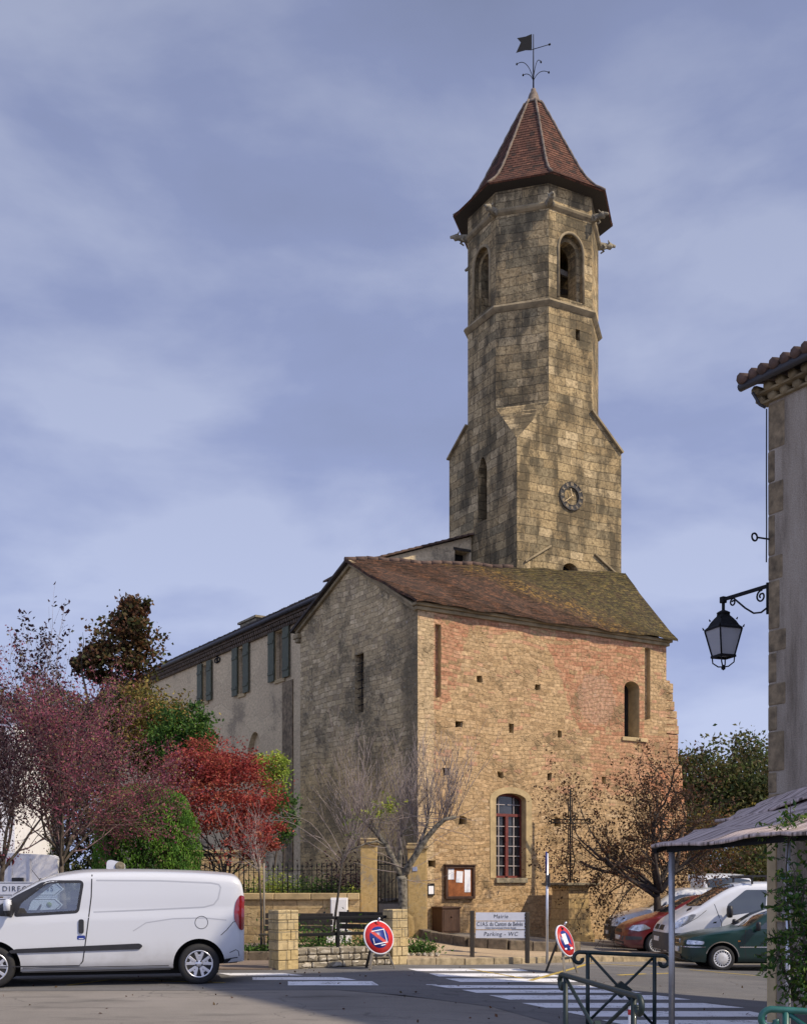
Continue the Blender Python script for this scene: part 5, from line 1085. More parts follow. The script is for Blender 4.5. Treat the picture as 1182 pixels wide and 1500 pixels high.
plt_ = thing('planter_box', 'dark slate planter box holding a climbing shrub at bottom right', 'planter', at(1158, 9.3), R(-20))
b = MB(); b.box(0, 1.0, 0, .5, 0, .74, b=.02); b.build('box', M['gutter'], plt_); b = MB(); b.box(.05, .95, .05, .45, .735, .745); b.build('soil', M['soot'], plt_)
# ------------------------------------------------------------------ vehicles: lofted bodies, nose at x=0 facing -x, near side at -y
def pchip(xs, ys, q):
    xs = np.array(xs, float); ys = np.array(ys, float); h = np.diff(xs); d = np.diff(ys) / h; m = np.zeros(len(xs))
    for i in range(1, len(xs) - 1):
        if d[i - 1] * d[i] > 0: w1 = 2 * h[i] + h[i - 1]; w2 = h[i] + 2 * h[i - 1]; m[i] = (w1 + w2) / (w1 / d[i - 1] + w2 / d[i])
    m[0] = d[0]; m[-1] = d[-1]; q = np.clip(q, xs[0], xs[-1]); k = np.clip(np.searchsorted(xs, q) - 1, 0, len(h) - 1); t = (q - xs[k]) / h[k]
    return ys[k] * (1 + 2 * t) * (1 - t) ** 2 + h[k] * m[k] * t * (1 - t) ** 2 + ys[k + 1] * t * t * (3 - 2 * t) + h[k] * m[k + 1] * t * t * (t - 1)
def P_(pts): return [p[0] for p in pts], [p[1] for p in pts]
class Car:
    def __init__(s, L, top, bot, belt, half, tumble=.16, crown=.05, n=110, rsh=.10):
        s.L = L; xs = L * (1 - np.cos(np.linspace(0, math.pi, n))) / 2; s.xs = .35 * xs + .65 * np.linspace(0, L, n)
        s.T = pchip(*P_(top), s.xs); s.B = pchip(*P_(bot), s.xs); s.W = pchip(*P_(half), s.xs); s.Zb = pchip(*P_(belt), s.xs); s.tum = tumble; s.crown = crown; s.rsh = rsh
        s.mesh()
    def section(s, i, infl=0, zlo=None, zhi=None):
        T, B, Wd, zb = s.T[i], s.B[i], s.W[i], s.Zb[i]; zb = min(zb, T - s.rsh * .9); hh = max(T - zb, .02); wr = Wd - s.tum * max(0, hh - s.rsh * .9)
        k = [(Wd * .80, B), (Wd * .95, B + .02), (Wd * .992, B + .10), (Wd, B + .45 * (zb - B)), (Wd * .994, zb - .02), (Wd * .985 - .012, zb + .03)]
        rs = min(s.rsh, hh * .8)
        if hh > rs + .12: k += [((Wd * .985 + wr) / 2 + .008, zb + (hh - rs) * .5), (wr + .012, T - rs)]
        k += [(wr - .012, T - rs * .55), (wr - .045, T - rs * .22), (wr - .13, T - rs * .02 + .004), (wr * .5, T + s.crown * .7), (0, T + s.crown)]
        p = [Vector((a, b, 0)) for a, b in k]; m = 7; out = []
        d = [0.]
        for a, b in zip(p[:-1], p[1:]): d.append(d[-1] + (b - a).length)
        q = np.linspace(0, d[-1], 34); ys = np.interp(q, d, [a.x for a in p]); zs = np.interp(q, d, [a.y for a in p])
        return list(zip(ys + infl * (ys > .01), zs))
    def mesh(s):
        vs = []; n = len(s.xs)
        for i in range(n):
            c = s.section(i); full = [(-y, z) for y, z in c] + [(y, z) for y, z in c[-2::-1]]; vs += [(s.xs[i], y, z) for y, z in full]
        k = len(vs) // n; fs = [(i * k + j, i * k + (j + 1) % k, (i + 1) * k + (j + 1) % k, (i + 1) * k + j) for i in range(n - 1) for j in range(k)]
        fs.append(tuple(range(k))[::-1]); fs.append(tuple((n - 1) * k + j for j in range(k)))
        s.vs, s.fs = vs, [f[::-1] for f in fs]; s.bvh = BVHTree.FromPolygons([Vector(v) for v in s.vs], s.fs)
    def body(s, name, mat, parent, cuts, extra=()):      # cuts: list of (MB, material)
        b = MB(); b.add(s.vs, s.fs, True); o = b.build(name, mat, parent, uv=False); tmp = []
        for cb, cm in cuts:
            t = cb.build('cut', cm, None, uv=False); tmp.append(t); md = o.modifiers.new('b', 'BOOLEAN'); md.object = t; md.operation = 'DIFFERENCE'; md.solver = 'EXACT'; md.material_mode = 'TRANSFER'
        pr = o.parent; o.parent = None
        dg = bpy.context.evaluated_depsgraph_get(); me = bpy.data.meshes.new_from_object(o.evaluated_get(dg)); o.modifiers.clear(); old = o.data; o.data = me; bpy.data.meshes.remove(old); me.name = name; o.parent = pr
        for t in tmp: m = t.data; bpy.data.objects.remove(t); bpy.data.meshes.remove(m)
        me.polygons.foreach_set('use_smooth', [True] * len(me.polygons))
        o2 = o; ang = R(38)
        bm = bmesh.new(); bm.from_mesh(me)
        for e in bm.edges:
            if len(e.link_faces) == 2 and e.calc_face_angle(0) > ang: e.smooth = False
        bm.to_mesh(me); bm.free(); return o
    def panel(s, name, poly, mat, parent, off=.004, mode='side', both=True, sk=.012, res=.09, smooth=True, fillet=0):
        # outline laid on the body: mode side (x,z), top (x,y), front (y,z)
        objs = []
        bm = bmesh.new()
        if fillet: poly = rnd_poly(poly, fillet)
        mp = {'side': lambda a, b: Vector((a, -3, b)), 'top': lambda a, b: Vector((a, b, 4)), 'front': lambda a, b: Vector((-3, a, b))}[mode]
        dr = {'side': Vector((0, 1, 0)), 'top': Vector((0, 0, -1)), 'front': Vector((1, 0, 0))}[mode]
        bm.faces.new([bm.verts.new((a, b, 0)) for a, b in poly])
        a0, a1 = min(p[0] for p in poly), max(p[0] for p in poly); b0, b1 = min(p[1] for p in poly), max(p[1] for p in poly)
        for ax, lo, hi in ((0, a0, a1), (1, b0, b1)):
            n = max(1, int((hi - lo) / res))
            for i in range(1, n):
                c = [0, 0, 0]; c[ax] = lo + (hi - lo) * i / n + .0007; no = [0, 0, 0]; no[ax] = 1; bmesh.ops.bisect_plane(bm, geom=bm.verts[:] + bm.edges[:] + bm.faces[:], plane_co=c, plane_no=no)
        bad = []
        for v in bm.verts:
            h, nn, _, _ = s.bvh.ray_cast(mp(v.co.x, v.co.y), dr)
            if h is None: bad.append(v); continue
            if nn.dot(dr) > 0: nn = -nn
            v.co = h + nn * off
        if bad: bmesh.ops.delete(bm, geom=bad, context='VERTS')
        bmesh.ops.recalc_face_normals(bm, faces=bm.faces)
        if sum((f.normal.dot(dr) for f in bm.faces)) > 0: bmesh.ops.reverse_faces(bm, faces=bm.faces)
        if sk:
            r = bmesh.ops.extrude_edge_only(bm, edges=[e for e in bm.edges if e.is_boundary])
            for v in r['geom']:
                if isinstance(v, bmesh.types.BMVert): v.co += dr * sk
        for e in bm.edges:
            if len(e.link_faces) == 2 and e.calc_face_angle(0) > R(40): e.smooth = False
        for f in bm.faces: f.smooth = smooth
        for sg in ((0, 1) if both and mode == 'side' else (0,)):
            me = bpy.data.meshes.new(name); bm.to_mesh(me); me.materials.append(mat)
            if sg:
                for v in me.vertices: v.co.y = -v.co.y
                me.flip_normals()
            o = bpy.data.objects.new(name, me); COL.objects.link(o); o.parent = parent; objs.append(o)
        bm.free(); return objs
    def strip(s, name, pts, wd, mat, parent, off=.002, mode='side', both=True, res=.06):   # thin line laid on the body
        P = [Vector((*p, 0)) for p in pts]; l = []; r = []
        Q = []
        for a, b in zip(P[:-1], P[1:]):
            n = max(1, int((b - a).length / res)); Q += [a.lerp(b, i / n) for i in range(n)]
        Q.append(P[-1])
        mp = {'side': lambda a: Vector((a.x, -3, a.y)), 'top': lambda a: Vector((a.x, a.y, 4)), 'front': lambda a: Vector((-3, a.x, a.y))}[mode]
        dr = {'side': Vector((0, 1, 0)), 'top': Vector((0, 0, -1)), 'front': Vector((1, 0, 0))}[mode]
        vs = []
        for i, p in enumerate(Q):
            d = (Q[min(i + 1, len(Q) - 1)] - Q[max(i - 1, 0)]).normalized(); n = Vector((-d.y, d.x, 0)) * wd / 2
            for q in (p - n, p + n):
                h, nn, _, _ = s.bvh.ray_cast(mp(q), dr)
                if h is None: h, nn = (vs[-2] if len(vs) > 1 else Vector((q.x, -.8, q.y))), Vector((0, 0, 0))
                elif nn.dot(dr) > 0: nn = -nn
                vs.append(h + nn * off)
        fs = [(2 * i, 2 * i + 2, 2 * i + 3, 2 * i + 1) for i in range(len(Q) - 1)]; out = []
        for sg in ((1, -1) if both and mode == 'side' else (1,)):
            b = MB(); b.add([Vector((v.x, v.y * sg, v.z)) for v in vs], fs, True); out.append(b.build(name, mat, parent, uv=False))
        return out
def cyl_cut(x, z, r, y0, y1):
    b = MB(); b.lathe([(r, y0), (r, y1)], 40, Matrix.Translation((x, 0, z)) @ Matrix.Rotation(R(-90), 4, 'X'), False); return b
def wheel(parent, x, y, r, kind, wd=.2, turn=0):
    sg = -1 if y < 0 else 1; Mw = Matrix.Translation((x, y, r)) @ Matrix.Rotation(R(90) * (1 if sg < 0 else -1), 4, 'X')     # +z of the lathe points outward
    b = MB(); b.lathe([(r * .66, .0), (r * .74, .012), (r * .90, .010), (r * .975, -.012), (r, -.04), (r, -wd + .04), (r * .97, -wd), (r * .6, -wd)], 44, Mw)
    for gk in (.25, .5, .75): pass
    w_ = b.build('wheel', M['tyre'], parent, uv=False)
    rr = r * .68; b = MB()
    if kind == 'alloy':
        b.lathe([(rr * .88, -.03), (rr * .90, .012), (rr, .014), (rr * 1.0, -.06)], 40, Mw); b.lathe([(0, .004), (rr * .26, .004), (rr * .32, -.01), (rr * .32, -.04)], 20, Mw)
        for k in range(5):
            a = 2 * math.pi * k / 5 + .3
            for da, wd_ in ((-.30, .045), (.30, .045)):
                p = Vector((math.cos(a + da * .5), math.sin(a + da * .5), 0)) * rr * .25; q = Vector((math.cos(a + da), math.sin(a + da), 0)) * rr * .93
                b.bar(Mw @ (p + Z * -.008), Mw @ (q + Z * -.004), .05, .022, up=Mw.to_3x3() @ Z, bev=.006)
            p = Vector((math.cos(a), math.sin(a), 0)); b.bar(Mw @ (p * rr * .52 - Z * .008), Mw @ (p * rr * .70 - Z * .008), .12, .018, up=Mw.to_3x3() @ Z, bev=.006)
        b.build('rim', M['alloy'], w_, uv=False)
        b = MB(); b.lathe([(0, -.03), (rr * .95, -.03), (rr * .95, -.06)], 30, Mw)
        for k in range(5): a = 2 * math.pi * k / 5 + .93; b.lathe([(.014, .004), (.014, .010), (0, .010)], 6, Mw @ Matrix.Translation((rr * .24 * math.cos(a), rr * .24 * math.sin(a), 0)))
        b.build('rim_back', M['underbody'], w_, uv=False)
    else:
        b.lathe([(0, .018), (rr * .2, .020), (rr * .62, .012), (rr * .66, .008), (rr * .86, .0), (rr * .92, .010), (rr, .012), (rr * 1.02, -.03)], 40, Mw); b.build('rim', M['hubcap'], w_, uv=False)
        b = MB()
        for k in range(18):
            a = 2 * math.pi * k / 18; b.bar(Mw @ (Vector((math.cos(a), math.sin(a), 0)) * rr * .70 + Z * .008), Mw @ (Vector((math.cos(a + .12), math.sin(a + .12), 0)) * rr * .86 + Z * .006), .022, .008, up=Mw.to_3x3() @ Z)
        b.build('rim_slots', M['underbody'], w_, uv=False)
    return w_
def arches(xf, xr, r, ra, half):
    out = []
    for x in (xf, xr): out.append((cyl_cut(x, r, ra, -half - .2, -half + .28), M['underbody'])); out.append((cyl_cut(x, r, ra, half - .28, half + .2), M['underbody']))
    return out
def wheels(t, xf, xr, r, half, kind):
    for x in (xf, xr):
        for y in (-half + .025, half - .025): wheel(t, x, y, r, kind)
def tunnel(poly, half): b = MB(); b.prism(poly, (0, -half, 0), U, Z, V, 2 * half); return b
def mirror(t, x, y, z, mat, cap=None, sc=1.):
    for sg in (-1, 1):
        b = MB(); yy = y * sg; b.bar((x, yy * .96, z - .05), (x + .01, yy + sg * .07, z - .05), .05, .05, bev=.012); b.lathe([(.0, -.12), (.055, -.11), (.075, -.05), (.075, .05), (.06, .11), (0, .125)], 12, Matrix.Translation((x + .02, yy + sg * .14 * sc, z + .03)) @ Matrix.Diagonal((.8 * sc, 1.25 * sc, sc, 1))); m_ = b.build('mirror', mat, t, uv=False)
        if cap: b = MB(); b.lathe([(.05, -.045), (.080, -.035), (.082, .05), (.066, .115), (0, .132)], 12, Matrix.Translation((x + .008, yy + sg * .145 * sc, z + .035)) @ Matrix.Diagonal((.8 * sc, 1.25 * sc, sc, 1))); b.build('mirror_cap', cap, m_, uv=False)
def under(t, L, h, z0=.16, z1=.42):
    b = MB(); b.box(.5, L - .4, -h + .32, h - .32, z0, z1); b.build('underbody', M['underbody'], t, uv=False)

# ---- the white panel van in the foreground
def near_van():
    L, h = 4.74, .91; rz = R(13)
    rear = at(292, 18.35); ux, uy = math.cos(rz), math.sin(rz); xw = 4.02
    nx, ny = uy, -ux                                   # near side normal
    ox = rear.x - ux * xw - nx * (h - .03); oy = rear.y - uy * xw - ny * (h - .03)
    t = thing('delivery_van', 'white panel van with black side rubbing strip parked by the roadside, nose out of frame', 'van', (ox, oy, gz(ox, oy) - .0), rz)
    c = Car(L, [(0, .72), (.05, .84), (.2, .93), (.5, 1.03), (.80, 1.15), (1.25, 1.45), (1.6, 1.64), (1.95, 1.74), (2.4, 1.785), (3.0, 1.79), (3.8, 1.775), (4.35, 1.745), (4.60, 1.715), (4.69, 1.64), (4.735, 1.50), (4.74, 1.45)],
            [(0, .30), (.3, .24), (1.3, .23), (3.5, .24), (4.3, .30), (4.74, .34)], [(0, .60), (.5, .92), (1.0, 1.06), (4.4, 1.14), (4.74, 1.14)],
            [(0, .52), (.06, .68), (.2, .80), (.5, .88), (1.0, .91), (4.0, .915), (4.5, .90), (4.68, .868), (4.74, .80)], tumble=.115, crown=.055)
    wpoly = rnd_poly([(1.24, 1.115), (2.16, 1.165), (2.235, 1.635), (1.70, 1.63), (1.30, 1.31)], [.03, .05, .06, .08, .05])
    cuts = arches(xw - 3.105, xw, .325, .405, h) + [(tunnel(wpoly, 1.2), M['interior'])]
    c.body('body', M['paint_white'], t, cuts)
    gl = [(p[0], p[1]) for p in wpoly]; c.panel('window', gl, M['clear_glass'], t, off=-.006, sk=0)
    big = rnd_poly([(1.19, 1.075), (2.20, 1.13), (2.285, 1.675), (1.66, 1.672), (1.25, 1.33)], [.03, .06, .07, .08, .06]); 
    for sgn in (1,):
        mids = [((a[0]), a[1]) for a in wpoly]; k = len(wpoly); vs = []
        c.strip('window_gasket', wpoly + [wpoly[0]], .045, M['black_plastic'], t, off=.004)
    c.panel('a_pillar_trim', [(.80, 1.135), (1.19, 1.09), (1.30, 1.31), (1.70, 1.63), (1.62, 1.615), (1.25, 1.415), (.84, 1.165)], M['black_plastic'], t, off=.010, res=.04)
    c.panel('windscreen', [(.86, -.70), (.80, -.3), (.78, 0), (.80, .3), (.86, .70), (1.62, .62), (1.75, .3), (1.78, 0), (1.75, -.3), (1.62, -.62)], M['car_glass'], t, off=.004, mode='top')
    # door outline, sliding line, load bay recess as strips of painted shade
    c.strip('door_seam', [(.985, 1.08), (.975, .95), (.965, .42), (.98, .33), (2.19, .33), (2.24, .40), (2.30, .85), (2.365, 1.4), (2.375, 1.745)], .018, M['seam'], t)
    c.strip('side_crease_shade', [(2.44, 1.655), (3.4, 1.65), (4.20, 1.615), (4.33, 1.59), (4.36, 1.54), (4.32, 1.36), (4.25, 1.27), (4.1, 1.23), (3.2, 1.19), (2.4, 1.16)], .022, M['panel_shade'], t, off=.002)
    c.strip('side_crease_shade', [(3.0, .86), (3.2, .99), (3.6, 1.05), (4.1, 1.06), (4.45, 1.02)], .016, M['panel_shade'], t, off=.002)
    c.strip('sill_line', [(1.35, .305), (3.55, .31)], .012, M['seam'], t, off=.002)
    c.strip('bumper_seam', [(4.36, .78), (4.45, .86), (4.56, .99), (4.62, 1.0)], .011, M['seam'], t)
    c.strip('bumper_scratch', [(4.50, .50), (4.60, .545), (4.64, .52), (4.655, .44)], .012, M['seam'], t, both=False)
    b = c.panel('rubbing_strip', rnd_poly([(1.17, .535), (3.10, .575), (3.15, .625), (3.10, .665), (1.25, .60), (1.15, .575)], .03), M['black_plastic'], t, off=.018, sk=.03)
    hd = c.panel('door_handle', rnd_poly([(2.175, .83), (2.255, .83), (2.255, 1.05), (2.175, 1.05)], .035, 5), M['black_plastic'], t, off=.016, sk=.03)
    c.panel('maker_plate', rnd_poly([(2.155, .735), (2.275, .735), (2.275, .80), (2.155, .80)], .02), M['sign_blue'], t, off=.004, both=False)
    ox_ = [h_ for h_ in c.panel('plate_lettering', [(2.18, .745), (2.25, .745), (2.25, .755), (2.18, .755)], M['white'], t, off=.0055, both=False, sk=0)]
    c.strip('fuel_cap', [(4.055 + .10 * math.cos(a), .985 + .10 * math.sin(a)) for a in np.linspace(0, 6.2832, 36)], .009, M['seam'], t)
    c.panel('tail_light', rnd_poly([(4.575, 1.02), (4.66, .86), (4.72, .86), (4.735, 1.40), (4.665, 1.42), (4.60, 1.32), (4.57, 1.15)], .04), M['lens_red'], t, off=.014, res=.022, sk=.03)
    c.panel('rear_bumper_trim', [(4.40, .335), (4.74, .345), (4.735, .44), (4.55, .42), (4.42, .40)], M['black_plastic'], t, off=.012)
    c.panel('side_sill', [(1.33, .235), (3.58, .245), (3.58, .30), (1.33, .295)], M['panel_shade'], t, off=.012, sk=.02)
    c.panel('headlight', rnd_poly([(.12, .80), (.10, .68), (.42, .74), (.70, .98), (.62, .99), (.30, .92)], .04), M['lens_clear'], t, off=.006)
    c.panel('bumper', [(-.84, .31), (.84, .31), (.80, .56), (-.80, .56)], M['black_plastic'], t, off=.015, mode='front', sk=.02)
    mirror(t, 1.14, .90, 1.20, M['black_plastic'], M['paint_white'], 1.05)
    wheels(t, xw - 3.105, xw, .325, h, 'alloy'); under(t, L, h)
    b = MB(); b.tube([(1.55, -.25, 1.66), (1.42, -.25, 1.83)], [.006, .004], 5); b.lathe([(.02, -.02), (.02, .02), (0, .03)], 8, Matrix.Translation((1.56, -.25, 1.66))); b.build('aerial', M['black_plastic'], t, uv=False)
    b = MB(); b.lathe([(.165, -.012), (.18, 0), (.165, .012)], 24, Matrix.Translation((1.50, -.38, 1.12)) @ Matrix.Rotation(R(-62), 4, 'Y')); b.build('steering_wheel', M['black_plastic'], t, uv=False)
    for y in (-.40, .40):
        b = MB(); b.box(2.0, 2.13, y - .22, y + .22, .6, 1.28, b=.05); b.box(2.03, 2.12, y - .12, y + .12, 1.30, 1.50, b=.04); b.build('seat_back', M['interior'], t, uv=False)
M['panel_shade'] = carpaint('panel_shade_paint', (.40, .415, .45), .3)  # darker copy of the white paint, shade for creases and sill
near_van()

# ---- parked cars on the right, noses to the left
def place(px, Y, name, label, cat, rz=0.):
    x = (px - CX) / F * Y; return thing(name, label, cat, (x, Y, gz(x + 1.5, Y)), rz, 'vehicles parked beside the church')
def common(c, t, wpolys, wheelset, paint, ws, grille=None, lights=None, plate=None, bump=None, hood=None, doors=(), kind='hub'):
    xf, xr, r, ra, h = wheelset; c.body('body', paint, t, arches(xf, xr, r, ra, h))
    for p in wpolys: c.panel('window', rnd_poly(p, .05), M['car_glass'], t, off=.004)
    c.panel('windscreen', ws, M['car_glass'], t, off=.005, mode='top')
    if lights: c.panel('headlight', rnd_poly(lights, .035), M['lens_clear'], t, off=.008)
    if bump: c.panel('bumper', bump, M['black_plastic'], t, off=.016, mode='side', sk=.03); 
    if plate: c.panel('number_plate', [(-.26, plate), (.26, plate), (.26, plate + .11), (-.26, plate + .11)], M['plate'], t, off=.03, mode='front', sk=.03)
    for d in doors: c.strip('door_seam', d, .014, M['seam'], t)
    wheels(t, xf, xr, r, h, kind); under(t, c.L, h)
def ws_poly(x0, w0, x1, w1, bow=.10): return [(x0 + bow, -w0), (x0 + bow * .3, -w0 * .5), (x0, 0), (x0 + bow * .3, w0 * .5), (x0 + bow, w0), (x1 - .02, w1), (x1 + .04, w1 * .5), (x1 + .05, 0), (x1 + .04, -w1 * .5), (x1 - .02, -w1)]
def green_car():
    t = place(990, 26.5, 'parked_car', 'dark green hatchback with chrome strip, nearest of the parked vehicles', 'car')
    h = .84; c = Car(4.0, [(0, .56), (.03, .68), (.12, .74), (.5, .83), (1.15, .93), (1.3, .955), (1.9, 1.28), (2.2, 1.365), (2.8, 1.37), (3.3, 1.29), (3.75, .98), (3.95, .92), (4.0, .75)], [(0, .28), (.25, .19), (3.7, .2), (4.0, .32)], [(0, .55), (.5, .78), (1.2, .88), (3.6, .92), (4.0, .75)], [(0, .52), (.05, .64), (.18, .74), (.5, .82), (1.0, .84), (3.4, .84), (3.85, .76), (4.0, .64)], tumble=.36, crown=.035)
    common(c, t, [[(1.62, .945), (2.52, .955), (2.50, 1.285), (2.12, 1.275), (1.92, 1.18)], [(2.58, .957), (3.3, .965), (3.05, 1.235), (2.57, 1.285)]], (.83, 3.38, .29, .355, h), M['paint_green'], ws_poly(1.33, .66, 1.98, .50), lights=[(.07, .60), (.42, .60), (.44, .67), (.10, .70)], plate=.42, doors=[[(1.35, .93), (1.32, .55), (1.36, .25)], [(2.54, 1.29), (2.55, .9), (2.5, .25)]])
    c.panel('bumper', [(0.0, .24), (.45, .22), (.46, .56), (0.02, .56)], M['paint_green'], t, off=.022, sk=.03)
    c.strip('bumper_strip', [(.0, .545), (.46, .545)], .018, M['chrome'], t, off=.026); c.strip('side_strip', [(1.22, .545), (3.0, .545)], .022, M['chrome'], t, off=.006)
    g = c.panel('grille', rnd_poly([(-.28, .60), (.28, .60), (.26, .70), (-.26, .70)], .03), M['chrome'], t, off=.016, mode='front', sk=.03)[0]
    for y in (-.13, .13): c.panel('grille_opening', rnd_poly([(y - .11, .615), (y + .11, .615), (y + .10, .688), (y - .10, .688)], .02), M['black_plastic'], g, off=.021, mode='front', sk=.004)
    c.strip('arch_trim', [(.83 + .37 * math.cos(a), .29 + .37 * math.sin(a)) for a in np.linspace(.1, math.pi - .3, 20)], .02, M['chrome'], t, off=.004)
    c.panel('indicator', [(1.18, .665), (1.23, .665), (1.23, .69), (1.18, .69)], M['lens_amber'], t, off=.006); c.panel('lower_grille', [(-.5, .29), (.5, .29), (.5, .37), (-.5, .37)], M['black_plastic'], t, off=.034, mode='front', sk=.02)
    mirror(t, 1.58, .82, .98, M['black_plastic'], None, .85)
    b = MB(); b.bar((1.3, -.4, .985), (1.62, -.1, 1.15), .012, .012); b.build('wiper', M['black_plastic'], t, uv=False)
green_car()
def white_mpv():
    t = place(962, 29.1, 'parked_van', 'white rounded van with grey bumper and roof bars behind the green car', 'van')
    h = .95; c = Car(4.8, [(0, .58), (.04, .78), (.15, .95), (.45, 1.16), (.78, 1.33), (1.2, 1.60), (1.65, 1.84), (2.0, 1.94), (2.4, 1.965), (4.4, 1.95), (4.7, 1.85), (4.8, 1.4)], [(0, .3), (.25, .2), (4.6, .22), (4.8, .35)], [(0, .6), (.5, .95), (1.2, 1.12), (4.8, 1.15)], [(0, .55), (.06, .72), (.2, .84), (.6, .93), (1.1, .95), (4.5, .95), (4.8, .86)], tumble=.16, crown=.04)
    common(c, t, [[(1.56, 1.17), (2.44, 1.30), (2.50, 1.80), (1.98, 1.80), (1.52, 1.44)]], (.93, 4.03, .33, .40, h), M['paint_white2'], ws_poly(.80, .74, 1.78, .66), lights=[(.16, .90), (.30, .86), (.66, 1.06), (.76, 1.20), (.66, 1.20), (.40, 1.10)], plate=.52, doors=[[(1.2, 1.45), (1.36, 1.0), (1.38, .35), (2.52, .35), (2.62, 1.1), (2.62, 1.88)]])
    c.panel('bumper', [(0.0, .30), (.52, .22), (.56, .40), (.40, .74), (0.03, .74)], M['grey_plastic'], t, off=.014, sk=.03); c.panel('bumper_front', [(-.84, .32), (.84, .32), (.82, .74), (-.82, .74)], M['grey_plastic'], t, off=.016, mode='front', sk=.03)
    for y in (-.25, .25): c.panel('grille', rnd_poly([(y - .22, .80), (y + .20, .80), (y + .18, .92), (y - .18, .92)], .03), M['black_plastic'], t, off=.008, mode='front', sk=.01)
    c.panel('bonnet_vent', rnd_poly([(.60, -.55), (.72, -.58), (.80, -.34), (.70, -.30)], .02), M['black_plastic'], t, off=.006, mode='top')
    c.panel('side_badge', [(1.16, .98), (1.24, .99), (1.24, 1.03), (1.16, 1.02)], M['chrome'], t, off=.004); c.strip('bonnet_seam', [(.10, .82), (.40, .90), (.78, 1.12), (1.0, 1.30)], .010, M['seam'], t)
    mirror(t, 1.50, .93, 1.24, M['black_plastic'], None, 1.25)
    b = MB()
    for x in (2.15, 3.0, 3.9):
        b.bar((x, -.86, 2.10), (x, .86, 2.10), .05, .035)
        for y in (-.80, .80): b.bar((x, y, 1.94), (x, y, 2.10), .05, .04)
    for y in (-.78, -.3, .3, .78): b.bar((2.0, y, 2.14), (4.0, y, 2.14), .035, .04)
    b.build('roof_rack', M['black_plastic'], t, uv=False); b = MB(); b.bar((.80, -.3, 1.40), (1.3, .2, 1.70), .012, .012); b.build('wiper', M['black_plastic'], t, uv=False)
M['grey_plastic'] = plain('grey_plastic', (.055, .057, .065), .55, nz=.15)
white_mpv()
def red_car():
    t = place(905, 31.8, 'parked_car', 'dark red people carrier nosing out between white vehicles', 'car')
    h = .90; c = Car(4.25, [(0, .55), (.04, .70), (.15, .80), (.45, .93), (.85, 1.05), (1.1, 1.12), (1.6, 1.40), (2.0, 1.56), (2.6, 1.62), (3.5, 1.58), (4.0, 1.40), (4.2, 1.0), (4.25, .8)], [(0, .28), (.25, .19), (4.0, .2), (4.25, .32)], [(0, .55), (.5, .86), (1.1, 1.0), (4.25, 1.05)], [(0, .50), (.05, .66), (.2, .79), (.6, .88), (1.1, .90), (3.6, .90), (4.1, .82), (4.25, .70)], tumble=.30, crown=.04)
    common(c, t, [[(1.35, 1.06), (2.4, 1.09), (2.4, 1.48), (2.0, 1.46), (1.62, 1.30)], [(2.46, 1.09), (3.5, 1.13), (3.35, 1.45), (2.46, 1.49)]], (.88, 3.55, .31, .375, h), M['paint_red'], ws_poly(1.10, .72, 1.86, .58), lights=[(.14, .70), (.40, .66), (.72, .74), (.55, .85), (.25, .82)], plate=.42, doors=[[(1.25, 1.08), (1.22, .6), (1.27, .28)]])
    c.panel('bumper', [(0.0, .42), (.48, .44), (.48, .52), (0.02, .53)], M['grey_plastic'], t, off=.014, sk=.03); c.panel('grille', rnd_poly([(-.4, .62), (.4, .62), (.35, .70), (-.35, .70)], .02), M['black_plastic'], t, off=.008, mode='front', sk=.01); c.panel('lower_grille', [(-.6, .27), (.6, .27), (.6, .38), (-.6, .38)], M['black_plastic'], t, off=.010, mode='front', sk=.02); mirror(t, 1.45, .88, 1.12, M['black_plastic'], M['paint_red'])
red_car()
def white_car():
    t = place(889, 34.3, 'parked_van', 'white small van with black bumper beyond the red people carrier', 'van')
    h = .87; c = Car(4.1, [(0, .60), (.04, .82), (.15, .93), (.5, 1.06), (.92, 1.16), (1.05, 1.20), (1.5, 1.50), (1.85, 1.70), (2.2, 1.78), (3.8, 1.78), (4.05, 1.6), (4.1, 1.2)], [(0, .30), (.25, .2), (3.9, .22), (4.1, .34)], [(0, .6), (.5, .95), (1.0, 1.06), (4.1, 1.08)], [(0, .52), (.05, .66), (.2, .78), (.6, .85), (1.0, .87), (3.8, .87), (4.1, .80)], tumble=.18, crown=.04)
    common(c, t, [[(1.22, 1.10), (1.56, 1.14), (1.58, 1.44)], [(1.64, 1.15), (2.4, 1.17), (2.42, 1.62), (1.98, 1.62), (1.68, 1.50)]], (.80, 3.4, .31, .375, h), M['paint_white2'], ws_poly(1.02, .68, 1.76, .60), lights=[(.10, .74), (.36, .72), (.44, .96), (.22, .96)], plate=.45, doors=[[(1.16, 1.1), (1.12, .6), (1.2, .3)]])
    c.panel('bumper', [(0.0, .30), (.44, .22), (.46, .56), (.30, .70), (0.02, .70)], M['black_plastic'], t, off=.016, sk=.03); c.panel('bumper_front', [(-.72, .32), (.72, .32), (.70, .68), (-.70, .68)], M['black_plastic'], t, off=.018, mode='front', sk=.03); c.panel('grille', rnd_poly([(-.5, .74), (.5, .74), (.46, .92), (-.46, .92)], .03), M['black_plastic'], t, off=.008, mode='front', sk=.01); mirror(t, 1.60, .85, 1.14, M['black_plastic'])
white_car()
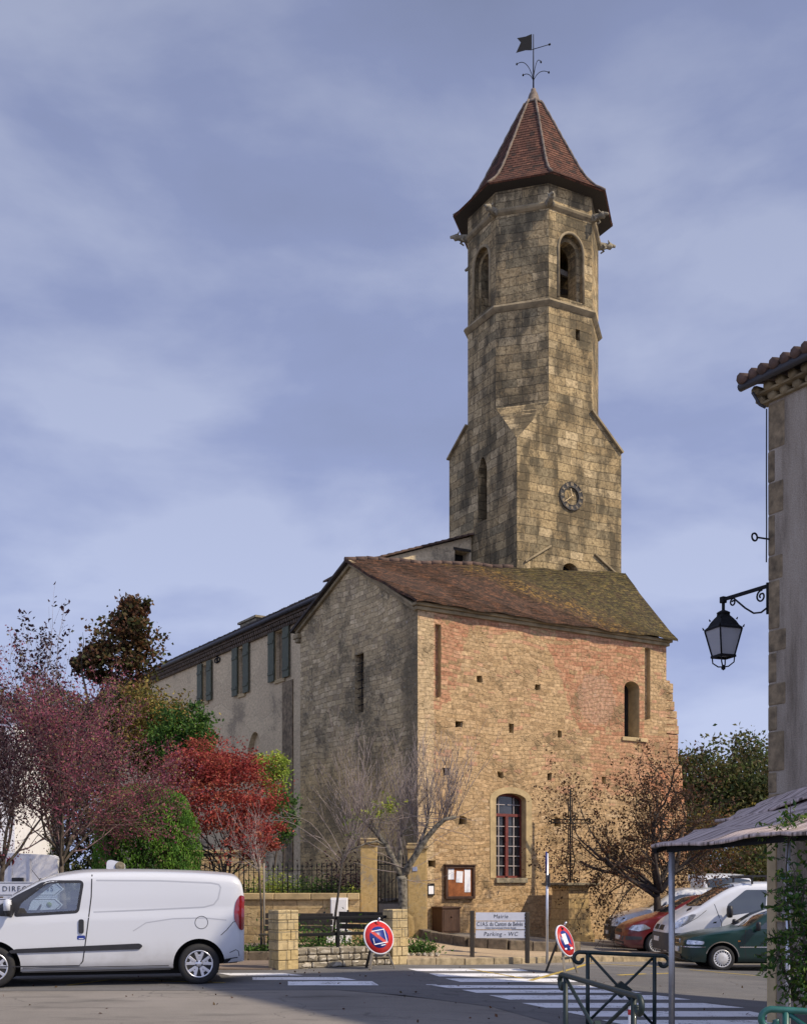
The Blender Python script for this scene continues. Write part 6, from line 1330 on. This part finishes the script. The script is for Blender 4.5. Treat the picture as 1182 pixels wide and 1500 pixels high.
def grey_car():
    t = place(909, 36.8, 'parked_car', 'silver grey hatchback mostly hidden behind the white small van', 'car')
    h = .86; c = Car(4.2, [(0, .6), (.06, .74), (.3, .90), (.9, 1.06), (1.1, 1.12), (1.7, 1.48), (2.1, 1.60), (3.2, 1.58), (3.9, 1.3), (4.2, .9)], [(0, .28), (.25, .19), (4.0, .2), (4.2, .32)], [(0, .58), (.5, .86), (1.1, .98), (4.2, 1.0)], [(0, .52), (.06, .66), (.25, .79), (.6, .85), (1.0, .86), (3.7, .86), (4.2, .70)], tumble=.28, crown=.04)
    common(c, t, [[(1.32, 1.04), (2.3, 1.06), (2.3, 1.46), (1.95, 1.44), (1.62, 1.28)]], (.85, 3.45, .31, .37, h), M['paint_silver'], ws_poly(1.10, .68, 1.86, .58), lights=[(.12, .74), (.45, .74), (.6, .88), (.25, .88)], plate=.45)
grey_car()
def far_van():
    x = (1068 - CX) / F * 41.5; t = thing('parked_van', 'white high roofed van seen head on beyond the parked row', 'van', (x, 40.0, gz(x, 41)), R(90), 'vehicles parked beside the church')
    h = .98; c = Car(5.0, [(0, .6), (.05, .9), (.3, 1.12), (.8, 1.30), (1.3, 1.72), (1.7, 2.02), (2.2, 2.20), (2.7, 2.25), (4.8, 2.25), (5.0, 2.0)], [(0, .3), (.3, .22), (4.8, .24), (5, .35)], [(0, .6), (.6, 1.0), (1.2, 1.15), (5, 1.15)], [(0, .7), (.08, .84), (.3, .93), (.8, .98), (4.8, .98), (5, .9)], tumble=.09, crown=.05)
    common(c, t, [[(1.25, 1.2), (2.2, 1.22), (2.2, 1.8), (1.75, 1.78), (1.4, 1.5)]], (.95, 4.1, .33, .4, h), M['paint_white2'], ws_poly(.85, .82, 1.78, .80), lights=[(.1, .8), (.4, .8), (.5, 1.05), (.2, 1.02)], plate=.5)
far_van()
# ------------------------------------------------------------------ trees and plants
def leaf_cloud(name, C, size, mat, parent, rng, aspect=.55, up=0., fold=.25, kind=None, tint=None):
    C = np.asarray(C, float); n = len(C); D = rng.normal(size=(n, 3)); D[:, 2] += up; D /= np.linalg.norm(D, axis=1, keepdims=True)
    A = rng.normal(size=(n, 3)); S_ = np.cross(D, A); S_ /= np.maximum(np.linalg.norm(S_, axis=1, keepdims=True), 1e-6); N_ = np.cross(D, S_)
    sz = (size * rng.uniform(.6, 1.35, n))[:, None]
    p0 = C - D * sz * .5; p2 = C + D * sz * .5; m = C - D * sz * .05 + N_ * sz * fold * .5; p1 = m + S_ * sz * aspect * .5; p3 = m - S_ * sz * aspect * .5
    V_ = np.stack([p0, p1, p2, p3], 1).reshape(-1, 3); me = bpy.data.meshes.new(name)
    me.vertices.add(4 * n); me.vertices.foreach_set('co', V_.ravel()); me.loops.add(6 * n); me.polygons.add(2 * n)
    b = np.arange(n) * 4; li = np.stack([b, b + 1, b + 2, b, b + 2, b + 3], 1).ravel(); me.loops.foreach_set('vertex_index', li)
    me.polygons.foreach_set('loop_start', np.arange(2 * n) * 3); me.polygons.foreach_set('loop_total', np.full(2 * n, 3)); me.update(calc_edges=True); me.materials.append(mat)
    at_ = me.attributes.new('tint', 'FLOAT', 'FACE'); t = rng.uniform(0, 1, n) if tint is None else np.clip(np.asarray(tint) + rng.normal(0, .16, n), 0, 1); at_.data.foreach_set('value', np.repeat(t, 2))
    o = bpy.data.objects.new(name, me); COL.objects.link(o); o.parent = parent; return o
def grow(rng, p, d, L, r, lev, spec, lines, tips):
    s = spec[lev]; n = s.get('seg', 5); pts = [p.copy()]; rad = [r]; d = d.normalized(); dirs = [d.copy()]
    for i in range(n):
        d = d + Vector((rng.gauss(0, 1), rng.gauss(0, 1), rng.gauss(0, 1))) * s.get('jit', .15) + Vector((0, 0, s.get('up', 0.))) ; d.normalize(); p = p + d * (L / n); pts.append(p.copy()); dirs.append(d.copy()); rad.append(max(r * (1 - (1 - s.get('tap', .4)) * (i + 1) / n), .0028))
    lines.setdefault(lev, []).append((pts, rad))
    if lev + 1 >= len(spec): tips += pts[1:]; return
    nc = s['n']; nc = nc if isinstance(nc, int) else rng.randint(*nc)
    for k in range(nc):
        t = s.get('start', .3) + (1 - s.get('start', .3)) * (k + rng.random()) / nc; f = t * n; i = min(int(f), n - 1); q = pts[i].lerp(pts[i + 1], f - i); dd = dirs[i + 1]
        a = dd.orthogonal().normalized(); a.rotate(Matrix.Rotation(rng.uniform(0, 6.283) if 'spin' not in s else k * 2.4 + rng.uniform(-.4, .4), 3, dd)); ang = R(rng.uniform(*s['ang'])); nd = dd * math.cos(ang) + a * math.sin(ang)
        grow(rng, q, nd, L * rng.uniform(*s['ratio']), max(rad[i] * s.get('rr', .6), .003), lev + 1, spec, lines, tips)
    grow(rng, p, d, L * rng.uniform(*s['ratio']), rad[-1] * .9, lev + 1, spec, lines, tips)
def wood_parts(lines, root, mt, mtw, twig_from=2, sides=(9, 6, 4, 3, 3)):
    a, b = MB(), MB()
    for lev, ls in lines.items():
        for pts, rad in ls: (a if lev < twig_from else b).tube(pts, rad, sides[min(lev, 4)], caps=lev < 2)
    a.build('trunk', mt, root, uv=False)
    if b.v: b.build('twigs', mtw, root, uv=False)
def blob(rng, c, r, n, k, shell=.55, flat=.6, cr=.34, bottom=-1.):   # leaf positions clumped through an ellipsoid; returns points and a per-clump tint
    c = np.array(c); r = np.array(r); out = []; tn = []
    for i in range(k):
        while True:
            v = rng.normal(size=3); v /= np.linalg.norm(v)
            if v[2] > bottom: break
        q = c + v * r * (shell + (1 - shell) * rng.random()) * rng.uniform(.85, 1.08); m = max(6, int(n / k * rng.uniform(.5, 1.5))); s = cr * rng.uniform(.6, 1.3) * r.mean()
        out.append(q + rng.normal(size=(m, 3)) * s * np.array([1, 1, flat])); tn.append(np.full(m, rng.uniform(.1, .9)))
    return np.concatenate(out), np.concatenate(tn)
def tree_base(name, label, cat, px, Y, group='garden and street trees', dz=0.):
    return thing(name, label, cat, at(px, Y, dz), 0, group)
rN = np.random.default_rng
# purple-leaved plums in front of the garden
def plum(px, Y, h_fork, spread, seed, label, mat, nl, top, lean=0.):
    t = tree_base('plum_tree', label, 'tree', px, Y); rng = random.Random(seed); lines, tips = {}, []
    spec = [dict(n=(5, 6), ang=(28, 52), ratio=(.75, .95), seg=5, jit=.05, start=.88, rr=.62), dict(n=(5, 6), ang=(22, 50), ratio=(.55, .8), seg=6, jit=.13, up=.05, start=.2, rr=.6), dict(n=(5, 6), ang=(25, 60), ratio=(.5, .75), seg=5, jit=.14, up=.05, start=.15, rr=.6), dict(n=(3, 4), ang=(25, 60), ratio=(.4, .7), seg=4, jit=.15, up=.06, start=.2, rr=.65), dict(seg=3, jit=.15, up=.03)]
    grow(rng, Vector((0, 0, -.1)), Vector((lean, 0, 1)), h_fork, .10, 0, spec, lines, tips)
    wood_parts(lines, t, M['bark'], M['twig_purple']); T = np.array([tuple(p) for p in tips]); r = rN(seed)
    T = T[r.integers(0, len(T), nl)] + r.normal(size=(nl, 3)) * .07
    leaf_cloud('crown', T, .056, mat, t, r, .6)
plum(97, 23.6, 2.25, 1.7, 11, 'purple leaved plum tree rising right behind the van windscreen', M['leaf_purple'], 25000, 5.4, .03)
plum(-6, 22.6, 2.2, 1.7, 23, 'dark purple leaved plum tree cut off by the left edge', M['leaf_dark'], 15000, 5.2)
# Japanese maple, layered red
def maple():
    t = tree_base('red_maple_tree', 'bright red Japanese maple arching over the garden wall', 'tree', 322, 29.8); rng = random.Random(4); lines, tips = {}, []
    spec = [dict(n=5, ang=(20, 45), ratio=(.9, 1.2), seg=4, jit=.08, start=.6, rr=.6), dict(n=6, ang=(30, 60), ratio=(.5, .7), seg=6, jit=.16, up=.01, start=.25, rr=.55), dict(n=5, ang=(30, 60), ratio=(.4, .6), seg=4, jit=.16, up=-.03, start=.2, rr=.6), dict(seg=3, jit=.15, up=-.04)]
    grow(rng, Vector((0, 0, 0)), Vector((0, 0, 1)), 1.6, .10, 0, spec, lines, tips); wood_parts(lines, t, M['bark'], M['twig_dark']); r = rN(4)
    z0 = t.location.z; P1, t1 = blob(r, (-.05, 0, 3.75 - z0), (1.62, 1.3, 1.55), 15000, 120, .55, .42, .17, -.75); P2, t2 = blob(r, (.9, -.1, 2.9 - z0), (.75, .7, .9), 4500, 36, .5, .4, .2); P3, t3 = blob(r, (-.7, 0, 4.6 - z0), (.9, .8, .6), 3500, 30, .5, .4, .2)
    leaf_cloud('crown', np.concatenate([P1, P2, P3]), .085, M['leaf_red'], t, r, .5, -.3, tint=np.concatenate([t1, t2, t3]))
maple()
def shrub_tree(name, label, px, Y, zc, rr_, mat, n, k, size, seed, trunk_r=.09, cat='tree', shell=.5, cr=.22, aspect=.55, flat=.7, group='garden and street trees', bottom=-1., extra=()):
    t = tree_base(name, label, cat, px, Y, group); r = rN(seed); rng = random.Random(seed); z0 = t.location.z; lines, tips = {}, []
    h = zc - z0; rm = (rr_[0] + rr_[2]) / 2; tl_ = max(h - .35 * rr_[2], .3); q_ = rm / tl_; spec = [dict(n=5, ang=(15, 45), ratio=(.45 * q_, .75 * q_), seg=5, jit=.05, start=.45, rr=.55), dict(n=4, ang=(25, 55), ratio=(.4, .6), seg=4, jit=.14, start=.3, rr=.55), dict(seg=3, jit=.15)]
    grow(rng, Vector((0, 0, -.1)), Vector((0, 0, 1)), tl_, trunk_r, 0, spec, lines, tips); wood_parts(lines, t, M['bark'], M['twig_dark'])
    P, tn = blob(r, (0, 0, h), rr_, n, k, shell, flat, cr, bottom)
    for (dx, dz, r2, n2, k2) in extra: q, t2 = blob(r, (dx, 0, h + dz), r2, n2, k2, shell, flat, cr); P = np.concatenate([P, q]); tn = np.concatenate([tn, t2])
    leaf_cloud('crown', P, size, mat, t, r, aspect, 0, tint=tn); return t
shrub_tree('sweetgum_tree', 'russet star leaved tree standing tall against the sky at left', 180, 42, 10.0, (1.45, 1.2, 1.5), M['leaf_rust'], 4300, 70, .16, 5, extra=((.35, 1.35, (.75, .7, .9), 1500, 26), (-1.2, -.55, (.75, .7, .55), 1300, 16), (.15, -2.2, (1.6, 1.2, 1.1), 3000, 36)), shell=.35, cr=.17, aspect=.8)
shrub_tree('olive_tree', 'yellow and olive leaved tree below the russet crown', 205, 37, 6.55, (1.9, 1.5, 1.5), M['leaf_olive'], 12000, 90, .12, 6, extra=((1.1, -.9, (1.3, 1.2, 1.2), 5000, 40),), cr=.17)
shrub_tree('green_tree', 'fresh green shrub tree against the shuttered wing', 272, 35.5, 6.15, (1.0, .9, .95), M['leaf_green'], 5200, 50, .12, 7, cr=.2, extra=((.5, -.9, (.7, .7, .7), 1600, 18),))
shrub_tree('lime_shrub', 'lime green shrub beside the gothic window of the wing', 396, 34, 5.1, (.50, .45, .50), M['leaf_lime'], 1700, 26, .10, 8, .04, 'shrub', cr=.25, extra=((.15, -.9, (.4, .4, .7), 900, 14),))
shrub_tree('dark_shrub', 'deep green shrub in the shaded angle below the lime shrub', 412, 33.5, 3.6, (.40, .4, .9), M['leaf_green'], 1500, 24, .10, 18, .04, 'shrub', cr=.25)
# clipped conifer
def thuja():
    t = tree_base('clipped_conifer', 'broad clipped green conifer behind the van roof', 'shrub', 214, 27.2); r = rN(9); n = 26000; z0 = t.location.z
    H = 1.65 + 140 / 62 - z0; th = r.uniform(0, 6.283, n); zz = H * (r.uniform(0, 1, n) ** .9); prof = np.interp(zz / H, [0, .15, .55, .8, .93, 1], [1.12, 1.2, 1.22, 1.14, .92, .35]); lump = 1 + .07 * np.sin(th * 5 + zz * 3) + .05 * np.sin(th * 11 - zz * 6)
    rr = prof * lump * (1 - .22 * r.random(n) ** 2); P = np.stack([rr * np.cos(th), rr * np.sin(th) * .9, zz], 1); leaf_cloud('foliage', P, .085, M['leaf_thuja'], t, r, .3, 1.5, tint=.5 + .35 * np.sin(th * 9 + zz * 5))
    P = np.stack([rr * np.cos(th) * .72, rr * np.sin(th) * .65, zz * .95], 1)[:9000]; leaf_cloud('inner_foliage', P, .12, M['leaf_evergreen'], t, r, .5, 1.)
    b = MB(); b.tube([(0, 0, -.1), (0, 0, H * .7)], [.12, .05], 8); b.build('trunk', M['bark'], t, uv=False)
thuja()
# tall dark hedge and leggy twigs at the far left
hd = tree_base('tall_hedge', 'tall dark evergreen hedge closing the garden at far left', 'hedge', 60, 36.5, 'hedges'); r = rN(10)
n = 26000; P = np.stack([r.uniform(-3.2, 2.6, n), r.normal(0, .5, n), r.uniform(0, 1, n) ** .8 * 7.4], 1); P[:, 2] += .25 * np.sin(P[:, 0] * 3) + r.normal(0, .12, n); P[:, 1] -= .25 * np.sin(P[:, 0] * 4 + P[:, 2] * 2.2); leaf_cloud('foliage', P, .15, M['leaf_evergreen'], hd, r, .5); b = MB()
for x in (-2.4, -.8, .8, 2.0): b.tube([(x, 0, -.1), (x + .1, 0, 5)], [.1, .04], 6)
b.build('stems', M['bark'], hd, uv=False)
def leggy():
    t = tree_base('bare_tree', 'leggy almost bare tree with scattered dark leaves above the hedge', 'tree', 45, 34.5); rng = random.Random(8); lines, tips = {}, []
    spec = [dict(n=7, ang=(8, 32), ratio=(.50, .66), seg=6, jit=.05, start=.55, rr=.5), dict(n=7, ang=(12, 35), ratio=(.4, .65), seg=6, jit=.08, up=.08, start=.15, rr=.5), dict(n=3, ang=(15, 40), ratio=(.3, .5), seg=5, jit=.1, up=.08, start=.3, rr=.6), dict(seg=3, jit=.1, up=.05)]
    grow(rng, Vector((0, 0, 0)), Vector((-.03, 0, 1)), 5.2, .09, 0, spec, lines, tips); wood_parts(lines, t, M['bark'], M['twig_grey'], 1); T = np.array([tuple(p) for p in tips]); r = rN(3); T = T[r.integers(0, len(T), 1500)] + r.normal(size=(1500, 3)) * .08; leaf_cloud('crown', T, .13, M['leaf_dark'], t, r, .6)
leggy()
# young staked tree by the garden wall
def young():
    t = tree_base('young_tree', 'slim young tree with pale bare twigs and red leaves tied to a stake', 'tree', 383, 25.4); rng = random.Random(15); lines, tips = {}, []
    spec = [dict(n=6, ang=(25, 50), ratio=(.35, .5), seg=6, jit=.02, start=.9, rr=.5), dict(n=6, ang=(20, 45), ratio=(.45, .7), seg=5, jit=.1, up=.10, start=.15, rr=.55), dict(n=3, ang=(20, 45), ratio=(.4, .7), seg=4, jit=.1, up=.08, start=.2, rr=.6), dict(seg=3, jit=.1)]
    grow(rng, Vector((0, 0, 0)), Vector((0, 0, 1)), 1.95, .035, 0, spec, lines, tips); wood_parts(lines, t, M['bark'], M['twig_pale'], 1); T = np.array([tuple(p) for p in tips]); T = T[T[:, 2] < 2.9]; r = rN(15); T = T[r.integers(0, len(T), 700)] + r.normal(size=(700, 3)) * .08; leaf_cloud('crown', T, .07, M['leaf_red'], t, r, .5)
    b = MB(); b.tube([(.07, -.02, 0), (.06, -.02, 2.0)], .022, 7); b.build('stake', M['grey_wood'], t)
young()
def weeping():
    t = tree_base('weeping_sapling', 'leaning dark stem with long arching bare shoots behind the rails', 'tree', 489, 25.3); Y = 25.3; O = Vector(t.location); rng = random.Random(5); b = MB(); tw = MB()
    def q(x, y, dy=0): return W(x, y, Y + dy) - O
    b.tube([q(489, 1366), q(492, 1335), q(497, 1300), q(503, 1252)], [.03, .028, .024, .016], 8)
    for i in range(10):
        ex = rng.choice((-1, -1, 1)) * rng.uniform(25, 125); ey = rng.uniform(-95, -8); dy = rng.uniform(-.8, .8); x0, y0 = 501 + rng.uniform(-3, 2), 1256 + rng.uniform(-4, 14); pts = []
        for k in range(8): s_ = k / 7; pts.append(q(x0 + ex * s_, y0 + ey * math.sin(s_ * math.pi * .62) - 6 * s_ * rng.random(), dy * s_))
        tw.tube(pts, [.007 - .004 * k / 7 for k in range(8)], 4)
        for m_ in range(3):
            k = rng.randint(2, 6); p = pts[k]; d = (pts[k + 1] - pts[k]).normalized() + Vector((rng.uniform(-.6, .6), rng.uniform(-.5, .5), rng.uniform(-.2, .9))); tw.tube([p, p + d * .18, p + d * .36 + Vector((0, 0, .03))], [.005, .004, .003], 3)
    b.build('trunk', M['dark_wood'], t, uv=False); tw.build('twigs', M['twig_grey'], t, uv=False)
weeping()
# pollarded bare tree before the gate
def pollard():
    Y = 25.9; t = tree_base('pollard_tree', 'lichened pollard tree with long bare upright shoots before the garden gate', 'tree', 590, Y); O = Vector(t.location); rng = random.Random(77); b = MB(); tw = MB(); lv = []
    def q(x, y, dy=0): return W(x, y, Y + dy) - O
    b.tube([q(591, 1372), q(590, 1345), q(590, 1310), q(589, 1292), q(588, 1283)], [.125, .11, .105, .115, .12], 10); limbs = [([(588, 1286), (578, 1265), (566, 1238), (550, 1218), (533, 1202), (524, 1198)], 0., .085), ([(588, 1286), (585, 1262), (587, 1235), (589, 1212), (585, 1192)], .35, .06), ([(589, 1287), (600, 1266), (612, 1248), (626, 1226), (640, 1210), (652, 1200), (668, 1197)], -.2, .085), ([(566, 1240), (552, 1232), (535, 1236), (512, 1246)], -.4, .03), ([(587, 1225), (598, 1214), (606, 1206), (602, 1196)], .3, .025), ([(608, 1252), (616, 1232), (625, 1210), (628, 1190)], .4, .05)]
    heads = []
    for pts, dy, r0 in limbs:
        P = [q(x, y, dy * i / len(pts)) for i, (x, y) in enumerate(pts)]; b.tube(P, [r0 * (1 - .55 * i / (len(P) - 1)) for i in range(len(P))], 8); k = len(P)
        for i in range(1, k):
            for s_ in np.linspace(0, 1, 4): heads.append((P[i - 1].lerp(P[i], s_), i / k))
    b.build('trunk', M['bark_pale'], t, uv=False)
    for i in range(230):
        p, f = heads[rng.randrange(len(heads))] if rng.random() < .35 else rng.choice([h for h in heads if h[1] > .66]); L = rng.uniform(.7, 2.6) * (.6 + .4 * f); out = Vector((p.x * .35, p.y * .3 + rng.uniform(-.3, .3), 0)); d = (out * .5 + Vector((rng.gauss(0, .22), rng.gauss(0, .22), 1.0))).normalized(); pts = [p.copy()]; r0 = rng.uniform(.0035, .0085)
        for k in range(6): d = (d + Vector((rng.gauss(0, .05), rng.gauss(0, .05), .05))).normalized(); p = p + d * L / 6; pts.append(p.copy())
        tw.tube(pts, [r0 * (1 - .72 * k / 6) for k in range(7)], 4)
        for m_ in range(rng.randint(2, 5)):
            k = rng.randint(1, 5); e = (pts[k + 1] - pts[k]).normalized() + Vector((rng.uniform(-.7, .7), rng.uniform(-.7, .7), .2)); l2 = rng.uniform(.15, .5); tw.tube([pts[k], pts[k] + e * l2 * .5, pts[k] + e * l2 + Vector((0, 0, .05 * l2))], [.0055, .004, .003], 3)
    for i in range(26):                               # low sideways twigs
        p, f = rng.choice(heads); d = Vector((rng.choice((-1, 1)) * rng.uniform(.5, 1), rng.uniform(-.5, .5), rng.uniform(-.35, .3))); pts = [p.copy()]
        for k in range(6): d += Vector((rng.gauss(0, .12), rng.gauss(0, .12), rng.gauss(.02, .1))); pts.append(pts[-1] + d.normalized() * .2)
        tw.tube(pts, [.009 - .001 * k for k in range(7)], 4)
    tw.build('twigs', M['twig_grey'], t, uv=False); r = rN(2); P = []
    for (x, y, n, sx, sy) in ((562, 1185, 90, 11, 7), (575, 1178, 60, 7, 8), (545, 1192, 45, 12, 5), (522, 1200, 40, 10, 4), (515, 1222, 30, 5, 5)): 
        for k in range(n): P.append(tuple(q(x + r.normal(0, sx), y + r.normal(0, sy), r.uniform(-.3, .3))))
    leaf_cloud('last_leaves', P, .09, M['leaf_lime'], t, r, .6)
pollard()
# spreading brown-leaved tree by the parked cars
def brown_tree():
    t = tree_base('brown_leaved_tree', 'spreading tree with sparse small brown leaves beside the parked cars', 'tree', 966, 33.2); rng = random.Random(21); lines, tips = {}, []
    spec = [dict(n=6, ang=(30, 62), ratio=(1.0, 1.35), seg=4, jit=.05, start=.8, rr=.55), dict(n=6, ang=(25, 55), ratio=(.45, .7), seg=7, jit=.16, up=.05, start=.2, rr=.55), dict(n=(5, 6), ang=(25, 65), ratio=(.45, .7), seg=6, jit=.18, up=-.02, start=.2, rr=.55), dict(n=3, ang=(25, 60), ratio=(.4, .7), seg=4, jit=.18, up=-.05, start=.2, rr=.6), dict(seg=3, jit=.2, up=-.03)]
    grow(rng, Vector((0, 0, -.2)), Vector((-.05, 0, 1)), 2.0, .20, 0, spec, lines, tips)
    for dx, dz, L in ((-.85, .42, 2.5), (-.9, .12, 2.7), (.6, .8, 2.2), (-.45, .9, 2.4)): grow(rng, Vector((0, 0, 1.7)), Vector((dx, rng.uniform(-.3, .3), dz)), L, .09, 1, spec, lines, tips)
    keep = lambda p: not (p.x < -1.75 and p.z < 4.3) or rng.random() < .25
    lines = {k: (v if k < 2 else [q for q in v if keep(q[0][-1])]) for k, v in lines.items()}; tips = [p for p in tips if keep(p)]
    wood_parts(lines, t, M['twig_dark'], M['twig_dark']); T = np.array([tuple(p) for p in tips]); r = rN(21); n = 11000; T = T[r.integers(0, len(T), n)] + r.normal(size=(n, 3)) * .07; leaf_cloud('crown', T, .085, M['leaf_brown'], t, r, .6, -.4)
brown_tree()
# trees beyond the car park
for i, (px, Y, zc, rr_, n, lab) in enumerate(((1040, 58, 6.0, (2.6, 2.2, 2.6), 8000, 'bushy brownish green tree beyond the church end'), (1095, 62, 6.2, (2.4, 2.2, 3.4), 9000, 'taller dark green tree behind the lantern'), (1140, 56, 5.0, (2.8, 2.2, 3.2), 7000, 'green tree half hidden by the corner house'), (1000, 66, 5.0, (2.6, 2.2, 2.6), 6000, 'low tree peeping past the broken church wall'))):
    shrub_tree('distant_tree', lab, px, Y, zc, rr_, M['leaf_far'], n, 90, .24, 40 + i, .16, cr=.2, group='trees beyond the car park')
for i, (px, Y, zc, rr_, n, lab) in enumerate(((1075, 50, 2.2, (2.9, 1.4, 2.4), 9500, 'light green bushes behind the white high roofed van'), (1020, 52, 2.2, (2.2, 1.4, 2.4), 7500, 'darker bushes at the end of the church wall'), (1150, 48, 2.0, (2.4, 1.4, 2.2), 6000, 'green bushes beside the corner house'))):
    shrub_tree('hedge_bush', lab, px, Y, zc, rr_, M['leaf_far'] if i else M['leaf_olive'], n, 60, .16, 60 + i, .06, 'bush', cr=.22, group='bushes beyond the car park')
tl = tree_base('far_wood', 'distant wood', 'wood', 1060, 95, 'far wood'); del tl['group']; stuff(tl)
del tl['label']; del tl['category']; r = rN(70); n = 22000; P = np.stack([r.uniform(-75, 40, n), r.normal(0, 2, n), r.uniform(0, 1, n) * (3.2 + 1.2 * np.sin(np.arange(n) * 1.7))], 1); leaf_cloud('foliage', P, .5, M['leaf_far'], tl, r, .7)
# low plants
def low(name, label, px, py, Y, rx, rz, n, mat, size, seed, dz=0., ry=None, group='low plants'):
    c = W(px, py, Y); g = gz(c.x, Y) + dz; t = thing(name, label, 'plant', (c.x, c.y, g), 0, group); r = rN(seed); P = r.normal(size=(n, 3)) * np.array([rx * .5, (ry or rx * .8) * .5, rz * .45]); P[:, 2] = np.abs(P[:, 2]) + .03; leaf_cloud('foliage', P, size, mat, t, r, .4, .5); b = MB(); rng = random.Random(seed)
    for k in range(10): a = rng.uniform(0, 6.28); b.tube([(0, 0, -.03), (rx * .3 * math.cos(a), rx * .25 * math.sin(a), rz * .6)], [.012, .005], 4)
    b.build('stems', M['twig_dark'], t, uv=False); return t
low('low_shrub', 'low green shrub under the left bench behind the rails', 456, 1385, 23.9, .85, .55, 1500, M['leaf_green'], .075, 1, .12)
low('low_shrub', 'small dark green shrub under the right bench', 530, 1385, 24.4, .5, .45, 700, M['leaf_green'], .07, 2, .12)
low('kerb_plant', 'small green clump in a stone edged bed beside the right pillar', 614, 1392, 23.9, .42, .30, 520, M['leaf_green'], .09, 3, .14)
low('grass_tuft', 'grass tuft at the foot of the staked young tree', 372, 1370, 25.2, .6, .14, 500, M['leaf_green'], .09, 4, .05)
bd = thing('bed_edging', 'pale stones edging the small plant bed on the pavement', 'bed edging', at(614, 23.7, .12), 0); b = MB(); rng = random.Random(6)
for i in range(7): x = -.38 + i * .125; b.lathe([(0, -.03), (.06, -.02), (.075, .02), (.05, .06), (0, .075)], 8, Matrix.Translation((x, rng.uniform(-.06, .02), .0)) @ Matrix.Rotation(rng.uniform(0, 6), 4, 'Z') @ Matrix.Diagonal((1, .75, rng.uniform(.7, 1.1), 1)))
b.build('stones', M['white_stone'], bd)
for i, (px, rx, rz, n, mat, lab) in enumerate(((405, .6, .62, 1100, 'leaf_lime', 'yellow flowered plant behind the railing at left'), (440, .7, .5, 1100, 'leaf_green', 'rounded green bush in the middle of the railing'), (478, .55, .45, 800, 'leaf_green', 'leafy green plant behind the right half of the railing'), (515, .35, .3, 350, 'leaf_lime', 'small lime plant by the left gatepost'), (320, .6, .5, 800, 'leaf_green', 'green plant behind the railing beside the van'), (360, .5, .4, 600, 'leaf_green', 'green plant behind the railing near the young tree'))):
    low('garden_plant', lab, px, 1300, 28.95 + .05 * i, rx, rz, n, M[mat], .075, 80 + i, 1.2 - gz(-3, 29), .4, 'garden plants behind the railing')
struct(sheet('garden_bed', [(-14, 28.61), (-1.2, 28.61), (-.4, 29.5), (-.1, 34.8), (-14, 42)], 1.12 - gz(-4, 31), M['soot'], zf=lambda x, y: gz(-4, 31), skirt=.1))
low('maroon_shrub', 'maroon leaved shrub in shade by the left gatepost', 505, 1300, 30.2, .9, 1.15, 1500, M['leaf_dark'], .09, 95, 1.1 - gz(-2, 30), .5, 'garden plants behind the railing')
# climbing shrub on the pergola post and planter
def climber():
    P0 = Vector(plt_.location); t = thing('climbing_shrub', 'glossy green climbing shrub growing from the planter up the pergola post', 'climber', P0 + Z * .74, 0); O = Vector(t.location); rng = random.Random(31); r = rN(31); st = MB(); lf = []; tn = []
    def frond(p, d, L, n):                            # a pinnate leaf: leaflets in pairs along a drooping stalk
        d = d.normalized(); pts = [p.copy()]
        for k in range(n): d = (d + Vector((0, 0, -.10))).normalized(); p = p + d * L / n; pts.append(p.copy())
        st.tube(pts, [.004] * len(pts), 3); sd = d.cross(Vector((0, 0, 1))).normalized()
        for k in range(1, n + 1):
            for sg in (-1, 1): lf.append(tuple(pts[k] + sd * sg * .035 + Vector((rng.gauss(0, .006), rng.gauss(0, .006), rng.gauss(-.008, .006))))); tn.append(0)
    def q(x, y, Y): return W(x, y, Y) - O
    mains = [[q(1160, 1465, 9.4), q(1158, 1400, 9.8), q(1153, 1330, 9.95), q(1151, 1270, 9.95), q(1154, 1226, 9.95)], [q(1168, 1465, 9.4), q(1150, 1430, 9.5), q(1140, 1400, 9.6), q(1138, 1370, 9.7)], [q(1185, 1465, 9.3), q(1180, 1400, 9.4), q(1172, 1340, 9.5), q(1178, 1290, 9.6)], [q(1200, 1465, 9.3), q(1205, 1390, 9.4), q(1195, 1330, 9.5)], [q(1154, 1226, 9.95), q(1148, 1215, 10.4), q(1165, 1203, 10.6), q(1185, 1192, 10.6)], [q(1154, 1226, 9.95), q(1160, 1205, 10.8), q(1180, 1186, 11.2)]]
    dens = [18, 20, 80, 70, 20, 12]
    for m_, dn in zip(mains, dens):
        st.tube(m_, [.014 - .002 * min(i, 4) for i in range(len(m_))], 5)
        for k in range(dn): f = rng.random() * (len(m_) - 1) * .999; i = int(f); p = m_[i].lerp(m_[i + 1], f - i); d = Vector((rng.gauss(-.25, .8), rng.gauss(-.3, .6), rng.gauss(.15, .5))); p = p + Vector((rng.gauss(0, .05), rng.gauss(0, .05), 0)); frond(p, d, rng.uniform(.14, .30), rng.randint(4, 7))
    st.build('stems', M['bark'], t, uv=False); leaf_cloud('foliage', lf, .062, M['leaf_climb'], t, r, .42, 0.)
M['leaf_climb'] = leafmat('leaf_climb', [(.020, .060, .012), (.045, .11, .018), (.085, .16, .022), (.14, .20, .03), (.03, .08, .015)])
climber()
# a few fallen leaves on the road
r = rN(99); n = 110; xs = r.uniform(-8, 8, n); ys = r.uniform(13, 22.5, n); P = np.stack([xs, ys, [gz(a, b_) + .018 for a, b_ in zip(xs, ys)]], 1)
fl = leaf_cloud('fallen_leaves', P, .05, M['leaf_brown'], None, r, .6); stuff(fl)
